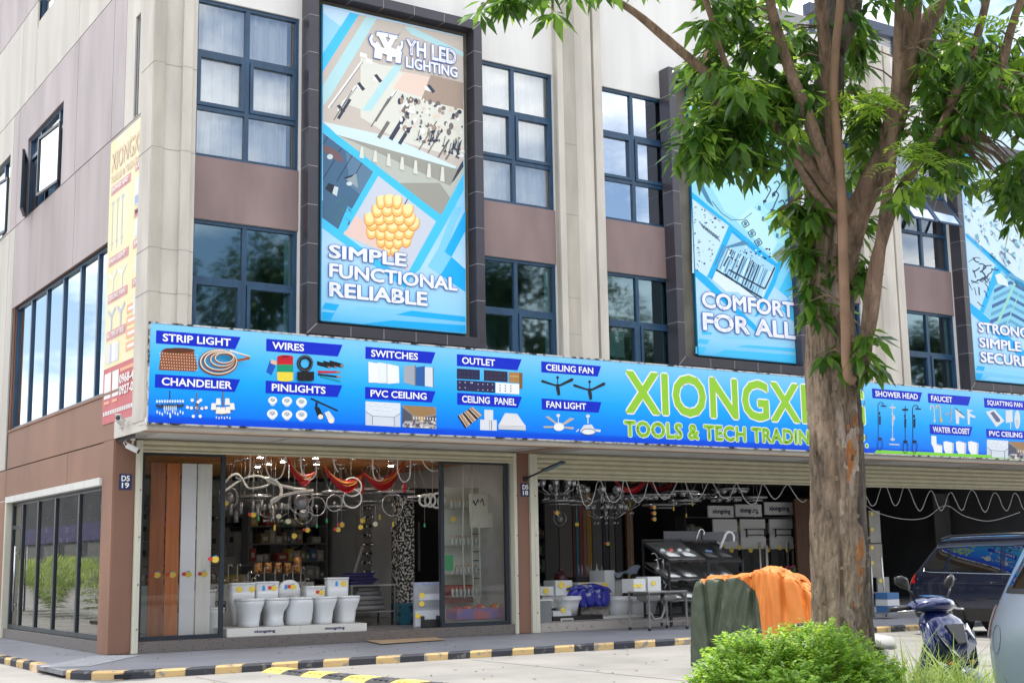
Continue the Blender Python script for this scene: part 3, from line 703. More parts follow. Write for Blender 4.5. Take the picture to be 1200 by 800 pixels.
LAB = [
 (cA,[(132,97),(697,142),(660,222),(130,185)],'STRIP LIGHT',175,630),(cA,[(125,390),(693,425),(657,508),(122,480)],'CHANDELIER',168,638),
 (cB,[(126,97),(636,136),(605,213),(124,180)],'WIRES',165,378),(cB,[(122,377),(634,407),(603,486),(120,460)],'PINLIGHTS',162,522),
 (cC,[(112,97),(617,142),(588,222),(110,184)],'SWITCHES',152,490),(cC,[(110,387),(617,422),(590,503),(110,472)],'PVC CEILING',148,552),
 (cD,[(92,88),(547,127),(518,203),(92,170)],'OUTLET',127,360),(cD,[(94,358),(550,390),(520,468),(94,442)],'CEILING  PANEL',127,508),
 (cD,[(685,138),(1105,175),(1082,247),(685,215)],'CEILING FAN',717,1050),(cD,[(688,398),(1108,428),(1088,503),(688,475)],'FAN LIGHT',720,1000),
 (cF,[(130,88),(483,120),(465,183),(130,155)],'SHOWER HEAD',153,452),(cF,[(522,122),(825,150),(808,212),(522,188)],'FAUCET',545,695),
 (cF,[(917,155),(1228,182),(1212,247),(920,220)],'SQUATTING PAN',940,1187),(cF,[(535,340),(837,362),(820,427),(537,407)],'WATER CLOSET',557,817),
 (cF,[(932,370),(1225,395),(1207,452),(937,432)],'PVC CEILING',953,1187)]
for c, q, t_, a, b in LAB: label(c, q, t_, a, b, None)
# big name, white outline under green
for txt, u0, u1, (vt, vb), bd, gr in (('XIONGXING',732.5,1014,(433.5,484),.024,.026),('TOOLS & TECH TRADING CORP.',731.5,1017.5,(492,511.5),.045,.036)):
    x0, x1 = onY(u0, vb, YS).x, onY(u1, vb+14, YS).x; z0, z1 = onY(u0, vb, YS).z, onY(u0, vt, YS).z
    text('name_outline', txt, x0, x1, z0, z1, YS-.003, INK_W, sign, bold=bd+gr, grow=gr, spacing=1.06)
    text('name_lettering', txt, x0, x1, z0, z1, YS-.006, INK_G, sign, bold=bd, spacing=1.06)

K = flat(28,26,30); BR = flat(150,85,50); BRD = flat(95,50,30); CRM = flat(250,235,215); GR = flat(200,205,212); GRD = flat(120,125,135); WH = flat(242,244,246); RED = flat(205,30,45)
GRN = flat(20,150,110); YEL = flat(240,215,70); BLU = flat(25,90,190); TAN = flat(175,130,75); NVY = flat(40,40,75); LG = flat(222,226,232); SIL = flat(165,172,182); PINK = flat(235,215,210)
def pic(c, polys, mats, name='product_picture'): return art(sign, name, [(mi, [c(*p) for p in pts]) for mi, pts in polys], YS, mats)
# strip light rolls
pl = [(0,[(150,350),(165,235),(200,215),(385,240),(408,350),(395,372),(150,362)]), (1, ell(280,232,110,18))]
for r in range(6):
    for q in range(15):
        x = 165+q*16.5-4*(5-r)*(.5-q/15); y = 250+r*20+q*1.1; pl.append((2, ell(x, y, 3.4, 3.8, 6)))
pic(cA, pl, [BR, BRD, CRM])
pl = []
for k, (rx, ry, dx, dy) in enumerate(((122,80,0,0),(100,62,0,-6),(78,46,12,-12),(62,34,20,-20))):
    e = ell(545+dx, 312+dy, rx, ry, 30); pl += [(0, q) for q in strokes(e, 20-2*k, True)]; pl += [(1, q) for q in strokes(ell(545+dx, 309+dy, rx-1, ry-1, 30), 8-k, True)]
pl += [(0, [(600,240),(735,280),(735,300),(660,315),(640,300),(715,286)]), (1, [(600,236),(735,278),(735,284),(600,245)])]
pic(cA, pl, [BR, CRM])
# chandeliers
def chand(cx, cy, w_, kind):
    out = [(0, q) for q in strokes([(cx,cy-100),(cx,cy+20)], 7)]
    if kind == 0:
        for i in range(11):
            x = cx-w_+i*w_*.2; out += [(0, ell(x, cy+(4 if i % 2 else -2), 9, 9, 8)), (1, ell(x, cy-28, 7, 11, 8)), (1, ell(x, cy+42+8*(i % 3), 5, 12, 8))]
        out += [(1, ell(cx, cy+70, 6, 16, 8)), (0, [(cx-w_,cy+2),(cx+w_,cy-4),(cx+w_,cy+10),(cx-w_,cy+16)])]
        for i in range(7): out.append((1, ell(cx-40+i*13, cy+20, 4, 20, 6)))
    elif kind == 1:
        for dx, dy in ((-30,-48),(26,-48),(-62,0),(-36,4),(0,4),(34,6),(62,2),(-24,60),(22,60),(8,-36)):
            out += [(0, q) for q in strokes([(cx,cy),(cx+dx,cy+dy)], 4)]; out.append((1, ell(cx+dx, cy+dy, 11, 11, 12)))
    else:
        for dx, dy in ((-62,0),(-30,-32),(30,-32),(62,0),(-30,26),(0,28),(32,24)):
            out += [(0, q) for q in strokes([(cx,cy+50),(cx+dx,cy+dy+28)], 4)]; out.append((1, [(cx+dx-13,cy+dy-22),(cx+dx+13,cy+dy-22),(cx+dx+18,cy+dy+22),(cx+dx-18,cy+dy+22)]))
        for i in range(6): out.append((1, ell(cx-45+i*18, cy+74+4*(i % 2), 4, 9, 6)))
    return out
pic(cA, chand(222,600,85,0), [flat(60,60,75), flat(215,235,250)]); pic(cA, chand(402,612,62,1), [flat(120,95,75), WH]); pic(cA, chand(577,606,80,2), [flat(120,85,60), flat(245,238,225)])
# wires
pic(cB, [(0,[(150,240),(195,262),(160,340),(125,318)]),(1,[(160,232),(197,250),(190,275),(152,258)])], [BLU, flat(225,190,160)])
pl = []
for k in range(3):
    y = 218+k*50; pl += [(k, [(198,y),(305,y+2),(305,y+52),(198,y+50)]), (k, ell(252,y+52,53,12))]
pl += [(0, ell(252,218,54,13)), (3, ell(252,216,30,6))]
pic(cB, pl, [RED, GRN, YEL, flat(120,20,25)])
pl = [(0, q) for q in strokes(ell(383,262,42,44,24), 26, True)] + [(1, q) for q in strokes(ell(383,262,46,47,24), 3, True)] + [(0,[(327,318),(440,318),(440,372),(425,380),(340,380),(327,370)])]
pic(cB, pl, [K, GRD])
pl = []
for k in range(3): x, y = 465+k*42, 245-k*2; pl += [(0,[(x,y),(x+85,y+22),(x+85,y+50),(x,y+28)]),(1,ell(x+82,y+36,12,14,10)),(2,ell(x+82,y+36,6,7,8))]
pl += [(3,[(470,310),(600,313),(600,325),(470,326)]),(0,[(470,330),(600,345),(600,356),(470,340)]),(4,[(485,345),(620,378),(620,384),(485,352)]),(2,[(595,312),(624,316),(624,322),(595,324)]),(2,[(595,345),(625,348),(625,354),(595,356)])]
pic(cB, pl, [K, GRD, flat(190,120,70), RED, GRN])
for x, y, r in ((168,508,30),(264,513,34),(361,520,36),(166,598,36),(264,603,35),(361,606,38)):
    pic(cB, [(1, ell(x,y+24,r*.55,r*.45)),(0, ell(x,y,r,r*.85)),(1, ell(x,y-4,r*.6,r*.45)),(2, ell(x-8,y-6,4,4,8)),(2, ell(x+9,y-4,4,4,8)),(2, ell(x,y+4,4,4,8))], [WH, GR, GRD])
pic(cB, [(0,[(425,490),(605,572),(602,583),(420,500)]),(0,[(447,555),(478,552),(512,615),(500,638),(475,632)]),(2,ell(489,618,17,17)),(1,[(515,590),(545,578),(582,630),(575,660),(545,655)]),(2,ell(560,645,20,16)),(0,[(455,520),(470,525),(465,560),(452,556)])], [K, LG, CRM])
# switch plates, ceilings
pic(cC, [(0,[(133,207),(200,220),(200,358),(135,358)]),(1,[(198,212),(264,222),(264,362),(200,362)]),(2,[(262,220),(352,240),(356,360),(264,368)]),(3,[(262,220),(270,222),(272,367),(264,368)])], [WH, flat(235,240,242), WH, GR])
pic(cC, [(0,[(387,240),(472,232),(472,380),(387,358)]),(1,[(472,248),(542,238),(540,384),(472,378)]),(2,[(540,245),(602,250),(602,392),(540,382)]),(3,[(466,232),(474,232),(474,381),(466,380)]),(3,[(596,249),(603,250),(603,392),(597,391)])], [SIL, flat(40,95,165), LG, GRD])
def room_pic(c, q, kind):
    (x0,y0),(x1,y1) = q; s = 14 if c is cC else 10
    f = lambda a, b: (x0+(x1-x0)*a, y0+(y1-y0)*b+s*a)
    if kind == 0:
        pl = [(0,[f(0,0),f(1,0),f(1,1),f(0,1)]),(1,[f(0,.42),f(.2,.6),f(.2,.98),f(0,1)]),(1,[f(1,.42),f(.82,.6),f(.82,.98),f(1,1)]),(2,[f(.2,.6),f(.82,.6),f(.82,.98),f(.2,.98)])]
        pl += [(3, q) for q in strokes([f(0,.42),f(.2,.6),f(.82,.6),f(1,.42)], 3)] + [(3, q) for q in strokes([f(.2,.6),f(.2,.98)], 3)] + [(3, q) for q in strokes([f(.82,.6),f(.82,.98)], 3)]
        for a, b in ((.2,.15),(.4,.12),(.62,.15),(.82,.2),(.3,.3),(.55,.32),(.72,.3)): pl.append((4, ell(*f(a,b), 13, 5, 10)))
        return pic(c, pl, [flat(222,230,240), flat(205,215,226), flat(214,222,232), GRD, WH], 'room_picture')
    pl = [(0,[f(0,0),f(1,0),f(1,1),f(0,1)]),(1,[f(.12,0),f(.9,0),f(1,.28),f(.55,.48),f(.3,.4),f(.05,.02)]),(2,[f(0,.1),f(.28,.42),f(.28,.75),f(0,.85)]),(3,[f(.5,.46),f(.62,.48),f(.62,.7),f(.5,.7)]),(4,[f(.08,.72),f(1,.68),f(1,1),f(0,1),f(0,.9)]),(2,[f(.66,.5),f(1,.4),f(1,.62),f(.66,.66)])]
    r_ = random.Random(3)
    for k in range(34): a, b = r_.uniform(.05,.97), r_.uniform(.68,.97); pl.append((r_.choice([2,5,6]), ell(*f(a,b), r_.uniform(5,14), r_.uniform(4,9), 7)))
    for k in range(9): a = .3+.08*k; pl.append((5, [f(a,.5),f(a+.03,.5),f(a+.03,.62),f(a,.62)]))
    return pic(c, pl, [flat(150,140,130), flat(160,125,85), flat(85,85,100), flat(205,160,75), flat(185,180,185), flat(230,225,220), flat(110,100,115)], 'room_picture')
room_pic(cC, ((112,492),(364,664)), 0); room_pic(cC, ((378,520),(622,678)), 1)
room_pic(cF, ((938,448),(1088,572)), 0); room_pic(cF, ((1091,462),(1290,580)), 1)
# outlets
def dots(x0,y0,x1,y1,nx,ny,sk,mi,r): return [(mi, ell(x0+(x1-x0)*i/(nx-1), y0+(y1-y0)*j/max(1,ny-1)+sk*i, r, r, 6)) for i in range(nx) for j in range(ny)]
pic(cD, [(0,[(92,190),(253,200),(253,270),(92,262)]),*dots(115,215,230,245,5,2,1.5,1,3)], [NVY, flat(90,90,130)])
pic(cD, [(0,[(282,200),(448,212),(448,285),(282,275)]),*dots(305,225,425,255,5,2,1.5,1,3)], [flat(48,42,70), flat(100,95,130)])
pic(cD, [(1,[(530,218),(554,222),(552,335),(530,330)]),(0,[(458,215),(530,218),(530,290),(458,288)]),(2,[(462,240),(526,243),(526,250),(462,247)])], [TAN, flat(130,95,55), flat(215,175,120)])
pic(cD, [(0,[(92,270),(360,287),(360,360),(94,345)]),*dots(112,288,150,325,2,2,0,1,4),*dots(190,290,200,292,2,1,0,1,5),*dots(240,300,340,340,4,2,1,1,4)], [flat(45,42,82), flat(205,205,225)])
pic(cD, [(0,[(364,288),(530,298),(530,371),(364,362)]),*dots(395,308,470,345,3,3,2,1,5)], [WH, GRD])
# panels
pl = [(0,[(95,525),(203,458),(270,515),(150,612)])]
for k in range(6):
    a = k/6; b = a+.085; pl.append((1+k % 2*1, [(95+108*a,525-67*a),(95+108*b,525-67*b),(150+120*b,612-97*b),(150+120*a,612-97*a)])); pl.append((3, [(95+108*(b+.01),525-67*(b+.01)),(95+108*(b+.035),525-67*(b+.035)),(150+120*(b+.035),612-97*(b+.035)),(150+120*(b+.01),612-97*(b+.01))]))
pic(cD, pl, [flat(150,110,70), flat(60,40,30), flat(190,150,105), WH])
pic(cD, [(0,[(285,478),(347,482),(347,552),(285,552)]),(0,[(255,548),(372,552),(372,626),(255,622)]),*[(1,q) for q in strokes([(320,552),(320,622)],3)],*[(1,q) for q in strokes([(335,552),(335,622)],5)]], [LG, GRD])
pl = [(0,[(430,503),(515,508),(572,590),(388,582)])]
for k in range(4): y = 582+k*9; pl += [(0,[(384,y),(575,y+7),(575,y+14),(384,y+7)]), *[(1,q) for q in strokes([(384,y+8),(575,y+15)],2)]]
pic(cD, pl, [flat(226,228,230), GRD])
# fans
for cx, cy, rot_ in ((800,303,0),(1025,333,0)):
    pic(cD, [(0,ell(cx,cy-50,10,10)),*[(0,q) for q in strokes([(cx,cy-50),(cx,cy)],5)],(0,[(cx-14,cy-4),(cx+14,cy-4),(cx+10,cy+26),(cx-10,cy+26)]),
        (0,[(cx+8,cy+2),(cx+98,cy-46),(cx+112,cy-40),(cx+108,cy-26),(cx+14,cy+14)]),(0,[(cx-8,cy+2),(cx-108,cy-34),(cx-118,cy-26),(cx-110,cy-16),(cx-10,cy+12)]),(0,[(cx-12,cy+22),(cx+14,cy+22),(cx+18,cy+72),(cx,cy+78)])], [flat(38,38,46)])
cx, cy = 808, 590
pic(cD, [(1,[(cx+20,cy-10),(cx+80,cy-55),(cx+112,cy-48),(cx+30,cy+2)]),(1,[(cx-20,cy-8),(cx-95,cy-62),(cx-72,cy-66),(cx-8,cy-14)]),(1,[(cx-20,cy+4),(cx-108,cy+4),(cx-106,cy+18),(cx-20,cy+16)]),(1,[(cx+20,cy+6),(cx+108,cy+12),(cx+100,cy+28),(cx+20,cy+18)]),(0,ell(cx-4,cy-70,14,12)),*[(0,q) for q in strokes([(cx-4,cy-66),(cx-4,cy-20)],6)],(0,ell(cx,cy+2,34,22)),(2,ell(cx,cy+14,36,24))], [LG, flat(190,180,170), WH])
cx, cy = 1015, 618
pic(cD, [(0,ell(cx-2,cy-94,14,12)),*[(0,q) for q in strokes([(cx-2,cy-92),(cx-2,cy-40)],7)],(0,[(cx-30,cy-30),(cx+24,cy-36),(cx+50,cy+6),(cx-52,cy+2)]),(0,[(cx-86,cy+12),(cx-66,cy-6),(cx-64,cy+4),(cx-82,cy+18)]),(0,[(cx+52,cy-2),(cx+88,cy+2),(cx+84,cy+18),(cx+50,cy+14)]),(0,ell(cx,cy+10,56,24)),(1,ell(cx,cy+18,46,20)),*[(2,q) for q in strokes(ell(cx,cy+16,48,21),4,True)]], [LG, WH, GRD])
# showers, faucets
def shower(x, y, k, m_):
    pl = []
    if k in (0,3): pl += [(0,q) for q in strokes([(x-10,y+260),(x-12,y+20),(x+2,y+2),(x+22,y+6),(x+26,y+24)],5)]+[(0,[(x+6,y+22),(x+48,y+26),(x+44,y+34),(x+10,y+32)])]
    else: pl += [(0,q) for q in strokes([(x,y+8),(x,y+270)],5)]+[(0,ell(x,y+34,24,8))]
    pl += [(0,ell(x-2,y+80,6,12)),(0,[(x-6,y+100),(x+8,y+98),(x+6,y+160),(x-6,y+160)]),(0,ell(x,y+258,16,10))]
    if k != 1: pl += [(0,q) for q in strokes(ell(x,y+300,17,40,18),4,True)]
    else: pl += [(0,[(x-24,y+286),(x+48,y+292),(x+48,y+300),(x-24,y+296)]),(0,ell(x+8,y+106,10,18))]
    pic(cF, pl, [m_])
shower(185,185,0,flat(50,60,110)); shower(275,190,1,GR); shower(364,205,2,flat(30,35,70)); shower(428,205,3,flat(25,30,60))
pic(cF, [(0,q) for q in strokes([(540,240),(545,212),(560,210),(566,225),(570,320)],8)]+[(0,ell(570,318,8,12))], [GR])
pic(cF, [(0,q) for q in strokes([(580,235),(585,210),(602,210),(608,228),(614,318)],9)]+[(1,ell(616,312,10,16))], [flat(205,190,165), flat(210,180,90)])
pic(cF, [(0,q) for q in strokes([(640,275),(660,270),(690,260),(685,225),(692,218)],9)]+[(0,q) for q in strokes([(685,260),(688,310),(670,330)],8)], [SIL])
pic(cF, [(0,[(715,235),(745,240),(742,340),(722,338)]),(0,[(715,232),(782,285),(778,302),(742,288),(718,262)]),(1,[(718,226),(780,278),(782,286),(716,234)])], [LG, K])
pic(cF, [(0,[(800,235),(820,240),(818,345),(804,343)]),(0,[(815,265),(858,285),(856,298),(816,288)]),(0,[(798,236),(840,244),(840,252),(800,248)])], [LG])
pic(cF, [(0,[(548,420),(582,424),(585,480),(625,488),(624,540),(615,558),(572,552),(560,500),(548,480)]),(1,[(585,478),(626,488),(624,496),(585,488)])], [WH, GR])
for x in (632,720,806): pic(cF, [(0,[(x,464),(x+22,460),(x+74,474),(x+70,560),(x+20,552),(x+4,520)]),(1,[(x+60,472),(x+74,474),(x+70,560),(x+60,558)])], [WH, GR])
pic(cF, [(0,[(930,255),(992,237),(1062,317),(1005,362)]),(1,[(962,262),(985,250),(1030,305),(1030,325),(1005,325)])], [LG, flat(95,105,140)])
pic(cF, [(0,[(1070,245),(1117,240),(1120,325),(1072,332)]),*[(0,q) for q in strokes([(1105,330),(1105,375)],5)]], [LG]); pic(cF, [(0,ell(1152,308,20,66)),(1,ell(1150,335,10,28))], [LG, GR])

# ------------------------------------------------------------------ billboards in tiled surrounds
YB = -1.30
def frame(x0, x1, parent):
    z0, z1 = 4.73, 10.42; y0 = YF; t = .165
    m = MB(); m.box(x0,y0,z0,x0+t,YW+.02,z1); m.box(x1-t,y0,z0,x1,YW+.02,z1); m.box(x0+t,y0,z1-t,x1-t,YW+.02,z1); m.box(x0+t,y0,z0,x1-t,YW+.02,z0+t)
    fo = m.build('tiled_frame', M_TILE, parent, .004)
    j = MB(); e = .0022
    for k in range(1, 9):
        z = z0+.17+k*.62
        if z < z1-.2:
            for a, b in ((x0,x0+t),(x1-t,x1)): j.box(a-e,y0-e,z-.004,b+e,YW,z+.004)
    for k in range(1, 5):
        x = x0+t+(x1-x0-2*t)*k/5
        for a, b in ((z0,z0+t),(z1-t,z1)): j.box(x-.004,y0-e,a-e,x+.004,YW-.0,b+e)
    for (ax, az), (bx_, bz) in (((x0,z0),(x0+t,z0+t)),((x1,z0),(x1-t,z0+t)),((x0,z1),(x0+t,z1-t)),((x1,z1),(x1-t,z1-t))):
        d = .004; j.slab([(ax-d,y0-e,az+d),(ax+d,y0-e,az-d),(bx_+d,y0-e,bz-d),(bx_-d,y0-e,bz+d)], (0,.002,0))
    j.build('grout_line', M_GROUT, fo)
    MB().box(x0+t,YW-.03,z0+t,x1-t,YW-.002,z1-t).build('backing_board', mat('weathered_backing', (.17,.16,.13), .9, var=.3, scale=3), parent)
BG = grad('billboard_print', [(0,(95,200,250)),(.06,(150,215,250)),(.22,(185,225,252)),(.4,(150,215,252)),(.6,(165,215,250)),(1,(190,225,252))], 2, 4.98, 10.16)
CY = flat(20,180,250); CY2 = flat(70,200,253); LB_ = flat(155,216,253); LBB = flat(200,230,253); OUT = flat(45,95,190)
def board(name, label_, x0, x1, fx0, fx1):
    t = thing(name, label_, 'billboard', ((fx0+fx1)/2, YF, 4.73)); frame(fx0, fx1, t)
    b = MB(); b.box(x0,YB,4.98,x1,YB+.06,10.16); b.build('printed_panel', BG, t)
    e = MB(); e.box(x0-.02,YB-.004,4.98,x0+.004,YB+.05,10.16); e.box(x0,YB-.004,4.965,x1,YB+.05,4.982); e.build('panel_edge', flat(0,110,150), t)
    return t
def headline(t, lines, y, c=None):
    for txt, (u0, u1, vt, vb) in lines:
        A, B = onY(u0, vb, y), onY(u0, vt, y); x1 = onY(u1, vb, y).x
        text('headline_outline', txt, A.x, x1, A.z, B.z, y-.020, OUT, t, bold=.064, grow=.030); text('headline', txt, A.x, x1, A.z, B.z, y-.0215, flat(240,243,252), t, bold=.034)
b1 = board('billboard', 'tall light blue billboard with a white emblem and an orange petal lamp', 3.03, 5.665, 2.715, 5.935)
k1, k2, k3 = crop(370,0,6.155), crop(370,120,5.717), crop(370,250,5.333)
def bart(t, name, items, mats, y=YB): 
    m = MB()
    for k, (mi, c, pts) in enumerate(items):
        m.slab([onY(*c(*p), y) + Vector((0,-.002-.00004*k,0)) for p in pts], (0,.00003,0), mi)
    return m.build(name, mats, t)
M1 = [flat(205,195,185), flat(185,225,230), flat(160,160,150), flat(226,226,215), flat(215,235,240), flat(60,65,85), flat(245,245,240), flat(170,150,135), flat(120,115,110), flat(235,210,195), flat(190,195,185)]
r_ = random.Random(11); it = []
it.append((0,k1,[(312,108),(1062,270),(1066,800),(50,800),(50,520)])); it.append((0,k2,[(48,-10),(992,-10),(990,470),(840,755),(48,138)]))
it.append((3,k2,[(300,-300),(700,-160),(992,60),(992,380),(560,260),(300,100)]))
it.append((9,k1,[(640,520),(830,560),(760,700),(560,640)])); it.append((7,k1,[(830,540),(1064,600),(1064,790),(760,720)]))
it.append((1,k1,[(365,120),(440,137),(110,690),(50,770),(50,620)])); it.append((1,k1,[(560,470),(630,470),(400,800),(330,800)])); it.append((1,k1,[(640,195),(700,200),(1064,380),(1064,410),(690,250)]))
it.append((2,k1,[(480,205),(640,180),(600,260),(520,240)])); it.append((0,k1,[(450,140),(660,190),(560,280),(400,240)]))
it.append((3,k1,[(180,740),(480,470),(560,480),(330,790)]))
it.append((4,k2,[(48,130),(500,230),(940,430),(935,445),(140,217)])); it.append((10,k2,[(140,217),(935,445),(985,400),(990,470),(840,755)])); it.append((2,k2,[(140,217),(935,445),(960,450),(900,560),(400,330)]))
it.append((2,k2,[(560,540),(830,540),(900,640),(840,755),(700,650)])); it.append((5,k2,[(985,390),(990,430),(930,520),(905,545),(955,440)]))
for x, y, l in ((90,780,330),(160,800,180),(470,800,140)):   # track lights and lamp poles
    for q in strokes([(x,y),(x+l*.72,y-l)], 14): it.append((6,k1,q))
    for q in strokes([(x+12,y),(x+12+l*.72,y-l)], 4): it.append((5,k1,q))
for x, y in ((345,400),(385,440),(440,570),(320,620),(640,760),(810,640)): it.append((6,k1,[(x-26,y-22),(x+22,y-8),(x+26,y+26),(x-24,y+10)]))
for x, y in ((448,570),(325,628),(180,790),(830,645)): it.append((5,k1,[(x-30,y-26),(x-8,y-34),(x+32,y+16),(x+12,y+30)]))
for x0_, y0_, l, w_ in ((150,110,130,20),(120,120,200,7),(400,130,170,10),(420,240,110,24),(500,250,150,30),(560,280,120,24),(585,70,100,34),(690,320,210,8),(750,340,150,8),(820,370,120,12),(870,385,150,12),(370,165,190,8)):
    for q in strokes([(x0_,y0_),(x0_+l*.62,y0_-l)], w_): it.append((r_.choice([5,5,8]) if w_ > 12 else 8,k2,q))
for k in range(150):
    x = r_.uniform(560,985); y = r_.uniform(-60+ (x-560)*.25, 200+(x-560)*.45); s = r_.uniform(6,20)
    it.append((r_.choice([6,6,3,5,8,7,9]),k2,ell(x,y,s*r_.uniform(.5,1),s*r_.uniform(.6,1.5),7,r_.uniform(0,3))))
for k in range(26):
    x = r_.uniform(640,985); y = 200+(x-560)*.42+r_.uniform(-60,0)
    for q in strokes([(x,y),(x+14,y-60)], 4): it.append((5,k2,q))
    it.append((5,k2,ell(x,y+4,9,6,8)))
for k in range(7):
    x = 300+k*90; it.append((3,k2,[(x,300+k*22),(x+16,304+k*22),(x+20,380+k*26),(x-10,372+k*26)]))
bart(b1, 'showroom_picture', it, M1)
it = [(0,k2,[(48,205),(385,465),(200,790),(48,690)]),(0,k3,[(40,-80),(200,-40),(140,100),(40,28)]),(1,k2,[(200,330),(385,465),(300,620),(230,560)])]
for a, b in (((80,230),(48,280)),((170,310),(48,515)),((245,355),(140,530)),((310,405),(268,480))): it += [(3,k2,q) for q in strokes([a,b],5)]
it += [(4,k2,[(48,285),(110,305),(165,345),(188,392),(170,405),(100,370),(48,325)]),(5,k2,ell(95,365,20,18,12)),(3,k2,[(85,540),(150,565),(135,632),(62,580)]),(5,k2,[(125,560),(152,570),(140,630),(110,610)]),(6,k2,[(270,478),(285,575),(262,560),(188,505)]),(3,k2,[(188,505),(262,480),(240,500),(200,515)]),(5,k2,ell(225,545,20,14,12))]
for k in range(24):
    x, y, a = r_.uniform(90,300), r_.uniform(620,790), r_.uniform(0,3); 
    if x > 270-(y-620)*.35: x -= 60
    it.append((7,k2,[(x,y),(x+26*math.cos(a)-6,y+26*math.sin(a)),(x+44*math.cos(a),y+44*math.sin(a)),(x+26*math.cos(a)+8,y+26*math.sin(a)+4)]))
bart(b1, 'pendant_lamp_picture', it, [flat(72,108,140), flat(96,130,158), LB_, flat(40,50,65), flat(120,95,100), flat(205,220,225), flat(150,165,172), flat(70,120,125)])
it = [(0,k2,[(420,490),(810,800),(640,1150),(200,860)]),(0,k3,[(172,130),(280,-60),(560,-60),(752,50),(590,345)]),(1,k3,[(172,130),(245,5),(420,150),(420,235)])]
it += [(2,k2,q) for q in strokes([(614,648),(580,715)],7)]+[(2,k2,[(585,700),(600,690),(592,720),(575,722)])]
def petal(x, y, w_, h): return [(x+w_*math.cos(math.pi*k/14), y+h*math.sin(math.pi*k/14)**.75*(1-.10*math.cos(math.pi*k/14))) for k in range(15)]+[(x-w_*.9,y-h*.22),(x-w_*.4,y-h*.36),(x+w_*.4,y-h*.36),(x+w_*.9,y-h*.22)]
for row in range(6, -1, -1):
    n = (3,4,5,5,5,4,2)[row]; yy = -95+row*52
    for k in range(n):
        wv = (150,250,310,320,290,210,90)[row]; q = (k-(n-1)/2)/max(1,n); x = 466+q*wv+(12 if row % 2 else -8)+row*2; y = yy+abs(q)*26*(1 if row < 3 else -1.2)
        rx = wv/n*.66*(1-.35*abs(q))
        it += [(4,k3,petal(x,y,rx+3,64)),(5,k3,petal(x,y-2,rx,58)),(3,k3,petal(x+2,y-8,rx*.80,46))]
bart(b1, 'petal_lamp_picture', it, [flat(205,212,225), flat(235,205,195), flat(60,60,75), flat(255,234,172), flat(232,142,78), flat(252,203,116), flat(222,128,70)])
it = [(0,k1,[(48,48),(250,93),(180,193),(48,90)]),(1,k1,[(48,90),(180,193),(48,400)]),(2,k1,[(245,93),(312,108),(50,520),(50,390)]),
 (2,k2,[(48,138),(840,755),(815,805),(48,200)]),(2,k2,[(840,755),(990,480),(990,590),(870,800),(815,805)]),(2,k2,[(385,465),(420,490),(205,860),(170,840)]),
 (2,k3,[(200,-45),(245,-10),(172,130),(560,410),(560,470),(40,90),(40,28),(140,100)]),(2,k3,[(752,50),(800,10),(830,-60),(880,-60),(650,350),(590,400),(560,470),(560,400)]),
 (3,k3,[(870,-40),(910,-40),(810,250),(768,215)]),(4,k3,[(935,-20),(935,110),(848,272),(805,240)]),(4,k3,[(848,272),(935,350),(935,490),(890,460),(780,385)]),(3,k3,[(768,215),(848,272),(780,385),(700,330)]),
 (4,k3,[(60,558),(147,570),(125,608),(40,595)]),(4,k3,[(40,615),(118,622),(90,668),(40,662)]),(4,k3,[(600,608),(935,645),(935,678),(500,632)]),(4,k3,[(480,668),(935,700),(935,742),(300,690)]),(3,k3,[(250,580),(600,608),(500,632),(240,605)])]
bart(b1, 'graphic_bands', it, [LBB, LB_, CY2, flat(130,210,252), CY])
headline(b1, [('SIMPLE',(384.5,476,286,302.5)),('FUNCTIONAL',(385,535.5,308,325)),('RELIABLE',(385,500.5,330,347.5))], YB)
# emblem: open crown of two wrenches round a Y over an H
em = [(380,285),(400,250),(412,262),(402,290),(412,315),(430,312),(436,300),(452,318),(470,345),(492,350),(450,268),(432,262),(436,232),(520,246),(516,272),(500,272),(515,310),(535,280),(520,274),(524,250),(588,262),(584,288),(570,288),(540,345),(575,360),(590,330),(600,338),(612,330),(608,300),(628,300),(625,345),(610,370),(618,380),(608,462),(570,456),(572,418),(548,414),(545,450),(505,442),(510,400),(478,390),(470,432),(415,420),(422,352),(395,325)]
for nm, mm, off, gs_ in (('emblem_outline', OUT, .019, 1.05), ('emblem', WH, .0205, 1.0)):
    cx, cy = 505, 350; m = MB(); m.slab([onY(*k1(cx+(x-cx)*gs_, cy+(y-cy)*gs_), YB)+Vector((0,-off,0)) for x, y in em], (0,.0004,0)); m.build(nm, mm, b1)
headline(b1, [('YH LED',(475.5,534,46,64.5)),('LIGHTING',(475,535.5,66.5,79.5))], YB)

b2 = board('billboard', 'light blue billboard lettered COMFORT FOR ALL left of the tree trunk', 10.70, 13.33, 10.08, 13.38)
j1, j2 = crop(800,200,6.667), crop(800,310,6.667)
it = [(0,j1,[(60,-560),(860,-420),(870,560),(750,720),(65,165)]),(1,j1,[(200,-300),(860,-200),(860,200),(560,280),(430,380),(330,320),(220,120)]),(2,j1,[(100,80),(150,90),(245,290),(190,240)]),(4,j1,[(420,390),(540,280),(810,480),(740,560),(690,660)]),(5,j1,[(570,270),(600,235),(820,490),(780,580),(740,560)]),(6,j1,[(720,640),(820,560),(870,560),(860,600),(740,710),(695,665)])]
for x, y in ((490,415),(540,490),(590,560)): it += [(3,j1,q) for q in strokes(ell(x,y,32,32,4,.2),7,True)]+[(2,j1,ell(x,y,14,18,10))]
for x, y, h in ((690,140,120),(750,180,150),(800,250,150),(850,330,150),(760,100,110),(850,240,110)):
    it += [(3,j1,q) for q in strokes([(x-60,y+h),(x,y+10),(x-20,y-20),(x-50,y)],9)]+[(3,j1,ell(x-50,y+h-20,16,12,8))]
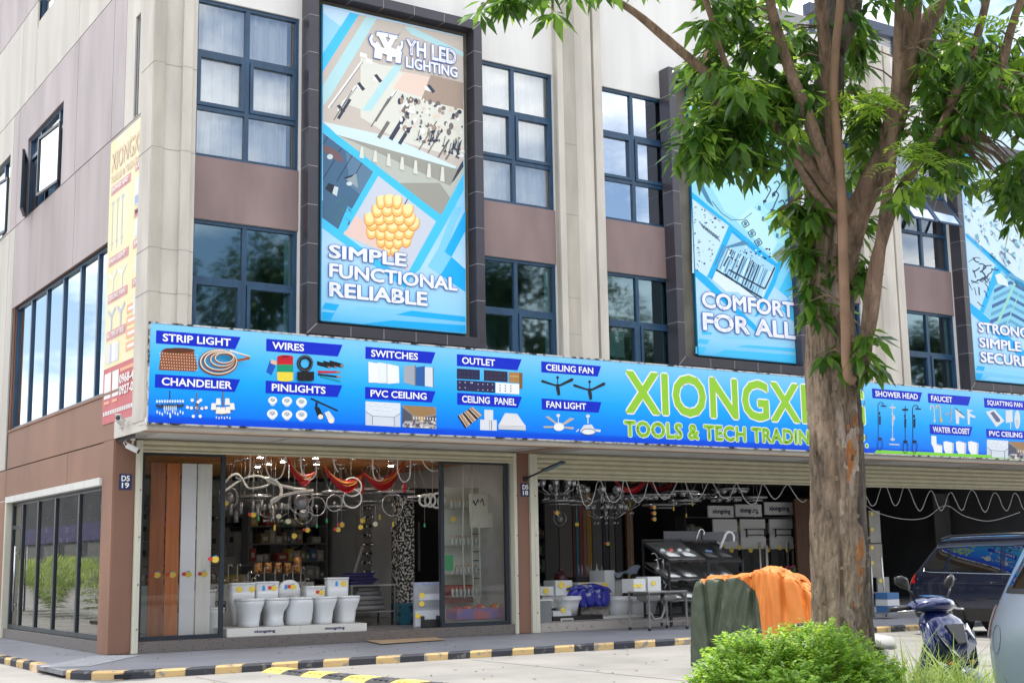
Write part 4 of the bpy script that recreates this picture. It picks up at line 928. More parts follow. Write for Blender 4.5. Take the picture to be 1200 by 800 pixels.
for x, y in ((600,295),(630,380),(680,450),(740,510)): it.append((2,j1,[(x-12,y-22),(x+8,y-18),(x+10,y+18),(x-14,y+12)]))
for q in strokes([(230,240),(300,330),(380,385),(470,385),(540,330)],6): it.append((2,j1,q))
bart(b2, 'faucet_picture', it, [flat(150,218,238), flat(176,232,244), flat(70,130,170), flat(30,55,95), flat(190,238,240), flat(165,230,236), flat(120,150,150)])
it = [(0,j1,[(68,215),(360,430),(205,800),(75,800)]),(0,j2,[(80,-60),(260,0),(185,95),(90,25)])]
for k in range(70):
    x, y = r_.uniform(85,330), r_.uniform(250,780); 
    if y < 215+(x-68)*.8 or x > 340-(y-430)*.4: continue
    it.append((r_.choice([1,1,2]),j1,ell(x,y,r_.uniform(3,12),r_.uniform(2,8),6,r_.uniform(0,3))))
for k in range(8): it += [(1,j1,q) for q in strokes([(130+k*18,400+k*14),(165+k*18,455+k*14)],5)]
bart(b2, 'fittings_picture', it, [flat(200,232,246), flat(35,50,90), flat(95,125,165)])
it = [(0,j1,[(390,465),(740,745),(640,1000),(240,850)]),(0,j2,[(220,120),(330,-90),(560,-90),(730,20),(560,410)]),(4,j2,[(225,110),(265,40),(560,250),(520,290),(430,215),(340,210)]),(2,j1,[(345,590),(480,545),(520,575),(330,610)])]
for k in range(30):
    a = k/29; x0_, y0_ = 320+a*380, 590+a*215; l = 150+40*math.sin(k*2.1)
    it += [(r_.choice([1,1,2,3]),j1,q) for q in strokes([(x0_,y0_-10),(x0_-55-l*.1,y0_+l+30*a)],r_.choice([5,8,12]))]
for a, b, w_ in (((260,40),(620,262),14),((360,40),(640,190),12),((330,70),(620,290),7),((640,190),(720,20),12)): it += [(1,j2,q) for q in strokes([a,b],w_)]
for k in range(40): it.append((r_.choice([1,2,3]),j1,ell(r_.uniform(360,700),r_.uniform(590,760)+0,r_.uniform(4,12),r_.uniform(4,10),6)))
bart(b2, 'shower_rack_picture', it, [flat(165,215,240), flat(25,45,80), flat(80,135,175), flat(215,240,248), flat(222,240,250)])
it = [(2,j1,[(65,160),(740,725),(740,790),(68,215)]),(2,j1,[(740,725),(810,595),(870,640),(760,800),(735,790)]),(2,j1,[(360,430),(395,460),(230,850),(190,830)]),(2,j2,[(185,95),(215,125),(575,480),(575,530),(90,85),(90,25)]),(2,j2,[(730,15),(775,-10),(720,160),(590,400),(560,410),(700,110)]),
 (3,j2,[(800,-80),(850,-30),(760,210),(720,170)]),(4,j2,[(885,-60),(890,110),(825,265),(752,200)]),(4,j2,[(825,265),(900,340),(903,475),(870,450),(770,350)]),(4,j2,[(150,518),(230,530),(222,548),(150,545)]),(4,j2,[(130,578),(208,588),(190,622),(115,612)]),(4,j2,[(100,640),(182,645),(160,698),(100,695)]),(4,j2,[(500,628),(908,655),(910,685),(420,640)]),(4,j2,[(330,665),(910,710),(912,772),(250,705)]),(3,j2,[(320,560),(640,565),(620,585),(320,575)])]
bart(b2, 'graphic_bands', it, [LBB, LB_, CY, flat(130,215,252), CY2])
headline(b2, [('COMFORT',(822,929.5,341,360.5)),('FOR ALL',(823,931,365.5,387)) ], YB)

b3 = board('billboard', 'pale blue marble patterned billboard at the right edge, lettered STRONG SIMPLE SECURE', 18.62, 21.25, 18.22, 21.52)
l1, l2 = crop(1100,180,5.333), crop(1100,310,5)
it = [(0,l1,[(150,-200),(560,-140),(700,760),(540,850),(165,495)])]
MB_ = [flat(208,232,246), flat(120,150,185), flat(165,215,232), flat(90,110,150), flat(225,240,250), flat(165,205,150), flat(120,180,195)]
for k in range(90):
    x, y = r_.uniform(175,530), r_.uniform(60,700)
    if y > 495+(x-165)*.85: continue
    a = r_.gauss(.95,.35); l = r_.uniform(20,110); w_ = r_.uniform(4,22)
    pts = []; 
    for q in range(7): t_ = q/6; pts.append((x+math.cos(a)*l*(t_-.5)+r_.uniform(-w_,w_)*.5, y+math.sin(a)*l*(t_-.5)+r_.uniform(-w_,w_)*.5))
    it += [(r_.choice([1,2,2,4,4,3,6,5 if k % 9 == 0 else 2]),l1,q) for q in strokes(pts, w_*r_.uniform(.3,1))]
bart(b3, 'marble_picture', it, MB_)
it = [(0,l2,[(160,-140),(330,0),(330,20),(245,270),(183,225)])]
for k in range(36):
    x, y = r_.uniform(170,310), r_.uniform(-60,240)
    if x > 335-(y*.4) or y < -110+(x-160)*.7: continue
    pts = [(x,y)]; a = r_.choice([-.4,.9])+r_.uniform(-.4,.4)
    for q in range(4): pts.append((pts[-1][0]+12*math.cos(a), pts[-1][1]+12*math.sin(a))); a += r_.uniform(-.5,.5)
    it += [(1,l2,q) for q in strokes(pts, r_.uniform(3,9))]
bart(b3, 'dark_vein_picture', it, [flat(190,222,240), flat(35,60,95)])
it = [(0,l2,[(355,25),(560,180),(560,430),(320,330),(255,275)])]
for k in range(7): y = 60+k*45; it += [(1 if k % 2 else 2,l2,[(330-k*6,y+40),(420,y-10),(560,y+70),(560,y+88),(420,y+10),(330-k*6,y+62)])]
it += [(3,l2,q) for q in strokes([(345,345),(445,110)],16)]+[(3,l2,q) for q in strokes([(400,345),(470,170)],6)]+[(4,l2,[(330,60),(345,110),(410,130),(400,90),(360,50)])]
bart(b3, 'panel_picture', it, [flat(135,205,232), flat(60,105,160), flat(95,165,205), flat(150,215,200), flat(220,235,245)])
it = [(2,l1,[(165,490),(178,498),(700,960),(700,1020),(170,520)]),(2,l1,[(350,700),(385,730),(330,850),(310,850)]),(2,l2,[(330,15),(370,20),(262,285),(238,275)]),(2,l2,[(183,222),(330,345),(560,560),(560,620),(190,285)]),(2,l1,[(150,-60),(172,-60),(200,100),(155,240)]),(2,l2,[(480,420),(560,330),(560,440)]),
 (2,l2,[(228,592),(272,598),(262,622),(218,615)]),(2,l2,[(218,635),(258,638),(245,672),(215,670)]),(3,l2,[(270,600),(560,640),(560,670),(262,625)]),(3,l2,[(300,655),(560,680),(560,705),(262,675)])]
bart(b3, 'graphic_bands', it, [LBB, LB_, CY, flat(140,215,252)])
headline(b3, [('STRONG',(1146,1204,377,389.5)),('SIMPLE',(1147,1196,395,407)),('SECURE',(1148.5,1203.5,411.5,424.5))], YB)

# ------------------------------------------------------------------ yellow banner on the side wall
bn = thing('wall_banner', 'tall faded yellow and red printed banner hung on the side wall beside the corner pier', 'banner', (XS-.01,-.1,3.42))
XB = XS-.012; BY0, BY1, BZ0, BZ1 = -1.02, .66, 3.42, 7.93
def bq(a, b, z0, z1): return [(XB, BY1-(BY1-BY0)*t, BZ0+(BZ1-BZ0)*z) for t, z in ((a,z0),(b,z0),(b,z1),(a,z1))]
PY = mat('banner_yellow', (.80,.72,.36), .6, col2=(.82,.78,.55), scale=1.0, thr=(.3,.7)); PR = mat('banner_red', (.62,.16,.17), .6, var=.12, scale=3); PRF = mat('banner_faded_red', (.72,.36,.36), .6, var=.15, scale=3); PF = mat('banner_faded_ink', (.74,.56,.42), .6); PW = mat('banner_white', (.84,.82,.80), .6); PG = mat('banner_grey_ink', (.55,.56,.60), .6); PO = mat('banner_orange', (.83,.42,.25), .6); PB = mat('banner_blue_ink', (.35,.42,.66), .6)
m = MB()
def bgrid(u, v):
    s_ = .006*math.sin(v*23+u*5)+.004*math.sin(u*9); return (XB+.004+s_*.4, BY1-(BY1-BY0)*u, BZ0+(BZ1-BZ0)*v)
m.slab(bq(0,1,.19,1), (.006,0,0)); m.build('printed_sheet', PY, bn)
MB().slab(bq(0,1,0,.19), (.006,0,0)).build('red_footer', PR, bn)
_bk = [0]
def bart2(name, items, mats):
    m = MB(); _bk[0] += 6
    for k, (mi, q) in enumerate(items, _bk[0]): m.slab([(p[0]-.002-.0001*k, p[1], p[2]) for p in q], (.0001,0,0), mi)
    return m.build(name, mats, bn)
def btext(s, a, b, z0, z1, mm, bold=.03):
    vs, fs = glyphs(s, bold); x0, x1 = min(v.x for v in vs), max(v.x for v in vs); y0, y1 = min(v.y for v in vs), max(v.y for v in vs)
    mb = MB(); mb.add([(XB-.0155, BY1-(BY1-BY0)*(a+(b-a)*(v.x-x0)/(x1-x0)), BZ0+(BZ1-BZ0)*(z0+(z1-z0)*(v.y-y0)/(y1-y0))) for v in vs], fs); mb.build('banner_lettering', mm, bn)
btext('XIONGXING', .05, 1.22, .885, .955, PF, .01); btext('TOOLS & TECH TRADING', .05, 1.22, .845, .870, PF)
bart2('red_label', [(0,bq(.06,.66,z,z+.032)) for z in (.80,.545,.415,.285)]+[(0,bq(.78,1,z,z+.03)) for z in (.82,.66,.555,.425)], [PRF])
for s, z in (('SHOWER HEAD',.80),('FAN LIGHT',.545),('CEILING FAN',.415),('ALL TYPES OF TILES',.285)): btext(s, .10, .60, z+.008, z+.025, PW)
for s, z in (('LED',.82),('MIR',.66),('FAU',.555),('CHA',.425)): btext(s, .84, .99, z+.007, z+.024, PW)
it = []
for a in (.12,.27,.42): it += [(0,bq(a,a+.02,.60,.775)),(0,bq(a-.03,a+.05,.765,.775)),(0,bq(a-.02,a+.04,.62,.628))]
it += [(1,bq(.08,.42,.205+.0,.270)),(2,bq(.08,.16,.205,.272)),(0,bq(.18,.24,.205,.27)),(2,bq(.34,.45,.207,.268))]
for a in (.14,.42):
    for t in (0, 2.1, 4.2):
        c_, s_ = math.cos(t+.5), math.sin(t+.5); A = Vector((XB, BY1-(BY1-BY0)*(a+.06), BZ0+(BZ1-BZ0)*.365)); n_ = Vector((0,-s_,c_))*.03; d_ = Vector((0,c_,s_))*.22
        it.append((0,[A+n_,A+d_+n_,A+d_-n_,A-n_])); A = A+Vector((0,0,.59)); it.append((1,[A+n_,A+d_+n_,A+d_-n_,A-n_]))
it += [(2,bq(.80,.98,.70,.80)),(3,bq(.80,.96,.705,.735)),(2,bq(.82,.95,.59,.65)),(2,bq(.86,.98,.47,.53)),(2,bq(.84,.98,.33,.40))]
bart2('product_picture', it, [PG, PW, mat('banner_pale_ink', (.72,.73,.75), .6), PB])
bart2('orange_label', [(0,bq(.66,.98,z,z+.030)) for z in (.345,.305,.262,.220)], [PO])
bart2('small_print', [(0,bq(.70,.94,z+.010,z+.020)) for z in (.345,.305,.262,.220)], [PW])
bart2('white_card', [(0,bq(.05,.25,.085,.172)),(0,bq(.29,.48,.085,.172))], [PW])
btext('0968-43', .52, 1.0, .118, .150, PW); btext('0927-06', .52, 1.0, .080, .112, PW)
bart2('small_print', [(0,bq(.06,.22,.066,.076)),(0,bq(.30,.46,.066,.076)),(0,bq(.52,.96,.160,.172))]+[(1,bq(.04+k*.052,.04+k*.052+.036,.028,.042)) for k in range(18)], [PO, PW])
# ------------------------------------------------------------------ small things on the facade
WHP = mat('white_plastic', (.72,.72,.70), .4); BLKM = mat('black_metal', (.02,.02,.022), .4); STEEL = mat('stainless_steel', (.55,.55,.54), .28, .9, var=.15, scale=5)
CHR = mat('chrome', (.75,.75,.75), .12, 1)
def plate(name, lab, u0, v0, u1, v1, t1, t2):
    a, b = onY(u0, v0, -.012), onY(u1, v1, -.012); x0, x1, z1, z0 = a.x, b.x, a.z, b.z; h = z1-z0
    t = thing(name, lab, 'number plate', ((x0+x1)/2, -.012, z0))
    MB().box(x0,-.014,z0,x1,-.001,z1).build('plate', mat('plate_navy', (.015,.03,.12), .4), t, .004)
    w_ = x1-x0
    text('lettering', t1, x0+w_*.16, x1-w_*.16, z0+h*.54, z1-h*.10, -.016, INK_W, t, bold=.03); text('lettering', t2, x0+w_*.2, x1-w_*.2, z0+h*.10, z0+h*.46, -.016, INK_W, t, bold=.03)
plate('unit_number_plate', 'navy number plate reading D5 19 on the brown corner pillar', 140,555,154,573.5,'D5','19')
plate('unit_number_plate', 'navy number plate reading D5 18 on the middle pillar under the lamp', 610.3,566,621,581.5,'D5','18')
def camera_unit(lab, base, head, aim, wall):
    t = thing('security_camera', lab, 'camera', base); base, head = Vector(base), Vector(head); aim = Vector(aim).normalized()
    m = MB(); m.cyl(base, base+(head-base)*.25, .035, n=14); m.tube([base, base+(head-base)*.5, head], .014, 8); m.build('bracket', WHP, t)
    m = MB(); m.bar(head-aim*.09, head+aim*.10, .085, .075); m.build('housing', WHP, t, .012)
    m = MB(); m.bar(head-aim*.10+Vector((0,0,.045)), head+aim*.13+Vector((0,0,.045)), .095, .012); m.build('sun_hood', WHP, t, .003)
    m = MB(); m.cyl(head+aim*.10, head+aim*.112, .033, n=16); m.build('lens', BLKM, t)
    return t
p = onY(153,521,-.06); t = camera_unit('white security camera hanging under the canopy over the corner pillar', onY(156,513,-.35), onY(155,525,-.35), (.75,-.5,-.45), 0)
m = MB(); a = onY(156,514,-.33); m.tube([a, a+Vector((-.08,0,.0)), a+Vector((-.14,0,-.06)), a+Vector((-.10,.02,-.12)), a+Vector((-.04,0,-.13))], .007, 6); m.build('cable', WHP, t)
camera_unit('white security camera on the beam below the yellow banner', onX(142,500,.262), onX(141,493,.15), (-.55,-.75,.28), 0)
lamp = thing('wall_lamp', 'black wall floodlight sticking out from the middle pillar above the D5 18 plate', 'lamp', onY(615,561,-.02))
a = onY(615,561,-.01); b = Vector((a.x+.16,-.36,a.z+.13)); c_ = Vector((a.x+.36,-.72,a.z+.27))
m = MB(); m.cyl(a, (a.x,-.05,a.z), .045, n=12); m.tube([a, b], .018, 8); m.build('arm', BLKM, lamp)
m = MB(); m.bar(b, c_, .17, .035, up=(0,0,1)); m.build('head', BLKM, lamp, .01)
m = MB(); q = (c_-b).normalized(); m.bar(b+q*.05+Vector((0,0,-.024)), c_-q*.03+Vector((0,0,-.024)), .14, .008); m.build('solar_panel_lens', mat('lens_teal', (.16,.30,.33), .15), lamp)

# ------------------------------------------------------------------ inside the first shop
CER = mat('white_ceramic', (.72,.74,.76), .12, spec=.6); CER2 = mat('grey_ceramic', (.36,.35,.34), .25)
TAGY = mat('price_tag_yellow', (.85,.62,.08), .5); TAGR = mat('price_tag_red', (.66,.05,.05), .5); TAGB = mat('tag_blue', (.05,.32,.72), .5); TAGW = mat('tag_cream', (.75,.68,.52), .6); TAGG = mat('tag_green', (.05,.5,.2), .5)
def burst(m, x, y, z, r, mi, n=10):
    pts = [(x+r*(1 if k % 2 else .78)*math.cos(math.pi*k/n), y, z+r*.85*(1 if k % 2 else .78)*math.sin(math.pi*k/n)) for k in range(2*n)]
    m.slab(pts, (0,.003,0), mi)
def tag_(parent, x, y, z, r=.045, kind='ry'):
    m = MB()
    if kind == 'ry': burst(m, x+r*.25, y, z, r, 0); m.slab([(x-r*.9+r*.55*math.cos(a), y-.004, z+r*.1+r*.5*math.sin(a)) for a in [2*math.pi*k/12 for k in range(12)]], (0,.003,0), 1); m.slab([(x-r*.4,y-.004,z+r*.5),(x+r*.6,y-.004,z+r*.8),(x+r*.6,y-.004,z+r*.98),(x-r*.4,y-.004,z+r*.68)], (0,.002,0), 2)
    elif kind == 'b': m.slab([(x-r*.4,y,z-r*.6),(x+r*.4,y,z-r*.6),(x+r*.4,y,z+r*.4),(x,y,z+r*.8),(x-r*.4,y,z+r*.4)], (0,.003,0), 2)
    elif kind == 'w': burst(m, x, y, z, r, 3)
    elif kind == 'g': m.slab([(x-r*.3,y,z-r*.6),(x+r*.3,y,z-r*.6),(x+r*.3,y,z+r*.4),(x,y,z+r*.7),(x-r*.3,y,z+r*.4)], (0,.003,0), 4)
    elif kind == 'yy': m.slab([(x-r*.3,y,z-r*.8),(x+r*.3,y,z-r*.8),(x+r*.3,y,z+r*.7),(x-r*.3,y,z+r*.7)], (0,.003,0), 0)
    else: burst(m, x, y, z, r, 0)
    return m.build('price_tag', [TAGY, TAGR, TAGB, TAGW, TAGG], parent)
def woodmat(name, c, c2):
    return mat(name, c, .45, col2=c2, scale=3.2, thr=(.3,.7), streak=(7,7,.5), detail=8)
for k, (u0, u1, mm, lab) in enumerate(((171,189.5,woodmat('walnut_panel', (.42,.14,.05), (.27,.085,.03)),'dark walnut sample panel leaning inside the left shop window'),
     (190,207,woodmat('teak_panel', (.66,.21,.05), (.50,.14,.032)),'reddish teak sample panel standing beside the walnut one'),
     (208,226.5,mat('ice_white_panel', (.90,.92,.97), .5),'cool white sample panel between the teak and the ivory panels'),(227,245,woodmat('ivory_panel', (.92,.90,.86), (.82,.80,.76)),'ivory wood grain sample panel, rightmost of the four in the window'))):
    a, b = onY(u0, 750, .32), onY(u1, 750, .32); zt = 2.84
    t = thing('sample_panel', lab, 'panel', ((a.x+b.x)/2,.32,.17), 'tall sample panels in the window')
    MB().box(a.x+.006,.30,.18,b.x-.006,.325,zt).build('board', mm, t, .003); tag_(t, (a.x+b.x)/2, .292, onY(200,673,.29).z, .062)
ar = thing('hanging_sign_tag', 'small round price tag stuck on the window glass beside the ivory panel', 'price tag', onY(251,655,.11)); q = onY(251,655,.11); tag_(ar, q.x, .108, q.z, .07)

def toilet_parts(root, tank_h=.68, tank_w=.40, style=0):
    """local space: front towards -Y, foot at z=0"""
    m = MB()
    if style == 0: P = [(.00,.135,.23,-.02),(.06,.135,.235,-.02),(.2,.15,.25,-.03),(.33,.185,.29,-.05),(.385,.20,.31,-.05),(.40,.195,.305,-.05)]
    elif style == 1: P = [(.00,.15,.24,-.02),(.10,.13,.225,-.01),(.22,.14,.235,-.02),(.32,.19,.29,-.05),(.385,.205,.31,-.05),(.40,.20,.305,-.05)]
    else: P = [(.00,.20,.25,-.02),(.08,.215,.27,-.02),(.22,.225,.29,-.03),(.33,.215,.30,-.05),(.39,.21,.31,-.05),(.40,.20,.30,-.05)]
    m.loft([((0,cy,z),(rx,0,0),(0,ry,0),2.7) for z, rx, ry, cy in P], 32); m.build('bowl', CER, root)
    m = MB(); m.loft([((0,-.05,z),(rx,0,0),(0,ry,0),2.6) for z, rx, ry in ((.402,.195,.30),(.412,.207,.315),(.43,.207,.315),(.44,.19,.30))], 32); m.build('seat_lid', CER, root)
    if style == 2:
        m = MB(); m.loft([((0,.29,.2),(.19,0,0),(0,.05,0),4),((0,.29,.44),(.19,0,0),(0,.05,0),4)], 24)
        m.loft([((0,.30,.44),(.195,0,0),(0,.05,0)),((0,.30,.56),(.195,0,0),(0,.05,0)),((0,.30,.65),(.16,0,0),(0,.045,0)),((0,.30,.70),(.09,0,0),(0,.04,0)),((0,.30,.715),(.02,0,0),(0,.03,0))], 28, 3); m.build('raised_back', CER, root)
    else:
        m = MB(); m.loft([((0,.28,z),(tank_w/2*k,0,0),(0,.085,0),6) for z, k in ((.02,.75),(.3,.82),(.42,.95),(tank_h-.03,1.0))], 36); m.build('tank', CER, root)
        m = MB(); m.loft([((0,.28,z),(tank_w/2*1.03*k,0,0),(0,.09*k,0),6) for z, k in ((tank_h-.028,1),(tank_h,1.0),(tank_h+.006,.96))], 36); m.build('tank_lid', CER, root)
for k, (u, lab, th_, tw, stl, tg) in enumerate(((291,'white toilet with two yellow star tags, first from the window bar',.68,.42,0,(('y',-.08),('y',.14))),(320,'white toilet with a waisted bowl and one blue and one red and yellow tag',.69,.40,1,(('b',-.08),('ry',.08))),
      (348,'white toilet with a rounded raised back, in the middle of the row',.66,.38,2,(('b',-.08),('ry',.03))),(377,'white toilet with the lowest tank, just right of the rounded one',.60,.36,0,(('ry',.08),)),
      (404,'white toilet with a tall tank at the right end of the row',.73,.40,0,(('b',-.04),('r',.09))))):
    p = onY(u, 735, .42)
    t = thing('toilet', lab, 'toilet', (0,0,0), 'white toilets on the low plinths'); toilet_parts(t, th_, tw, stl)
    for kd, dx in tg: tag_(t, dx, .19 if stl < 2 else .245, (th_-.10) if stl < 2 else .60, .062, kd)
    t.location = (p.x+.05,.56,.296)
t = thing('toilet', 'white toilet behind the window glass, partly hidden by the window bar', 'toilet', (0,0,0), 'white toilets on the low plinths'); toilet_parts(t, .70, .40, 0); tag_(t, 0, .19, .58, .06); t.location = (2.15,.95,.17)
PLW = mat('plinth_white', (.66,.65,.61), .4)
for lab, xa, xb in (('low white plinth lettered xiongxing under the left toilets',2.14,3.36),('low white plinth lettered xiongxing under the right toilets',3.365,4.55)):
    t = thing('display_plinth', lab, 'plinth', ((xa+xb)/2,.6,.17), 'white display plinths')
    MB().box(xa,.12,.166,xb,.98,.292).build('body', PLW, t, .004); xm_ = (xa+xb)/2; text('lettering', 'xiongxing', xm_-.17, xm_+.19, .202, .258, .116, flat(40,35,95), t, bold=.03)
# taps on a shelf behind the toilets
t = thing('tap_display', 'white stepped display shelf crowded with taps behind the toilets', 'display shelf', (3.2,2,.17))
m = MB(); m.box(1.6,1.9,.17,4.6,2.3,.72); m.box(1.6,2.3,.17,4.6,2.7,.95); m.build('steps', mat('display_white', (.40,.40,.38), .6), t)
m = MB(); r_ = random.Random(5)
for k in range(34):
    x = 1.7+k*.085+r_.uniform(-.02,.02); y, z = (2.05,.72) if k % 2 else (2.45,.95); h = r_.uniform(.12,.32)
    m.tube([(x,y,z),(x,y,z+h),(x+.02,y-.05,z+h+.03),(x+.02,y-.11,z+h-.01)], .013, 7)
m.build('taps', CHR, t)
m = MB(); 
for k in range(22): x = 1.7+k*.13; m.slab([(x,1.895,.50),(x+.06,1.895,.50),(x+.06,1.895,.60),(x,1.895,.60)], (0,.003,0), k % 2); m.ring((x+.03,1.885,.64), .03, .008, (0,1,0), 12, 5, 0)
m.build('tap_handles', [BLKM, CHR], t)
for k in range(5):
    u = 300+k*11.5; p = onY(u, 660, 3.0); 
    t = thing('amber_jar', ['amber mosaic jar at the left end of the row on the tap shelf','second amber mosaic jar from the left on the tap shelf','amber mosaic jar in the middle of the row of five','fourth amber mosaic jar from the left','tallest amber mosaic jar, right end of the row'][k], 'jar', (p.x,2.9,.95), 'amber mosaic jars')
    m = MB(); h = .20 if k < 4 else .30; z = onY(u, 672, 2.9).z; m.lathe([(.05,0),(.07,.02),(.075,h*.6),(.06,h)], (p.x,2.9,z), 14); m.build('jar_body', mat('amber_mosaic', (.62,.30,.10), .3, col2=(.15,.05,.02), scale=26, thr=(.42,.52)), t)
    MB().box(p.x-.09,2.8,.95 if k == 0 else .951,p.x+.09,3.0,z).build('stand', BLKM, t)
# wall-mounted dark shapes at the back
for k, (u, v, rx, ry, lab) in enumerate(((347,617,.32,.5,'large dark oval mirror on the back wall'),(366,618,.22,.42,'narrower dark oval mirror second from the left on the back wall'),(379,619,.22,.42,'dark oval mirror left of the rightmost one'),(398,620,.2,.42,'rightmost dark oval mirror on the back wall'))):
    p = onY(u, v, 7.9); t = thing('oval_mirror', lab, 'mirror', p, 'oval mirrors on the back wall'); m = MB(); m.ring((p.x,7.93,p.z), 1, .02, (0,1,0), 30, 6, sx=rx, sy=ry); m.build('rim', BLKM, t)
    m = MB(); m.slab([(p.x+rx*math.cos(a),7.95,p.z+ry*math.sin(a)) for a in [2*math.pi*k_/28 for k_ in range(28)]], (0,.01,0)); m.build('mirror_glass', mat('dim_mirror', (.25,.26,.27), .12, .8), t)
for k, (u0, v0, u1, v1, c, lab) in enumerate(((300,618,316,650,(.03,.03,.03),'black square wall panel above the taps'),(272,606,290,622,(.02,.02,.02),'black screen at the back left of the first shop'),(262,612,345,617,(.015,.015,.015),'long black shelf rail on the back wall'))):
    a, b = onY(u0, v0, 7.8), onY(u1, v1, 7.8); MB().box(a.x,7.8,b.z,b.x,7.99,a.z).build('wall_panel' if k == 0 else ('wall_screen' if k == 1 else 'shelf_rail'), mat('blk%d' % k, c, .4), label=lab, cat=('panel','screen','shelf')[k], bevel=.01)
for k, (u, c) in enumerate(((432,(.17,.165,.16)),(452,(.20,.195,.19)))):
    a, b = onY(u-13+k*2, 565, 5.5), onY(u+15, 725, 5.5); t = thing('accessory_board', ('grey board hung with bathroom accessories, left one','grey board hung with bathroom accessories beside the mosaic column')[k], 'display board', ((a.x+b.x)/2,5.5,.17), 'accessory boards')
    MB().box(a.x,5.5,.17,b.x-.02,5.56,2.6).build('board', mat('board_grey%d' % k, tuple(q*2.2 for q in c), .6, var=.1), t, .004); m = MB()
    for i in range(10):
        for j in range(5):
            x = a.x+.14+j*(b.x-a.x-.3)/4.1; z = .70+i*.19; ch = (i+k+j) % 3
            if ch == 0: m.ring((x,5.44,z), .06, .014, (0,1,0), 16, 6, 0)
            elif ch == 1: m.bar((x-.09,5.46,z),(x+.09,5.46,z), .025, .025, 1)
            else: m.ball((x,5.45,z), .045, .04, .06, 10, 6, 0)
    m.build('accessories', [CHR, BLKM], t)
bk = thing('wall_tube', 'pale tube leaning against the grey accessory boards', 'tube', (4.6,4.6,.9)); a, b = onY(415,672,4.6), onY(425,640,4.6); MB().cyl(a, b, .03, n=10).build('tube', WHP, bk)
# steel tables
def table(lab, x0, x1, y0, y1, z0, z1, shelf=None, group='steel tables'):
    t = thing('steel_table', lab, 'table', ((x0+x1)/2,(y0+y1)/2,z0), group)
    MB().box(x0,y0,z1-.03,x1,y1,z1).build('top', STEEL, t, .003)
    for x in (x0+.03,x1-.03):
        for y in (y0+.03,y1-.03): MB().box(x-.016,y-.016,z0,x+.016,y+.016,z1-.03).build('leg', STEEL, t)
    if shelf: MB().box(x0+.04,y0+.02,shelf-.02,x1-.04,y1-.02,shelf).build('shelf', STEEL, t)
    return t
a, b = onY(411,685,1.6), onY(462,685,1.6)
table('dark steel table with rolls below and blue sheets on top in the first shop', a.x, b.x+.05, 1.6, 2.3, .17, a.z, .42)
r_ = random.Random(8); m = MB(); mg = MB()
st = thing('folded_sheets', 'pile of dark blue folded sheets on the steel table', 'sheets', ((a.x+b.x)/2-.1,1.9,a.z), )
for k in range(7): 
    z = a.z+.012+k*.03; x = (a.x+b.x)/2-.12+r_.uniform(-.05,.05); mm = MB(); mm.loft([((x-.30+r_.uniform(-.04,.04),1.9,z),(0,.2,0),(0,0,.004),3),((x-.2,1.9,z),(0,.24,0),(0,0,.018),3),((x+.2,1.9,z+.008),(0,.24,0),(0,0,.018),3),((x+.28+r_.uniform(-.05,.05),1.9,z),(0,.18,0),(0,0,.005),3)], 16); mm.build('sheet', mat('sheet_blue%d' % (k % 2), ((.035,.03,.13),(.06,.06,.16))[k % 2], .4), st)
rl_ = thing('stacked_rolls', 'stack of grey wallpaper rolls on the lower shelf of the steel table', 'rolls', ((a.x+b.x)/2,1.95,.42))
for j in range(5):
    for i in range(2): x = a.x+.14+i*.02; z = .475+j*.085; mm = MB(); mm.cyl((a.x+.1+.03*j, 1.78+i*.12, z), (b.x-.1-.03*j, 1.78+i*.12, z), .042, n=14); mm.build('roll', mat('roll_grey%d' % (j % 2), ((.30,.29,.29),(.22,.21,.22))[j % 2], .6, var=.2, scale=20), rl_)
t = thing('mosaic_column', 'column clad in glittering black and white mosaic near the shop entrance', 'column', (5.2,1.6,.17)); a, b = onY(468,730,1.5), onY(483,730,1.5)
MB().box(a.x,1.5,.17,b.x+.05,1.8,2.45).build('mosaic', mat('bw_mosaic', (.42,.40,.36), .2, col2=(.015,.015,.015), scale=22, thr=(.50,.56)), t); MB().box(a.x-.003,1.49,.17,b.x+.053,1.81,.55).build('base_panel', mat('mosaic_teal', (.02,.10,.14), .2, col2=(.02,.02,.04), scale=9, thr=(.4,.5)), t)
dp = thing('dark_cabinet', 'tall black wardrobe with bar handles behind the tile board', 'cabinet', (5.8,1.9,.17)); a, b = onY(484,740,1.9), onY(522,560,1.9)
MB().box(a.x+.02,1.9,.17,b.x,2.4,2.62).build('body', mat('gloss_black', (.012,.012,.014), .2), dp, .006); m = MB(); m.box(a.x+.12,1.87,1.1,a.x+.14,1.9,2.0); m.box(a.x+.05,1.87,.78,a.x+.6,1.9,.80); m.build('handle', STEEL, dp)
tb = thing('tile_sample_board', 'standing board of grey and white tile samples with yellow tags by the entrance', 'sample board', (5.7,.3,.17)); a, b = onY(484.5,682,.32), onY(520,737,.32)
MB().box(a.x,.30,.17,b.x,.34,a.z).build('board', mat('sample_grey', (.34,.36,.40), .4, var=.2, scale=5), tb, .003)
m = MB(); x0, x1, z1 = a.x, b.x, a.z; m.box(x0+.02,.296,.19,x1-.02,.30,.45,1); m.box(x0+.10,.294,z1-.30,x1-.06,.30,z1-.20,1); m.box(x0+.10,.294,z1-.42,x1-.06,.30,z1-.31,2); m.box(x0+.01,.296,z1-.05,x1-.01,.30,z1-.005,3); m.build('tile_samples', [M_DARK, mat('sample_white', (.60,.63,.68), .25, var=.1, scale=4), mat('sample_mid', (.25,.27,.30), .3), mat('sample_strip', (.45,.40,.55), .4, col2=(.15,.3,.5), scale=25, thr=(.4,.6))], tb)
for dx, dz in ((.15,-.22),(.14,-.36),(.07,-.56)): tag_(tb, x0+dx, .288, z1+dz, .06, 'y')
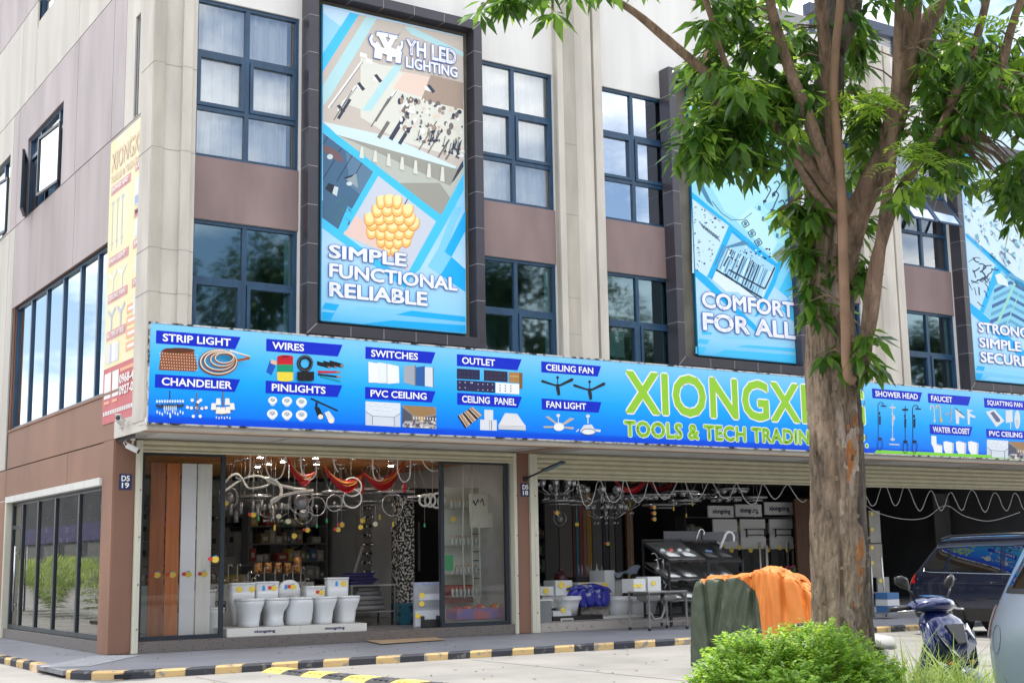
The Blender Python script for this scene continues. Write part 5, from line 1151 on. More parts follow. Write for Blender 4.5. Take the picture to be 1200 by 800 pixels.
m = MB(); m.box(x0+.12,.2,.17,x1-.14,.29,.30); m.box(x0+.12,.2,.30,x0+.15,.29,.36); m.box(x1-.17,.2,.30,x1-.14,.29,.36); bx_ = m.build('black_rack', BLKM, label='low black plastic rack in front of the tile sample board', cat='rack', bevel=.006)
# the right hand display window
t = thing('display_shelving', 'glass shelves of small bottles and fittings in the right hand shop window', 'shelving', (6.7,.8,.2))
a0, a1 = onY(527,600,.8).x, onY(585,600,.8).x
MB().box(a0,1.15,.2,a1+.1,1.2,2.6).build('backboard', mat('slatwall', (.62,.62,.54), .6, var=.15, scale=2), t)
for k, v in enumerate((595,638,672,698)):
    z = onY(545, v, .8).z; MB().box(a0,.75,z-.012,a0+.62,1.14,z).build('shelf', mat('shelf_glass', (.35,.42,.40), .15), t)
    m = MB()
    for i in range(7):
        x = a0+.06+i*.082; m.lathe([(.026,0),(.03,.01),(.03,.11),(.012,.13)], (x,.82,z), 9, mi=0); m.lathe([(.014,.13),(.014,.16)], (x,.82,z), 8, mi=1)
    m.build('bottle_row', [mat('bottle_pale', (.45,.47,.44), .3), mat('cap_orange', (.55,.18,.05), .4)], t)
m = MB()
for k in range(9): z = .95+k*.16; m.box(a0+.66,1.13,z,a1+.08,1.152,z+.012)
m.build('slat_grooves', BLKM, t)
for (u, v, kd) in ((531,608,'y'),(569,630,'y'),(576,630,'y')): q = onY(u, v, 1.0); tag_(t, q.x, 1.0, q.z, .06, kd)
MB().box(onY(522,640,.6).x,.6,onY(530,668,.6).z,onY(531,640,.6).x,.62,onY(530,650,.6).z).build('green_box', mat('green_pack', (.06,.36,.14), .5), label='small green pack on the glass shelves', cat='pack', bevel=.006)
for k, (v0, v1, u0, u1, lab) in enumerate(((578,600,550,572,'cream card with dark scribbled strokes at the top of the right window'),(600,618,551,580,'cream card below the scribbled one in the right window'))):
    a, b = onY(u0, v0, .7), onY(u1, v1, .7); m = MB(); m.box(a.x,.7,b.z,b.x,.72,a.z,0)
    if k == 0:
        for q in strokes([(553,592),(555,586),(557,592),(560,585),(562,590),(565,584),(567,592)], 1.1): m.slab([onY(u, v, .70)+Vector((0,-.004,0)) for u, v in q], (0,.003,0), 1)
    m.build('display_card', [mat('card_cream', (.75,.72,.62), .6), BLKM], label=lab, cat='card')
for k, u in enumerate((542,552.5,561)):
    a = onY(u, 540, .45); m = MB(); m.tube([(a.x+.01*math.sin(i), .45, 2.98-(2.98-.62)*i/8) for i in range(9)], .011, 6); m.build('cord', mat('cord_white', (.6,.6,.56), .6), label=('white hanging cord, left of three in the right window','white hanging cord, middle of three in the right window','white hanging cord, right of three in the right window')[k], cat='cord', group='hanging cords')
t = thing('carton_tray', 'orange and violet carton tray on the floor of the right shop window', 'carton', (6.6,.4,.5)); a, b = onY(534,714,.4), onY(597,722,.4)
MB().box(a.x,.35,b.z-.02,b.x-.05,.75,a.z+.01).build('tray', mat('tray_print', (.22,.16,.48), .5, col2=(.55,.15,.2), scale=5, thr=(.45,.55)), t, .006)
m = MB(); r_ = random.Random(4)
for k in range(22): m.box(*(lambda x, y: (x, y, a.z, x+.07, y+.05, a.z+r_.uniform(.03,.09)))(a.x+.03+r_.random()*(b.x-a.x-.2), .37+r_.random()*.28), k % 3)
m.build('packets', [mat('packet_orange', (.70,.20,.04), .5), mat('packet_red', (.5,.05,.04), .5), mat('packet_yellow', (.7,.5,.1), .5)], t)
MB().box(a.x,.3,.18,b.x-.05,.9,b.z-.03).build('counter_base', mat('base_grey', (.30,.31,.31), .5), t, .006)
q = onY(527,700,.9); MB().box(q.x,.9,q.z-.1,q.x+.5,1.1,q.z+.22).build('red_box', mat('red_pack', (.25,.04,.03), .5), label='dark red box behind the carton tray in the right window', cat='box', bevel=.008)

# ------------------------------------------------------------------ hanging lamps of the first shop
LEDW = mat('lamp_diffuser', (.72,.72,.68), .4); GOLD = mat('brass', (.60,.42,.18), .25, .9); DIM = mat('smoky_glass', (.28,.28,.30), .15, .3); SILV = mat('silver_leaf', (.55,.55,.56), .25, .7)
CZ = 3.06
def lamp_(kind, u, v, y, s, lab, tags=(), cz=None):
    cz = cz or 3.06
    p = onY(u, v, y); x, z = p.x, p.z; t = thing('pendant_lamp', lab, 'lamp', (x,y,cz), 'hanging lamps')
    m = MB(); m.lathe([(.07*min(1.6,s),0),(.085*min(1.6,s),-.012),(.08*min(1.6,s),-.03),(.02,-.035)], (x,y,cz), 20); m.build('ceiling_rose', CHR, t)
    f = MB(); wr = MB()
    if kind == 'rings':
        for dz in (.10,-.10): f.ring((x,y,z+dz*s), .16*s, .014*s, (.25,1,0), 40, 8)
        wr.tube([(x-.03,y,cz),(x-.03,y,z+.25*s)], .003, 4); mats = LEDW
    elif kind == 'swirl':
        pts = [(x+s*(.38*math.sin(a)+.14*math.sin(2*a+.6)), y+.2*s*math.cos(a*2), z+s*(.13*math.sin(a*2+.4)+.05*math.cos(3*a))) for a in [2*math.pi*k/80 for k in range(80)]]
        f.tube(pts, .020, 7, closed=True); mats = LEDW
        for dx in (-.3,0,.3): wr.tube([(x+dx*s*.5,y,cz),(x+dx*s,y,z)], .003, 4)
    elif kind == 'loop':
        pts = [(x+s*(.30*math.cos(a)+.25*math.cos(2*a)), y+.12*s*math.sin(a), z+s*(.17*math.sin(a)-.08*math.sin(2*a))) for a in [2*math.pi*k/80 for k in range(80)]]
        f.tube(pts, .026, 8, closed=True); mats = LEDW
        for dx in (-.25,.2): wr.tube([(x+dx*s,y,cz),(x+dx*s,y,z+.1)], .003, 4)
    elif kind == 'disc':
        f.lathe([(.30*s,-.02),(.34*s,-.02),(.35*s,0),(.34*s,.03),(.30*s,.035)], (x,y,z), 40); f.lathe([(.20*s,-.07),(.22*s,-.07),(.225*s,-.05),(.20*s,-.045)], (x,y,z), 36); mats = SILV
        for a in (0,2.1,4.2): wr.tube([(x+.05*math.cos(a),y+.05*math.sin(a),cz),(x+.3*s*math.cos(a),y+.3*s*math.sin(a),z)], .003, 4)
    elif kind == 'globe':
        f.ring((x,y,z), .20*s, .010, (0,1,0), 36, 6); f.ring((x,y,z), .19*s, .010, (.8,.6,0), 36, 6); f.ball((x,y,z-.01), .11*s, .11*s, .12*s, 18, 10); f.cyl((x,y,z+.1*s),(x,y,z+.2*s), .02, n=8); mats = DIM; wr.tube([(x,y,cz),(x,y,z+.2*s)], .004, 4)
    elif kind == 'ring':
        f.ring((x,y,z), .17*s, .011, (.1,1,0), 36, 6); f.ball((x,y,z), .03, .03, .03, 8, 6); mats = SILV; wr.tube([(x,y,cz),(x,y,z+.17*s)], .003, 4)
    elif kind == 'knot':
        for dx, r, n_ in ((-.16,.10,(.3,1,.1)),(-.05,.11,(.9,.5,0)),(.10,.13,(.2,1,.2)),(.18,.10,(-.5,1,.2))): f.ring((x+dx*s,y,z-.02*abs(dx)*s), r*s, .02, n_, 30, 7)
        mats = LEDW; wr.tube([(x,y,cz),(x,y,z+.1*s)], .004, 4)
    elif kind == 'tubes':
        for dx, dz in ((-.10,.02),(0,-.10),(.08,.04)): f.cyl((x+dx*s,y,z+dz*s-.1*s),(x+dx*s,y,z+dz*s+.1*s), .035*s, n=12); wr.tube([(x+dx*s,y,cz),(x+dx*s,y,z+dz*s+.1*s)], .003, 4)
        mats = DIM
    elif kind == 'chand':
        f.lathe([(.02,-.16),(.05,-.12),(.03,-.05),(.05,0),(.02,.06),(.015,.3)], (x,y,z), 14); mats = SILV
        for k in range(8):
            a = 2*math.pi*k/8+.2; dx, dy = math.cos(a)*s*.36, math.sin(a)*s*.36
            f.tube([(x,y,z-.06),(x+dx*.5,y+dy*.5,z-.12*s),(x+dx,y+dy,z-.02),(x+dx,y+dy,z+.04)], .010, 6); f.lathe([(.035*s,.04),(.055*s,.06),(.06*s,.15),(.055*s,.16)], (x+dx,y+dy,z), 12)
            f.ball((x+dx*.6,y+dy*.6,z-.2*s), .02, .02, .03, 6, 5)
        wr.tube([(x,y,cz),(x,y,z+.3)], .006, 5)
    elif kind == 'flower':
        f.lathe([(.03,.02),(.10*s,0),(.34*s,-.02),(.36*s,.01),(.1*s,.04)], (x,y,z), 30); mats = SILV
        for k in range(9): a = 2*math.pi*k/9; f.lathe([(.055*s,-.06),(.06*s,-.02),(.05*s,0)], (x+.26*s*math.cos(a),y+.26*s*math.sin(a),z-.02), 12)
        for a in (0,2.1,4.2): wr.tube([(x,y,cz),(x+.25*s*math.cos(a),y+.25*s*math.sin(a),z)], .003, 4)
    f.build('fixture', mats, t); wr.build('suspension_wire', mat('wire_grey', (.45,.45,.45), .4), t)
    for dx, dz, kd in tags: q = MB(); q.tube([(x+dx,y-.02,z),(x+dx,y-.02,z+dz)], .002, 4); q.build('tag_string', WHP, t); tag_(t, x+dx, y-.02, z+dz-.04, .055, kd)
    return t
LP = [('loop',333,574,1.2,.95,'twisted white loop lamp with a large round curl hanging near the front',((-.1,-.4,'w'),)),('swirl',287,566,1.5,1.0,'grey tangled ribbon lamp hanging next to the window bar',((-.35,-.3,'ry'),)),
 ('globe',353,587,1.4,1.15,'glass globe lamp inside thin metal rings',((.1,-.45,'ry'),)),('ring',371,593,1.6,.95,'small single ring lamp right of the glass globe',((.0,-.3,'g'),)),('globe',356,602,2.6,.9,'smaller dark globe lamp below the glass globe',()),
 ('rings',413,577,1.0,1.0,'pair of linked white ring lamps one above the other',((.15,-.55,'y'),)),('ring',392,589,1.3,.85,'thin upright ring lamp left of the linked pair',((.05,-.42,'ry'),)),
 ('disc',399,577,2.2,1.0,'wide silver disc lamp behind the linked rings',()),('disc',435,574,2.4,1.15,'silver disc lamp with a beaded rim, topmost of the disc lamps',()),('disc',462,577,1.8,1.1,'shiny silver disc lamp in front of the wardrobe',()),('disc',438,588,2.9,1.1,'silver disc lamp hanging lower behind the scroll ring',()),
 ('disc',486,583,1.7,1.0,'silver disc lamp beside the knot lamp',()),('ring',460,591,1.1,1.15,'round scroll ring lamp with a yellow tag',((.0,-.30,'yy'),(-.35,-.3,'w'))),('knot',507,586,1.0,1.0,'knot of four white ring lamps at the entrance',((-.18,-.4,'g'),)),
 ('tubes',277,598,2.0,1.0,'group of three smoky tube lamps at the left back',((.4,-.1,'g'),)),('tubes',302,594,2.6,.9,'pale tube lamps behind the twisted loop',()),('disc',299,582,3.0,.9,'dim disc lamp behind the tangled ribbon lamp',()),('ring',480,572,2.2,.9,'dark ring lamp above the disc lamps',()),
 ('disc',400,594,3.2,1.0,'lowest dim disc lamp at the back of the first shop',()),('globe',268,583,2.8,.9,'small round lamp seen at the edge of the left window',()),('chand',320,600,3.8,.8,'dim chandelier at the back of the first shop',()),
 ('disc',372,580,3.3,1.0,'dim disc lamp behind the single ring',())]
for k in LP: lamp_(*k)
for k, (u, v, y) in enumerate(((305,535,1.2),(315,543,2.0),(332,540,1.5),(371,543,1.8),(370,536,.9),(413,535,.6),(458,545,2.0),(505,540,.5),(296,547,2.4))):
    p = onY(u, v, y); d_ = (3.06-CAM.z)/(p.z-CAM.z); q = CAM+(p-CAM)*d_
    if q.y < .2 or q.y > 3.4: q.y = max(.25, min(3.3, q.y))
    m = MB(); m.lathe([(.07,0),(.07,-.012),(.05,-.014)], (q.x,q.y,3.06), 20); o = m.build('rim', CHR)
    t = thing('ceiling_downlight', 'lit round downlight in the wooden shop ceiling', 'ceiling light', (q.x,q.y,3.06), 'downlights in the wooden ceiling'); attach(o, t)
    MB().lathe([(.048,-.0145),(.048,-.017)], (q.x,q.y,3.06), 18).build('lit_disc', emis('downlight_glow', (1,.93,.80), 75), t)
# red and gold bunting
RB = mat('red_satin', (.48,.015,.025), .45); GB = mat('gold_satin', (.72,.38,.09), .4)
for k, (u0, v0, u1, v1, y, sag, lab) in enumerate(((337,533,368,552,.9,.16,'short red and gold satin swag at the left end'),(381,545,427,552,.8,.20,'red and gold satin swag in the middle of the entrance'),(427,552,474,537,.8,.22,'red and gold satin swag at the right end, rising to the ceiling'))):
    A, B = onY(u0, v0, y), onY(u1, v1, y+.3); t = thing('satin_swag', lab, 'bunting', (A+B)/2, 'red and gold swags')
    def swg(o, d0, d1): return lambda a, b: (lambda P, s_: Vector((P.x, P.y+.04*math.sin(b*9+a*4)-.02*o, P.z-sag*s_*(1+.1*b)-d0-(d1-d0)*b*(.25+.75*s_)))) (A+(B-A)*a, 4*a*(1-a))
    m = MB(); m.grid(swg(0,.0,.20), 20, 6); m.build('red_cloth', RB, t); m = MB(); m.grid(swg(1,.02,.085), 20, 3); m.build('gold_band', GB, t)
for k, (u, v, y) in enumerate(((474,566,.8),(425,567,1.2))): 
    p = onY(u, v, y); m = MB()
    for j in range(3): m.ball((p.x,y,p.z-j*.06), .035, .035, .04, 10, 6)
    m.tube([(p.x,y,p.z),(p.x,y,3.05)], .003, 4); m.build('red_tassel', RB, label=('red tassel hanging under the right swag','smaller red tassel behind the middle swag')[k], cat='tassel')
# loops of cable hanging under the shutter
CAB = mat('cable_white', (.62,.62,.60), .5)
def cable(name, lab, pts, y, r=.011):
    P = [onY(u, v, y) for u, v in pts]; N = []
    for i in range(len(P)-1):
        p0, p1, p2, p3 = P[max(0,i-1)], P[i], P[i+1], P[min(len(P)-1,i+2)]
        for k in range(8): t = k/8; N.append(.5*((2*p1)+(p2-p0)*t+(2*p0-5*p1+4*p2-p3)*t*t+(3*p1-p0-3*p2+p3)*t**3))
    N.append(P[-1]); MB().tube(N, r, 6).build(name, CAB, label=lab, cat='cable')
for k, (pts, lab) in enumerate((([(293,530),(293,550),(290,558),(283,561),(276,559)],'white cable hook hanging next to the window bar'),([(311,530),(312,548),(316,558),(323,561),(330,557),(334,544),(335,530)],'left white cable loop under the shutter'),([(352,530),(353,548),(357,558),(363,562),(369,557),(371,545),(372,530)],'second white cable loop under the shutter'),
  ([(390,533),(392,545),(396,553)],'short straight white cable end'),([(437,535),(437,552),(440,561),(445,563),(449,560)],'white cable hook left of the tassel'),([(466,535),(466,551),(470,562),(475,564),(480,559),(481,548),(481,535)],'white cable loop round the red tassel'),([(494,536),(498,545),(505,551),(513,551),(521,549)],'slack white cable beside the window bar'))): cable('hanging_cable', lab, pts, .22)
wv = [(652,556),(660,561),(669,562.5),(674,561),(677.5,564),(681,580),(684,590),(688.5,592.5),(693,589),(697,577),(700,565),(704,563.5),(707,570),(713,584),(718,588),(723,587),(728,578),(731,563),(733,562),(738,575),(744,586),(748,588),(754,583),(759,566),(761,562),(764,562),(770,576),(776,583.5),(781,584),(788,576),(794,564),(801,562),(806,573),(812,583),(818,584),(823,579),(829,567),(833,563.5),(838,570),(843,579),(848,583),(855,582),(860,571),(863,566),(867,573),(873,585),(879,590),(885,590),(890,578),(893,567.5),(897,570),(903,580),(908,584.5),(914,580),(919,571),(924,568),(930,577),(936,585),(941,588),(945,585)]
cable('wavy_light_cable', 'long wavy white light cable strung across the opening of the second shop', wv, .25, .0085)
wv2 = [(1012,575),(1017,585),(1021,592),(1026,590),(1030,578),(1034,568),(1038,569),(1042,578),(1046,589),(1050,592),(1054,586),(1058,573),(1062,569),(1067,577),(1072,590),(1077,598),(1081,595),(1086,582),(1090,575),(1094,578),(1099,592),(1103,598),(1107,592),(1111,580),(1115,577),(1120,586),(1125,596),(1129,596),(1133,584),(1138,574),(1143,578),(1148,590),(1153,599),(1157,597),(1161,585),(1165,577),(1170,581),(1175,593),(1180,598),(1184,590),(1188,578),(1193,581),(1198,594),(1204,600)]
cable('wavy_light_cable', 'wavy white light cable strung across the third shop behind the parked cars', wv2, .25, .0085)
cable('slack_cable', 'thin slack cable drooping below the wavy one', [(1012,590),(1030,601),(1060,608),(1085,606),(1108,592),(1130,604),(1160,610),(1195,600)], .3, .007)

# ------------------------------------------------------------------ second shop
def box_at(name, lab, cat, u0, v0, u1, v1, y, d, m_, bevel=.006, group=None, tags=()):
    a, b = onY(u0, v0, y), onY(u1, v1, y); t = thing(name, lab, cat, ((a.x+b.x)/2,y,b.z), group)
    MB().box(a.x,y,b.z,b.x,y+d,a.z).build('body', m_, t, bevel)
    for u, v, r in tags: q = onY(u, v, y-.01); tag_(t, q.x, y-.012, q.z, r, 'y')
    return t
cols = [(640,656,(.05,.05,.05),'near black'),(657,672,(.09,.08,.07),'dark grey brown'),(673,676,(.07,.02,.025),'narrow maroon'),(676.5,680,(.012,.12,.16),'teal blue'),(680.5,685,(.17,.028,.02),'brick red'),(685.5,689,(.20,.12,.08),'tan'),(689.5,695,(.30,.16,.02),'mustard yellow'),(696,707,(.09,.09,.09),'grey marbled'),(708,715,(.02,.02,.03),'blue black'),(716,722,(.08,.08,.08),'mid grey'),(723,731,(.035,.03,.03),'brown black')]
for u0, u1, c, nm in cols:
    a, b = onY(u0, 690, 4.5), onY(u1, 690, 4.5); t = thing('colour_panel', 'tall %s sample panel at the back of the second shop' % nm, 'panel', ((a.x+b.x)/2,4.5,.17), 'colour sample panels')
    MB().box(a.x,4.5,.17,b.x,4.54,2.75).build('board', mat('panel_'+nm.replace(' ', '_'), tuple(q*1.6 for q in c), .5, var=.15, scale=2), t, .004)
a, b = onY(734,592,3.6), onY(744.5,700,3.6); t = thing('sample_door', 'brown door with three framed pale glass panes in the second shop', 'door', ((a.x+b.x)/2,3.6,.17))
MB().box(a.x,3.6,.17,b.x,3.66,2.55).build('door_leaf', mat('door_brown', (.22,.10,.045), .5, var=.2, scale=3), t, .005)
for z0, z1, c in ((1.95,2.3,'a'),(1.5,1.87,'a'),(1.05,1.42,'a'),(.5,.98,'b')): MB().box(a.x+.08,3.585,z0,b.x-.08,3.6,z1).build('pane', mat('pane_'+c, (.24,.34,.36) if c == 'a' else (.40,.36,.33), .3, col2=(.12,.17,.18), scale=30, thr=(.3,.6)), t)
MB().box(a.x+.06,3.58,2.34,b.x-.06,3.6,2.5).build('green_plaque', mat('plaque_green', (.30,.38,.10), .5), t)
BXW = mat('box_white', (.66,.68,.68), .4); BXG = mat('box_grey', (.20,.215,.225), .5); BXM = mat('box_pale', (.48,.48,.46), .5)
box_at('grey_cabinet','low dark grey cabinet with a white top just inside the second shop','cabinet',632,704,647,733,.30,.35,BXG); a, b = onY(632,704,.29), onY(647.5,704,.29); MB().box(a.x,.285,a.z+.001,b.x+.01,.66,a.z+.025).build('cabinet_top', BXW, label='white slab resting on the low dark grey cabinet', cat='slab')
box_at('white_box','white box with a yellow tag at the far left of the second shop','box',633,687,649,697,.7,.4,BXW,tags=((640,692,.07),)); box_at('white_box','white box with two yellow star tags above the grey basin','box',651,680,671,697,.7,.4,BXW,tags=((658,685,.08),(667,689,.08)))
box_at('low_pale_box','pale grey box with a dark top line below the white boxes','box',635,697,654,712,.75,.4,BXM); box_at('white_drawer_box','long white drawer box on the plinth beside the basin','box',648,716,670,722,.45,.3,BXW,tags=((660,714.5,.06),))
box_at('white_counter','white counter with yellow tags behind the blue plastic bundle','counter',677,682.5,712,688,.9,.5,BXW,tags=((685,686.5,.09),(697,686.5,.09),(708,686,.09)))
box_at('white_cabinet','tall white bathroom cabinet with a slanted grey cloth leaning on it','cabinet',708.5,668,721,697,1.0,.5,BXW); box_at('white_ledge','cream ledge right of the tall white cabinet','ledge',721,679,746,697,1.05,.4,BXM,tags=((739,674,.07),))
box_at('white_carton','white toilet carton with two yellow tags standing on the sink table, left one','carton',742.5,678,757,694,-.62,.35,BXW,tags=((744.5,686,.05),(750,686,.05)),group='white cartons on the sink table'); box_at('white_carton','white carton with one large yellow tag standing on the sink table, right one','carton',759,675.5,775,693.5,-.55,.35,BXW,tags=((766,683,.055),),group='white cartons on the sink table')
def basin(lab, u, v0, v1, w_, y, m_):
    a, b = onY(u, v0, y), onY(u, v1, y); t = thing('pedestal_basin', lab, 'basin', (a.x,y,b.z)); h = a.z-b.z; m = MB()
    m.loft([((a.x,y+.2,b.z),(w_*.36,0,0),(0,.18,0),3),((a.x,y+.2,b.z+h*.6),(w_*.42,0,0),(0,.22,0),3),((a.x,y+.2,b.z+h*.82),(w_*.46,0,0),(0,.25,0),3),((a.x,y+.2,b.z+h*.9),(w_*.52,0,0),(0,.28,0),3),((a.x,y+.2,a.z),(w_*.52,0,0),(0,.28,0),3)], 30); m.build('bowl', m_, t)
    MB().loft([((a.x,y+.2,a.z+.002),(w_*.52,0,0),(0,.28,0),3),((a.x,y+.2,a.z+.03),(w_*.5,0,0),(0,.27,0),3)], 30).build('lid', m_, t); return t
basin('white toilet bowl with a grey shaded side left of the blue bundle', 671, 700, 721.5, .46, .5, CER); basin('white tapered toilet bowl right of the blue bundle', 731, 700, 722, .44, .5, CER); basin('broad white toilet bowl behind the steel sink table', 757, 700, 724, .80, .6, CER)
box_at('grey_side_panel','grey panel between the blue bundle and the tapered toilet','panel',716,697,724,722,.75,.3,CER2)
t = box_at('display_plinth','white plinth lettered xiongxing in the second shop','plinth',707,722,776,731,.38,.8,PLW,group='white display plinths'); a, b = onY(721,724.5,.37), onY(732,729,.37); text('lettering','xiongxing',a.x,b.x,b.z,a.z,.374,flat(60,60,90),t,bold=.02)
t = box_at('black_plinth','black low plinth with a grey lettered plate left of the white one','plinth',648,722,707,731.5,.36,.8,BLKM); a, b = onY(657,724,.35), onY(672,732,.35); MB().box(a.x,.345,b.z,b.x,.355,a.z).build('plate', BXM, t); text('lettering','xiongxing',a.x+.02,b.x-.02,a.z-.07,a.z-.025,.343,flat(40,40,60),t,bold=.02)
bb = thing('blue_bundle', 'crumpled dark blue plastic wrapped bundle on a marble block', 'bundle', onY(695,712,.6)); r_ = random.Random(2); a = onY(693,700,.6)
for k in range(5):
    m = MB(); cx = a.x-.36+k*.18; secs = []
    for i in range(7): z = a.z+.19-.36*i/6; w_ = .05+.075*math.sin(math.pi*(i+.6)/7.2)+r_.uniform(-.012,.012); secs.append(((cx+r_.uniform(-.02,.02),.7,z),(w_,0,0),(0,.12+r_.uniform(-.03,.03),0),2.2))
    m.loft(secs, 14); m.build('bag', mat('blue_plastic', (.03,.035,.30), .25, col2=(.30,.31,.42), scale=7, thr=(.38,.44)), bb)
m = MB(); m.loft([((a.x-.5,.7,a.z+.17),(0,.1,0),(0,0,.02)),((a.x-.3,.7,a.z+.19),(0,.14,0),(0,0,.05)),((a.x+.1,.7,a.z+.21),(0,.14,0),(0,0,.06)),((a.x+.42,.7,a.z+.15),(0,.12,0),(0,0,.05)),((a.x+.52,.7,a.z+.10),(0,.05,0),(0,0,.02))], 14); m.build('top_wrap', mat('blue_plastic', (0,0,0)), bb)
box_at('marble_block','dark speckled marble block under the blue bundle','block',681,708,714,721.5,.72,.35,mat('speckled_marble', (.10,.09,.085), .3, col2=(.32,.29,.26), scale=26, thr=(.55,.66)))
gc = thing('grey_cloth', 'grey cloth thrown over the white cabinet in the second shop', 'cloth', onY(735,670,.95)); A, B = onY(721,673,.95), onY(749,664,.95)
def gf(u, v): p = A+(B-A)*u; return (p.x, .9+.3*v, p.z+.05*math.sin(u*7+v*3)-.10*abs(v-.5)*2*(.6+.4*math.sin(u*11)))
MB().grid(gf, 24, 12).build('cloth', mat('grey_cloth', (.24,.27,.34), .8), gc)
pn = MB(); a = onY(735,680,.85); pn.slab([onY(730,699,.85),onY(741,699,.85),onY(749,672,.85),onY(742,672,.85)], (0,.05,0)); pn.build('dark_slab', mat('slab_black', (.02,.02,.022), .3), label='dark slab leaning diagonally beside the sink table', cat='slab', bevel=.005)
bt = thing('bottle_group', 'dark counter with a few slim bottles behind the white counter', 'counter', onY(695,678,1.5)); a, b = onY(675,676,1.5), onY(712,682,1.5); MB().box(a.x,1.5,.17,b.x,1.9,a.z).build('counter', BLKM, bt)
for u in (680,684,690,695,701.5,707): p = onY(u, 676, 1.55); MB().lathe([(.025,0),(.025,.14),(.01,.18),(.01,.24)], (p.x,1.6,a.z), 9).build('bottle', mat('bottle_dim', (.16,.17,.22), .2) if u != 701.5 else mat('bottle_cream', (.6,.58,.4), .4), bt)
pr = MB(); a = onY(657,673,1.4); pr.lathe([(.10,-.2),(.14,-.05),(.10,.08),(.05,.10)], (a.x,1.4,a.z-.05), 14); pr.ball((a.x,1.4,a.z+.09), .05, .05, .06, 12, 8); pr.build('dark_red_vase', mat('vase_red', (.06,.012,.014), .4), label='dark red vase on the back counter of the second shop', cat='vase')
# steel sink table on the pavement
t = thing('sink_table', 'stainless steel sink on thin legs standing on the pavement at the second shop', 'sink', (9.5,-.9,0)); x0, x1, y0, y1 = onZ(740,738,0).x+.04, 10.35, -1.15, -.55
z1 = onY(742,693,-.95).z; MB().box(x0,y0,z1-.03,x1,y1,z1).build('top', STEEL, t, .004)
for x in (x0+.02,x1-.02):
    for y in (y0+.02,y1-.02): o = MB().box(x-.014,y-.014,0.04,x+.014,y+.014,z1-.03).build('leg', STEEL, t); MB().box(x-.02,y-.02,.001,x+.02,y+.02,.05).build('rubber_foot', BLKM, o)
m = MB(); m.box(x0+.02,y0+.01,.14,x1-.02,y0+.03,.16); m.box(x0+.02,y1-.03,.14,x1-.02,y1-.01,.16); m.build('stretcher', STEEL, t)
m = MB()
for xa in (x0+.08,x0+.46): m.loft([((xa+.16,-.85,z1-.03),(.16,0,0),(0,.2,0),5),((xa+.16,-.85,z1-.15),(.155,0,0),(0,.19,0),5),((xa+.16,-.85,z1-.19),(.11,0,0),(0,.14,0),4)], 24)
m.build('bowl', mat('steel_bowl', (.38,.38,.36), .35, .85), t); m = MB(); m.tube([(x0+.24,-.85,z1-.19),(x0+.24,-.85,z1-.34),(x0+.34,-.87,z1-.50),(x0+.5,-.88,z1-.48),(x0+.58,-.87,z1-.34),(x0+.60,-.85,z1-.19)], .022, 8); m.build('waste_hose', mat('hose_grey', (.25,.25,.25), .5), t)
# two black display racks of sinks
def sink_rack(lab, u0, u1, v0, y, dx, gn):
    a, b = onY(u0, v0, y), onY(u1, v0, y); t = thing('sink_rack', lab, 'display rack', ((a.x+b.x)/2,y,0), 'black sink display racks'); w_ = b.x-a.x; zt = a.z; zb = .02
    m = MB()
    for x in (a.x,b.x):
        m.bar((x,y,zb),(x,y,zt-.30), .035); m.bar((x,y+.75,zb),(x,y+.75,zt+.12), .035); m.bar((x,y,zt-.30),(x,y+.75,zt+.05), .035)
        for k in (1,2): m.bar((x,y,zt-.30-.38*k),(x,y+.75,zt+.0-.38*k), .03)
    for yy, z in ((y,zt-.30),(y+.75,zt+.1),(y,.2),(y+.75,.2)): m.bar((a.x,yy,z),(b.x,yy,z), .035)
    m.build('rack_frame', BLKM, t)
    for k in range(3):
        z0, z1_ = zt-.30-.38*k+.03, zt+.05-.38*k+.0; m = MB(); q = lambda s, r: (a.x+.03+(w_-.06)*s, y+.02+.70*r, z0+(z1_-z0)*r)
        m.slab([q(0,0),q(1,0),q(1,1),q(0,1)], (0,0,.012), 0)
        for s0 in (.06,.52):
            m.loft([((lambda p: (p[0],p[1],p[2]+.014))(q(s0+.21,.5)),(w_*.19,0,0),Vector((0,.26,(z1_-z0)/.7*.26)),4),((lambda p: (p[0],p[1]+.03,p[2]-.09))(q(s0+.21,.5)),(w_*.16,0,0),Vector((0,.22,(z1_-z0)/.7*.22)),4)], 22, mi=1)
        m.build('sink', [STEEL, mat('steel_bowl_light', (.45,.46,.46), .3, .8)] if gn != 2 or k else [BLKM, mat('sink_black', (.03,.03,.035), .3)], t)
    return t, a, b
t1, a, b = sink_rack('black tiered rack holding steel sinks, the left one', 783, 828, 638, -.55, 0, 1); t2, a2, b2 = sink_rack('black tiered rack with a tall curved tap, the right one', 829, 869, 639, -.5, 0, 2)
r_ = random.Random(9)
for k in range(4): q = a+(b-a)*(.15+.22*k); MB().ball((q.x,-.2,a.z-.11), .055, .05, .05, 10, 6).build('wrapped_fitting', mat('wrap%d' % k, ((.7,.72,.74),(.6,.12,.1),(.65,.67,.7),(.5,.52,.55))[k], .3), t1)
m = MB(); q = a2+(b2-a2)*.4; m.ball((q.x,-.1,a2.z-.12), .12, .08, .05, 12, 7); m.build('blue_wrap', mat('wrap_blue', (.08,.20,.42), .3, col2=(.4,.5,.6), scale=12, thr=(.4,.6)), t2)
for tt, u, v, h, r in ((t1,823,631,.18,.016),(t2,856,640,.30,.026)):
    p = onY(u, v, 0); m = MB(); pts = [(p.x-.28*h/.3,0,p.z-.05)]
    for k in range(9): an = math.pi*(.75-.95*k/8); pts.append((p.x-.02+.12*h/.3*math.cos(an), 0, p.z+.03+h*.45+.12*h/.3*math.sin(an)))
    m.tube(pts, r, 9); m.build('curved_tap', CHR if h < .2 else mat('tap_white', (.75,.76,.76), .2), tt)
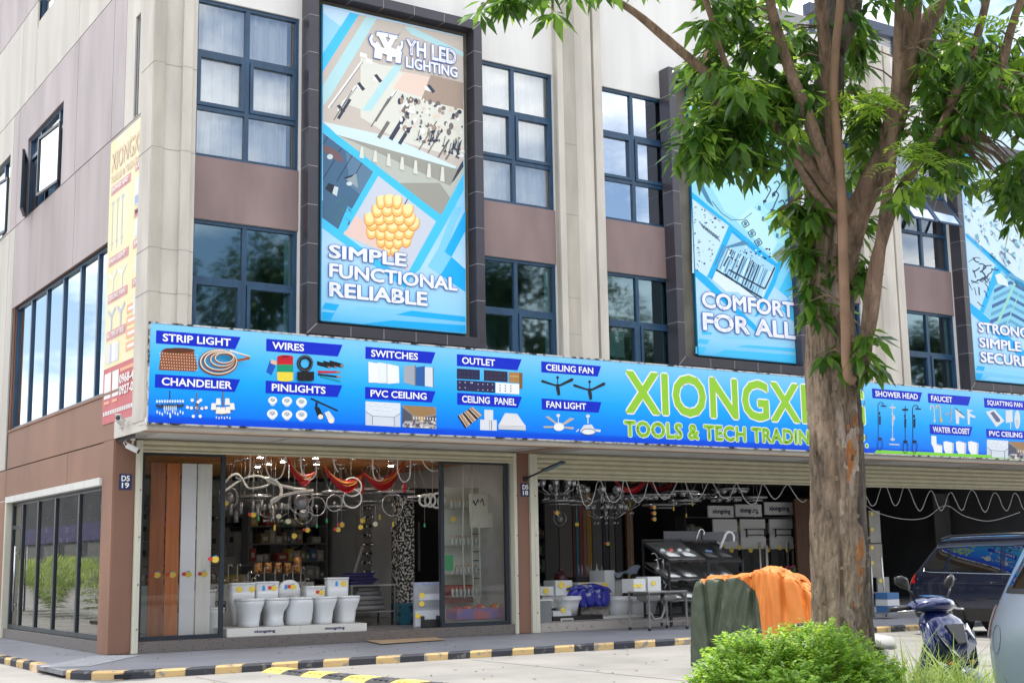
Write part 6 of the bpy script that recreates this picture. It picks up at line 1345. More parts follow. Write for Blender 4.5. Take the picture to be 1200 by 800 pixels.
box_at('grey_backboard','long grey panel standing behind the sink racks','panel',778,622,822,634,.4,.03,mat('backboard_grey', (.11,.11,.13), .5)); box_at('grey_backboard','second grey panel behind the right sink rack','panel',823,623,866,634,.42,.03,mat('backboard_grey', (0,0,0)))
t = thing('crate_stack', 'jumble of chrome fittings on the lower shelves left of the racks', 'fittings', onY(778,715,-.2)); m = MB()
for k in range(16): p = onY(r_.uniform(769,783), r_.uniform(655,712), -.1); m.tube([p, p+Vector((r_.uniform(-.1,.1),0,r_.uniform(.05,.2))), p+Vector((r_.uniform(-.15,.15),.05,r_.uniform(.1,.2)))], .012, 6)
m.build('fittings', CHR, t); m = MB(); p = onY(771,650,0); m.box(p.x,-.02,.01,p.x+.05,.02,1.35); m.box(p.x+.25,-.02,.01,p.x+.29,.02,1.3); m.box(p.x,-.02,.6,p.x+.29,.02,.63); m.build('stand', BLKM, t)
# white wall panels lettered xiongxing with shower brackets
for k, (u0, v0, u1, v1, lab) in enumerate(((830,592,860,606,'left'),(862,590.5,893,605,'middle'),(896,588,929.5,603,'right'))):
    a, b = onY(u0, v0, 3.3), onY(u1, v1, 3.3); t = thing('white_wall_panel', 'white header panel lettered xiongxing in the second shop, %s one of three' % lab, 'panel', ((a.x+b.x)/2,3.3,b.z), 'lettered header panels')
    MB().box(a.x,3.3,b.z,b.x,3.34,a.z).build('board', mat('panel_white', (.85,.85,.84), .5), t, .004); w_ = b.x-a.x; h = a.z-b.z
    text('lettering', 'xiongxing', a.x+w_*.14, b.x-w_*.14, b.z+h*.22, b.z+h*.70, 3.294, flat(45,40,75), t, bold=.03)
for k, (u0, u1) in enumerate(((836,866),(868,899),(902,931))):
    a, b = onY(u0, 608, 3.35), onY(u1, 640, 3.35); t = thing('shower_board', 'white board with black grab bars and yellow tags, %s one of three' % ('left','middle','right')[k], 'display board', ((a.x+b.x)/2,3.35,.17), 'white shower boards')
    MB().box(a.x,3.36,b.z-.05,b.x-.02,3.4,a.z).build('upper_board', mat('panel_white', (0,0,0)), t); MB().box(a.x,3.36,.9,b.x-.02,3.4,b.z-.06).build('lower_board', BLKM, t)
    if k:
        m = MB(); z = (a.z+b.z)/2+.08
        for dz in (0,-.13): m.bar((a.x+.1,3.28,z+dz),(b.x-.12,3.28,z+dz), .022)
        for x in (a.x+.1,b.x-.12): m.bar((x,3.28,z+.02),(x,3.28,z-.18), .03); m.bar((x,3.28,z),(x,3.36,z), .02)
        m.build('grab_bar', BLKM, t)
        m = MB(); x = (a.x+b.x)/2; m.bar((x,3.2,.3),(x,3.2,b.z+.1), .05); m.bar((x+.2,3.2,.3),(x+.2,3.2,b.z+.02), .07); m.build('shower_column', CHR, t)
    for j in range(3): tag_(t, a.x+.12+j*(b.x-a.x-.25)/2, 3.19, b.z-.02-.06*((j+k) % 2), .075, 'y')
a, b = onY(931,578,3.0), onY(951,690,3.0); MB().box(a.x,3.0,.17,b.x+.3,3.06,2.6).build('brown_partition', woodmat('partition_wood', (.17,.06,.025), (.12,.04,.015)), label='brown wooden partition beside the tree trunk in the second shop', cat='partition')
pp = thing('potted_flowers', 'small pot of pink flowers by the brown partition', 'plant', onY(927,678,2.0)); p = onY(927,675,2.0); m = MB(); r_ = random.Random(3)
for k in range(14): q = p+Vector((r_.uniform(-.14,.14), r_.uniform(-.1,.1), r_.uniform(-.05,.25))); m.ball(q, .035, .035, .03, 8, 5)
m.build('flowers', mat('pink_petals', (.42,.06,.12), .6), pp); MB().lathe([(.07,-.3),(.1,-.08),(.1,-.05)], p, 14).build('pot', BXG, pp); m = MB()
for k in range(16): q = p+Vector((r_.uniform(-.15,.15), r_.uniform(-.1,.1), r_.uniform(-.1,.1))); m.poly([q, q+Vector((.03,0,.05)), q+Vector((.0,.01,.14)), q+Vector((-.03,0,.05))])
m.build('leaves', mat('pot_leaf', (.05,.14,.04), .6), pp)
# lamps of the second shop
LP2 = [('chand',651,572,1.0,.95,'shaded chandelier just inside the left post of the second shop',((.0,-.42,'ry'),)),('chand',705,580,1.3,1.2,'three armed lamp with drum shades behind the cable',()),('chand',710,600,2.2,1.1,'lower lamp with two tiers of dim shades',((.0,-.6,'ry'),)),('chand',665,577,2.0,.9,'chandelier with small shades right of the first one',()),
 ('flower',748,581,1.5,1.0,'dark flower shaped ceiling lamp left of the tag strings',()),('flower',765,580,1.2,1.1,'flower shaped lamp with three red and yellow tags in a string',((-.0,-.20,'ry'),(.0,-.32,'ry'),(.0,-.44,'ry'))),('flower',797,576,1.1,1.1,'wide flower lamp left of the racks',((-.2,-.3,'yy'),(.3,-.2,'yy'))),('disc',803,587,1.6,1.0,'dark disc lamp below the wide flower lamp',((0,-.25,'yy'),)),
 ('flower',856,573,1.3,1.15,'large white flower lamp in front of the header panels',()),('flower',850,583,2.0,1.1,'second white flower lamp, a little lower and behind',()),('disc',885,583,1.1,.75,'flat white disc lamp with a hanging ring',()),('rings',885,597,1.1,.55,'small hanging ring pair under the flat disc',()),
 ('disc',670,588,1.8,1.0,'dim disc lamp under the chandeliers',((.1,-.4,'y'),)),('globe',656,607,1.6,.7,'small globe lamp low at the left post',()),('disc',655,587,1.4,1.0,'bright rimmed disc lamp beside the left post',()),('chand',730,590,3.0,1.0,'dim chandelier in front of the sample door',()),('disc',775,592,2.4,1.2,'broad dark disc lamp in the middle of the second shop',()),('flower',822,580,2.6,1.0,'dim flower lamp at the back, left of the header panels',())]
for k in LP2: lamp_(*k, cz=3.1)
for k, (u0, u1, y) in enumerate(((735,772,.9),(775,805,1.4))):
    A, B = onY(u0-20, 560, y), onY(u1-10, 560, y); sag = .30; t = thing('satin_swag', ('red satin swag behind the wavy cable, left one','small red satin swag behind the wavy cable, right one')[k], 'bunting', (A+B)/2, 'red and gold swags')
    def sw2(o, d0, d1): return lambda a_, b_: (lambda P, s_: Vector((P.x, P.y+.03*math.sin(b_*9+a_*4)-.02*o, P.z+.12-sag*s_-d0-(d1-d0)*b_*(.25+.75*s_)))) (A+(B-A)*a_, 4*a_*(1-a_))
    MB().grid(sw2(0,0,.13), 20, 5).build('red_cloth', RB, t); MB().grid(sw2(1,-.10,-.07), 20, 2).build('gold_band', GB, t)
# third shop: pale boards
for k, (u0, v0, u1, v1, y, c, lab) in enumerate(((1018,598,1033,636,.8,(.34,.33,.30),'upper pale board with yellow tags right of the trunk'),(1018,637,1036,676,.7,(.30,.28,.24),'middle pale board right of the trunk'),(1028,676,1044,712,.6,(.33,.33,.32),'lowest pale tile board right of the trunk'))):
    box_at('tile_board', lab, 'board', u0, v0, u1, v1, y, .04, mat('tileb%d' % k, c, .4, var=.2, scale=4), tags=((u0+4,v0+4,.06),(u0+4,v0+22,.06)), group='pale tile boards')
for k, (u0, u1) in enumerate(((1094,1120),(1122,1149),(1151,1180))): box_at('marble_slab', 'tall grey marble slab at the back of the third shop, %s one' % ('left','middle','right')[k], 'slab', u0, 578, u1, 700, 3.0, .05, mat('slab_grey%d' % k, (.20+.04*k,)*3, .3, var=.35, scale=2), group='grey marble slabs')
hr = thing('hand_cart', 'grey steel tube cart standing right of the trunk', 'cart', onZ(1030,760,0)); A = onY(1020,652,-1.0); m = MB(); m.tube([(A.x,-1,.02),(A.x,-1,A.z),(A.x+.32,-1,A.z),(A.x+.36,-1,.02)], .018, 8); m.bar((A.x,-1,.5),(A.x+.33,-1,.5), .03); m.build('tube_frame', STEEL, hr); MB().box(A.x-.02,-1.4,.08,A.x+.42,-1.0,.12).build('platform', BXG, hr)
m = MB()
for k in range(3): m.box(A.x+.02,-1.36,.121+k*.13,A.x+.36,-1.05,.245+k*.13, k % 2)
m.build('crates', [mat('crate_blue', (.05,.14,.32), .5), mat('crate_white', (.55,.56,.58), .5)], label='small stacked blue and white crates on the tube cart', cat='crates')
# flattened carton on the pavement
cb = thing('cardboard_sheet', 'flattened brown cardboard with a torn flap lying on the pavement', 'cardboard', onZ(470,748,0)); CBM = mat('cardboard', (.42,.29,.18), .85, var=.15, scale=5)
P = [onZ(u, v, .012) for u, v in ((415,747.5),(447,754),(522,749),(495,743.5),(440,743.5))]; MB().slab(P, (0,0,.006)).build('flat_sheet', CBM, cb)
P = [onZ(u, v, .02) for u, v in ((470,747.5),(497,746),(495,742.5),(472,743))]; P = [p+Vector((0,0,h)) for p, h in zip(P, (0,0,.07,.06))]; MB().slab(P, (0,.002,.006)).build('flap', mat('cardboard_light', (.50,.33,.18), .85, var=.1), cb)
m = MB(); p = onZ(482,744,.06); m.tube([p, p+Vector((.03,0,.06)), p+Vector((.10,.02,.03))], .012, 6); m.build('white_scrap', WHP, cb)

# ---- stocked shelving along the back of the shops
def stock_shelf(lab, x0, x1, y, z0, rows, dz, seed, boxlab, group, dense=.86, pal=None):
    r2 = random.Random(seed); t = thing('stock_shelf', lab, 'shelf', ((x0+x1)/2,y,z0), 'stock shelves')
    m = MB(); m.box(x0-.03,y,z0,x0,y+.4,z0+rows*dz+.05); m.box(x1,y,z0,x1+.03,y+.4,z0+rows*dz+.05); m.build('uprights', mat('shelf_grey', (.22,.22,.23), .5), t)
    for k in range(rows+1): MB().box(x0,y,z0+k*dz,x1,y+.4,z0+k*dz+.025).build('shelf_board', mat('shelf_grey', (0,0,0)), t)
    pal = pal or [(.55,.52,.46),(.36,.25,.16),(.60,.60,.60),(.12,.20,.40),(.45,.08,.06),(.65,.50,.12),(.16,.16,.17),(.40,.42,.44),(.10,.30,.18)]
    for k in range(rows):
        x = x0+.03
        while x < x1-.12:
            w_, h = r2.uniform(.09,.26), r2.uniform(.4,.86)*(dz-.03); w_ = min(w_, x1-.02-x)
            if r2.random() < dense:
                c = r2.choice(pal); zz = z0+k*dz+.026; yy = y+r2.uniform(.01,.05)
                o = MB().box(x,yy,zz,x+w_-.012,y+.36,zz+h).build('stock_box', mat('carton_%d' % pal.index(c), c, .55, var=.12, scale=9), label=boxlab, cat='box', group=group)
                m = MB(); m.box(x+w_*.2,yy-.003,zz+h*.3,x+w_*.2+(w_-.012)*.55,yy,zz+h*.68); m.build('box_label', mat('box_label_pale', (.70,.68,.62), .5), o)
            x += w_
stock_shelf('low stock shelf behind the amber jars at the back of the first shop', 1.2, 5.2, 6.6, .17, 3, .36, 1, 'small stock box on the back shelf of the first shop', 'stock boxes in the first shop')
stock_shelf('tall stock shelf at the back right of the first shop behind the accessory boards', 5.4, 7.2, 7.3, .17, 6, .38, 2, 'stock box on the tall shelf behind the accessory boards', 'stock boxes on the tall shelf')
stock_shelf('stock shelf behind the colour sample panels of the second shop', 9.6, 13.6, 6.2, .17, 5, .40, 3, 'stock box on the shelf behind the colour panels', 'stock boxes in the second shop')
stock_shelf('stock shelf deep inside the third shop', 16.8, 20.5, 6.4, .17, 5, .42, 4, 'stock box on the shelf deep inside the third shop', 'stock boxes in the third shop', .7)
r_ = random.Random(77)
wd = thing('wall_display', 'peg display of small chrome fittings covering the back wall of the first shop', 'display', (3.5,7.9,1.6))
MB().box(1.2,7.93,1.45,5.3,7.98,2.75).build('peg_board', mat('peg_board', (.33,.33,.34), .6, var=.2, scale=3), wd)
m = MB(); mb2 = MB()
for i in range(30):
    for j in range(5):
        x, z = 1.3+i*.135+r_.uniform(-.03,.03), 1.55+j*.24+r_.uniform(-.03,.03); k = r_.randint(0,3)
        if k == 0: m.ring((x,7.9,z), .045, .01, (0,1,0), 10, 4)
        elif k == 1: m.box(x-.03,7.88,z-.06,x+.03,7.93,z+.05)
        elif k == 2: mb2.box(x-.04,7.89,z-.05,x+.03,7.93,z+.06)
        else: m.cyl((x,7.9,z-.08),(x,7.9,z+.06), .012, n=6)
m.build('chrome_fittings', CHR, wd); mb2.build('dark_fittings', BLKM, wd)
for k, (u, v, kd) in enumerate(((296,600,'ry'),(322,615,'yy'),(338,608,'w'),(383,607,'g'),(400,612,'ry'),(425,607,'y'),(445,603,'yy'),(345,625,'y'))):
    p = onY(u, v, 2.0); t = thing('hanging_price_tag', ['red and yellow tag dangling left of the glass globe lamp','slim yellow tag dangling low behind the curled lamp','cream tag dangling behind the curled lamp','small green tag near the thin ring lamps','red and yellow tag under the linked rings','round yellow tag left of the mosaic column','slim yellow tag beside the scroll ring lamp','lowest round yellow tag over the toilets'][k], 'price tag', p, 'dangling price tags')
    m = MB(); m.tube([(p.x,2.0,3.05),(p.x,2.0,p.z)], .002, 4); m.build('string', WHP, t); tag_(t, p.x, 2.0, p.z-.04, .06, kd)
for k, (x, y) in enumerate(((9.2,2.2),(11.5,2.6),(13.6,2.4))):
    m = MB(); m.lathe([(.12,0),(.12,-.02),(.11,-.022)], (x,y,3.1), 20); o = m.build('rim', CHR); t = thing('ceiling_downlight', 'lit round panel lamp on the dark ceiling of the second shop', 'ceiling light', (x,y,3.1), 'panel lamps of the second shop'); attach(o, t)
    MB().lathe([(.10,-.0225),(.10,-.025)], (x,y,3.1), 18).build('lit_disc', emis('panel_glow', (1,.96,.9), 14), t)
# ------------------------------------------------------------------ vehicles
def paint(name, c, rough=.28, metal=.35):
    return mat(name, c, rough, metal, var=.06, scale=2, coat=.9)
RUB = mat('tyre_rubber', (.018,.018,.018), .8); ALLOY = mat('alloy_rim', (.45,.46,.47), .3, .9); CARGL = glass('car_glass', (.05,.06,.07), .12); TRIM = mat('black_trim', (.015,.015,.016), .4)
REDL = mat('tail_lens_red', (.38,.008,.012), .12, coat=1); CLR = mat('clear_lens', (.70,.72,.74), .08, .3)
def cr_(p0, p1, p2, p3, t): return .5*((2*p1)+(p2-p0)*t+(2*p0-5*p1+4*p2-p3)*t*t+(3*p1-p0-3*p2+p3)*t**3)
class Car:
    def __init__(s, rows, loc, head, sc_=(1,1,1)):
        s.rows = [[Vector((l*sc_[0], w*sc_[1], z*sc_[2])) for l, w, z in r] for r in rows]; s.loc = Vector(loc); s.f = Vector(head).normalized(); s.r = s.f.cross(Vector((0,0,1))); s.sc = sc_
    def raw(s, a, b):
        N = len(s.rows); M = len(s.rows[0]); i = min(int(a), N-2); t = a-i; j = min(int(b), M-2); q = b-j
        def rowp(k):
            k = max(0, min(N-1, k)); R_ = s.rows[k]
            pm = R_[j-1] if j > 0 else R_[0]*2-R_[1]
            pn = R_[j+2] if j+2 < M else Vector((R_[-2].x, -R_[-2].y, R_[-2].z))
            return cr_(pm, R_[j], R_[j+1], pn, q)
        return cr_(rowp(i-1) if i > 0 else rowp(0)*2-rowp(1), rowp(i), rowp(i+1), rowp(i+2) if i+2 < N else rowp(N-1)*2-rowp(N-2), t)
    def W(s, p, side=1): return s.loc + s.f*p.x + s.r*(p.y*side) + Vector((0,0,p.z))
    def P(s, a, b, off=0, side=1):
        p = s.raw(a, b)
        if off:
            e = .02; n = (s.raw(min(a+e, len(s.rows)-1.001), b)-s.raw(max(a-e, 0), b)).cross(s.raw(a, min(b+e, 5.999))-s.raw(a, max(b-e, 0))); n.normalize()
            if n.y < 0 and abs(n.y) > .15 or (abs(n.y) <= .15 and n.z < 0): n = -n
            p = p+n*off
        return s.W(p, side)
    def body(s, m_, parent, na=72, nb=40):
        m = MB(); N = len(s.rows)-1
        for side in (1, -1): m.grid(lambda u, v: s.P(u*N*.9999, v*5.9999, 0, side), na, nb)
        for a in (0, N*.9999):
            L_ = [s.P(a, 5.9999*k/24, 0, 1) for k in range(25)]; R_ = [s.P(a, 5.9999*k/24, 0, -1) for k in range(24, -1, -1)]; m.poly(L_+R_)
        m.poly([s.P(N*.9999*k/30, 0, 0, 1) for k in range(31)]+[s.P(N*.9999*(30-k)/30, 0, 0, -1) for k in range(31)])
        return m.build('body', m_, parent, recalc=False)
    def patch(s, name, a0, a1, b0, b1, off, m_, parent, side=1, nu=14, nv=10, rnd_=.16, slant=(0,0)):
        """rounded patch lying on the body; slant shifts the a-range between bottom and top"""
        m = MB()
        def fn(u, v):
            k = 1-max(0, (abs(2*v-1)-(1-2*rnd_))/(2*rnd_))**2*rnd_*.5 if rnd_ else 1
            lo, hi = a0+slant[0]*v, a1+slant[1]*v; mid = (lo+hi)/2
            return s.P(mid+(hi-lo)*(u-.5)*k, b0+(b1-b0)*v, off, side)
        m.grid(fn, nu, nv); return m.build(name, m_, parent)
    def line(s, name, pts, r, m_, parent, off=.002, side=1, n=5): return MB().tube([s.P(a, b, off, side) for a, b in pts], r, n).build(name, m_, parent)
    def wheel(s, l, r, wd, parent):
        for side in (1, -1):
            y1 = wd; c0 = s.W(Vector((l*s.sc[0], y1-.20, r)), side); c1 = s.W(Vector((l*s.sc[0], y1, r)), side); ax = (c1-c0).normalized()
            w_ = thing('x','','',(0,0,0)) if False else None
            m = MB(); m.tube([c0, c0+ax*.02, c1-ax*.03, c1], [r*.90, r, r, r*.92], 32); o = m.build('wheel', RUB, parent)
            m = MB(); m.tube([c1-ax*.03, c1+ax*.004], [r*.68, r*.66], 28)
            m.build('rim', ALLOY, o); m = MB()
            up = Vector((0,0,1)); fw_ = s.f
            for k in range(6):
                an = 2*math.pi*k/6+.3; d1 = fw_*math.cos(an)+up*math.sin(an); d2 = fw_*math.cos(an+.55)+up*math.sin(an+.55)
                m.slab([c1+ax*.005+d1*r*.2, c1+ax*.005+d1*r*.6, c1+ax*.005+d2*r*.6, c1+ax*.005+d2*r*.24], ax*.001)
            m.build('rim_opening', TRIM, o)
            m = MB(); m.tube([s.W(Vector((l*s.sc[0], wd-.35, r)), side), s.W(Vector((l*s.sc[0], wd-.012, r)), side)], r*1.17, 32); m.build('wheel_arch', TRIM, parent)
MPV = [
 [(.05,.60,.34),(.0,.70,.52),(.02,.74,.80),(.13,.70,1.04),(.42,.58,1.40),(.55,.52,1.52),(.56,0,1.57)],
 [(.20,.78,.29),(.17,.835,.52),(.20,.855,.82),(.32,.82,1.06),(.58,.70,1.45),(.70,.63,1.59),(.71,0,1.655)],
 [(.80,.80,.27),(.80,.865,.52),(.80,.88,.82),(.83,.85,1.05),(.90,.735,1.49),(.92,.665,1.635),(.92,0,1.705)],
 [(2.0,.80,.26),(2.0,.865,.52),(2.0,.88,.82),(2.0,.85,1.02),(2.0,.745,1.50),(2.0,.67,1.645),(2.0,0,1.715)],
 [(2.9,.80,.26),(2.9,.865,.52),(2.9,.88,.82),(2.95,.85,1.00),(2.80,.73,1.47),(2.75,.655,1.61),(2.75,0,1.68)],
 [(3.4,.79,.27),(3.4,.855,.52),(3.4,.87,.80),(3.45,.82,.97),(3.30,.72,1.12),(3.25,.64,1.22),(3.2,0,1.29)],
 [(3.95,.76,.28),(3.98,.83,.5),(3.95,.84,.74),(3.9,.78,.90),(3.85,.70,.95),(3.8,.6,.985),(3.8,0,1.02)],
 [(4.36,.55,.30),(4.42,.66,.48),(4.40,.64,.66),(4.32,.60,.78),(4.28,.52,.81),(4.25,.42,.83),(4.25,0,.85)]]
# dark MPV backed in towards the shops
suv = thing('parked_car', 'dark navy people carrier parked tail towards the shops behind the silver car', 'car', (13.9,-4.0,ROADZ), 'parked cars')
cX = onY(1070,680,-4.1).x
cs_ = Car(MPV, (cX+.80,-3.95,ROADZ), (0,-1,0), (1.0,1.0,.985))
DN = paint('navy_black_paint', (.012,.018,.045), .22, .4); cs_.body(DN, suv)
cs_.patch('side_window',1.20,2.02,3.12,3.88,.006,CARGL,suv,slant=(.28,.05)); cs_.patch('side_window',2.10,2.98,3.10,3.92,.006,CARGL,suv,slant=(.04,-.02)); cs_.patch('side_window',3.06,3.98,3.10,3.92,.006,CARGL,suv,slant=(0,-.16))
cs_.patch('tail_light',.05,1.12,2.22,2.92,.014,REDL,suv,slant=(.04,-.30),nu=12,nv=8)
cs_.line('window_chrome', [(1.16,3.20),(1.3,3.05),(1.6,3.02),(2.0,3.02),(3.0,3.03),(4.0,3.05)], .008, CHR, suv, .008)
cs_.line('roof_rail', [(1.1,4.9),(1.25,5.02),(2,5.04),(3,5.04),(3.8,5.0)], .018, TRIM, suv, .03, n=8)
cs_.line('door_seam', [(2.06,.5),(2.06,1.5),(2.06,2.5),(2.06,3.05)], .004, TRIM, suv, .001); cs_.line('door_seam', [(3.02,.4),(3.02,1.5),(3.02,2.5),(3.02,3.05)], .004, TRIM, suv, .001)
cs_.patch('weather_strip',1.3,4.0,3.95,4.25,.012,mat('smoked_visor', (.05,.055,.07), .15, coat=1),suv,nu=40)
for a in (2.16, 3.12): cs_.line('door_handle', [(a,2.62),(a+.16,2.62)], .014, DN, suv, .02, n=8)
cs_.patch('sill_cladding',.9,5.2,.05,.8,.006,TRIM,suv,nu=50); cs_.wheel(.80,.325,.885,suv); cs_.wheel(3.42,.325,.885,suv)
cs_.line('belt_line', [(.5,2.2),(1.5,2.25),(3,2.25),(4.5,2.2)], .006, DN, suv, .004)
# silver van near the right edge
VAN = [
 [(.06,.60,.36),(.0,.71,.55),(.01,.755,.86),(.11,.71,1.12),(.32,.60,1.46),(.44,.52,1.59),(.46,0,1.65)],
 [(.22,.77,.30),(.16,.85,.55),(.16,.875,.87),(.25,.83,1.13),(.48,.71,1.54),(.60,.63,1.69),(.62,0,1.76)],
 [(.80,.79,.27),(.80,.865,.55),(.80,.885,.87),(.86,.86,1.12),(1.05,.745,1.58),(1.15,.67,1.72),(1.15,0,1.79)]]+[[(l,w,z*1.04 if k > 2 else z) for k, (l,w,z) in enumerate(r)] for r in MPV[3:]]
van = thing('parked_car', 'silver blue car cut off by the right edge, with a round fuel cap', 'car', (1.8,-15,ROADZ), 'parked cars')
vf = Vector((-.44,-.898,0)).normalized(); vr = vf.cross(Vector((0,0,1))); vc = dep(1160,722,8.0); vl = vc - vr*.80
cv = Car(VAN, (vl.x,vl.y,ROADZ), vf, (1.0,1.0,.98))
SP = paint('silver_blue_paint', (.36,.44,.54), .28, .4); cv.body(SP, van)
cv.patch('side_window',1.10,2.02,3.12,3.86,.006,CARGL,van,slant=(.30,.04)); cv.patch('side_window',2.10,2.98,3.08,3.92,.006,CARGL,van); cv.patch('side_window',3.06,3.98,3.08,3.92,.006,CARGL,van,slant=(0,-.16))
cv.patch('window_seal',1.03,2.06,3.04,3.94,.003,TRIM,van,slant=(.30,.04)); 
cv.patch('tail_light',.02,.86,2.02,2.78,.014,REDL,van,slant=(.05,-.12),nu=12,nv=8)
q = MB(); q.tube([cv.P(1.16+.115*math.cos(an), 2.05+.30*math.sin(an), .003) for an in [2*math.pi*k/32 for k in range(32)]], .0022, 5, closed=True); q.build('fuel_cap', mat('seam_grey', (.16,.19,.22), .5), van)
cv.line('door_seam', [(2.06,.5),(2.06,1.5),(2.06,2.5),(2.06,3.05)], .004, TRIM, van, .001); cv.wheel(.74,.33,.89,van); cv.wheel(3.42,.33,.89,van)
cv.line('bumper_seam', [(.05,1.9),(.5,1.88),(1.0,1.85),(1.35,1.2)], .004, mat('seam_grey', (0,0,0)), van, .001)

# ------------------------------------------------------------------ scooter, built along +x then turned
sct = thing('motor_scooter', 'deep blue motor scooter with black mirrors parked behind the grass', 'scooter', (0,0,0))
SB = paint('scooter_blue', (.008,.016,.095), .2, .25); SW = paint('scooter_silver', (.60,.62,.64), .25, .2); SBK = mat('scooter_black', (.02,.02,.022), .35); SEATG = mat('seat_grey', (.42,.42,.41), .6, var=.15, scale=5)
for x, nm in ((.64,'front_wheel'),(-.60,'rear_wheel')):
    m = MB(); m.ring((x,0,.25), .205, .055, (0,1,0), 36, 10); w_ = m.build(nm, RUB, sct); m = MB(); m.ring((x,0,.25), .15, .012, (0,1,0), 30, 6); 
    for k in range(5): a = 2*math.pi*k/5; m.bar((x,0,.25),(x+.15*math.cos(a),0,.25+.15*math.sin(a)), .03, .02)
    m.cyl((x,-.05,.25),(x,.05,.25), .035, n=14); m.build('rim', SBK, w_)
V = Vector
m = MB(); m.loft([((.86,0,.40),(0,.03,0),(0,0,.02)),((.80,0,.47),(0,.07,0),(-.02,0,.035)),((.66,0,.525),(0,.085,0),(0,0,.05)),((.50,0,.50),(0,.08,0),(.02,0,.05)),((.40,0,.40),(0,.06,0),(.03,0,.04))], 20, 2.4); m.build('front_fender', SB, sct)
m = MB()
for s in (-1, 1): m.cyl((.64,.085*s,.25),(.47,.085*s,.62), .022, n=10)
m.build('fork', SBK, sct)
m = MB(); m.loft([((.62,0,.56),(0,.04,0),(.03,0,.02)),((.60,0,.62),(0,.15,0),(.06,0,.05)),((.56,0,.70),(0,.20,0),(.08,0,.08)),((.50,0,.80),(0,.19,0),(.08,0,.09)),((.43,0,.88),(0,.14,0),(.07,0,.06)),((.40,0,.92),(0,.09,0),(.05,0,.03))], 28, 2.6); m.build('front_cowl', SB, sct)
for s in (-1, 1):
    m = MB(); m.slab([V((.665,.03*s,.60)),V((.655,.17*s,.70)),V((.60,.215*s,.80)),V((.625,.10*s,.72))], (.012,0,0)); m.build('headlight', mat('headlamp', (.10,.11,.13), .06, .5), sct)
    m = MB(); m.loft([((.50,.19*s,.86),(.03,0,0),(0,.012,.0)),((.56,.225*s,.72),(.05,0,0),(0,.02,0)),((.53,.235*s,.55),(.09,0,0),(0,.02,0)),((.42,.20*s,.38),(.07,0,0),(0,.02,0)),((.36,.17*s,.30),(.03,0,0),(0,.015,0))], 14, 2.4); m.build('leg_shield', SB if s > 0 else SB, sct)
    if s > 0: m = MB(); m.slab([V((.615,.12,.80)),V((.645,.165,.73)),V((.585,.232,.72)),V((.545,.215,.84))], (.012,0,.006)); m.build('silver_decal', SW, sct)
    m = MB(); m.ball((.655,.115*s,.575), .022, .034, .018, 12, 8); m.build('indicator', mat('amber_lens', (.45,.20,.04), .15), sct)
m = MB(); m.slab([V((.60,-.10,.84)),V((.60,.10,.84)),V((.66,.05,.71)),V((.66,-.05,.71))], (.012,0,.008)); m.build('nose_panel', SBK, sct)
m = MB(); m.loft([((.40,-.22,.965),(.06,0,0),(0,0,.025)),((.43,-.12,.98),(.10,0,0),(0,0,.05)),((.45,0,.985),(.12,0,0),(0,0,.06)),((.43,.12,.98),(.10,0,0),(0,0,.05)),((.40,.22,.965),(.06,0,0),(0,0,.025))], 22, 2.5); m.build('handlebar_cover', SB, sct)
m = MB(); m.slab([V((.47,-.10,1.035)),V((.47,.10,1.035)),V((.36,.07,1.045)),V((.36,-.07,1.045))], (0,0,.006)); m.build('instrument_panel', mat('dial_black', (.015,.015,.018), .1), sct)
for s in (-1, 1):
    m = MB(); m.cyl((.39,.22*s,.965),(.33,.37*s,.955), .019, n=12); m.build('handle_grip', SBK, sct)
    m = MB(); m.tube([(.44,.20*s,.95),(.46,.27*s,.945),(.41,.37*s,.94)], .008, 6); m.build('brake_lever', ALLOY, sct)
    m = MB(); m.tube([(.41,.17*s,.99),(.42,.21*s,1.07),(.40,.25*s,1.11)], .008, 6); o = m.build('mirror_stem', SBK, sct)
    m = MB(); m.loft([((.385,.20*s,1.115),(.0,.01,.0),(0,0,.012)),((.395,.235*s,1.14),(.02,0,0),(0,0,.042)),((.39,.285*s,1.155),(.02,0,0),(0,0,.045)),((.37,.33*s,1.165),(.012,0,0),(0,0,.025))], 16, 2.6); m.build('mirror', SBK, sct)
m = MB(); m.loft([((.40,0,.30),(0,.10,0),(0,0,.05)),((.25,0,.27),(0,.16,0),(0,0,.04)),((-.05,0,.27),(0,.17,0),(0,0,.05)),((-.2,0,.33),(0,.15,0),(0,0,.10))], 20, 3); m.build('footboard', SBK, sct)
m = MB(); m.loft([((-.08,0,.50),(0,.10,0),(0,0,.15)),((-.25,0,.54),(0,.17,0),(0,0,.14)),((-.55,0,.58),(0,.16,0),(0,0,.11)),((-.82,0,.66),(0,.10,0),(0,0,.06)),((-.95,0,.70),(0,.04,0),(0,0,.03))], 24, 2.6); m.build('tail_body', SB, sct)
m = MB(); m.loft([((.02,0,.66),(0,.06,0),(0,0,.02)),((-.06,0,.70),(0,.12,0),(0,0,.04)),((-.35,0,.71),(0,.155,0),(0,0,.05)),((-.65,0,.745),(0,.13,0),(0,0,.045)),((-.86,0,.77),(0,.07,0),(0,0,.025))], 24, 3); m.build('seat', SEATG, sct)
m = MB(); m.tube([(-.66,.13,.745),(-.88,.11,.79),(-.94,0,.80),(-.88,-.11,.79),(-.66,-.13,.745)], .014, 8); m.build('grab_rail', SBK, sct)
m = MB(); m.box(-.985,-.06,.66,-.95,.06,.72); m.build('tail_light', REDL, sct, .01)
m = MB(); m.cyl((-.35,-.17,.26),(-.80,-.19,.36), .055, n=14); m.build('exhaust', SBK, sct); m = MB(); m.loft([((-.15,.08,.32),(0,.07,0),(0,0,.08)),((-.6,.10,.27),(0,.05,0),(0,0,.09))], 16); m.build('engine_case', SBK, sct)
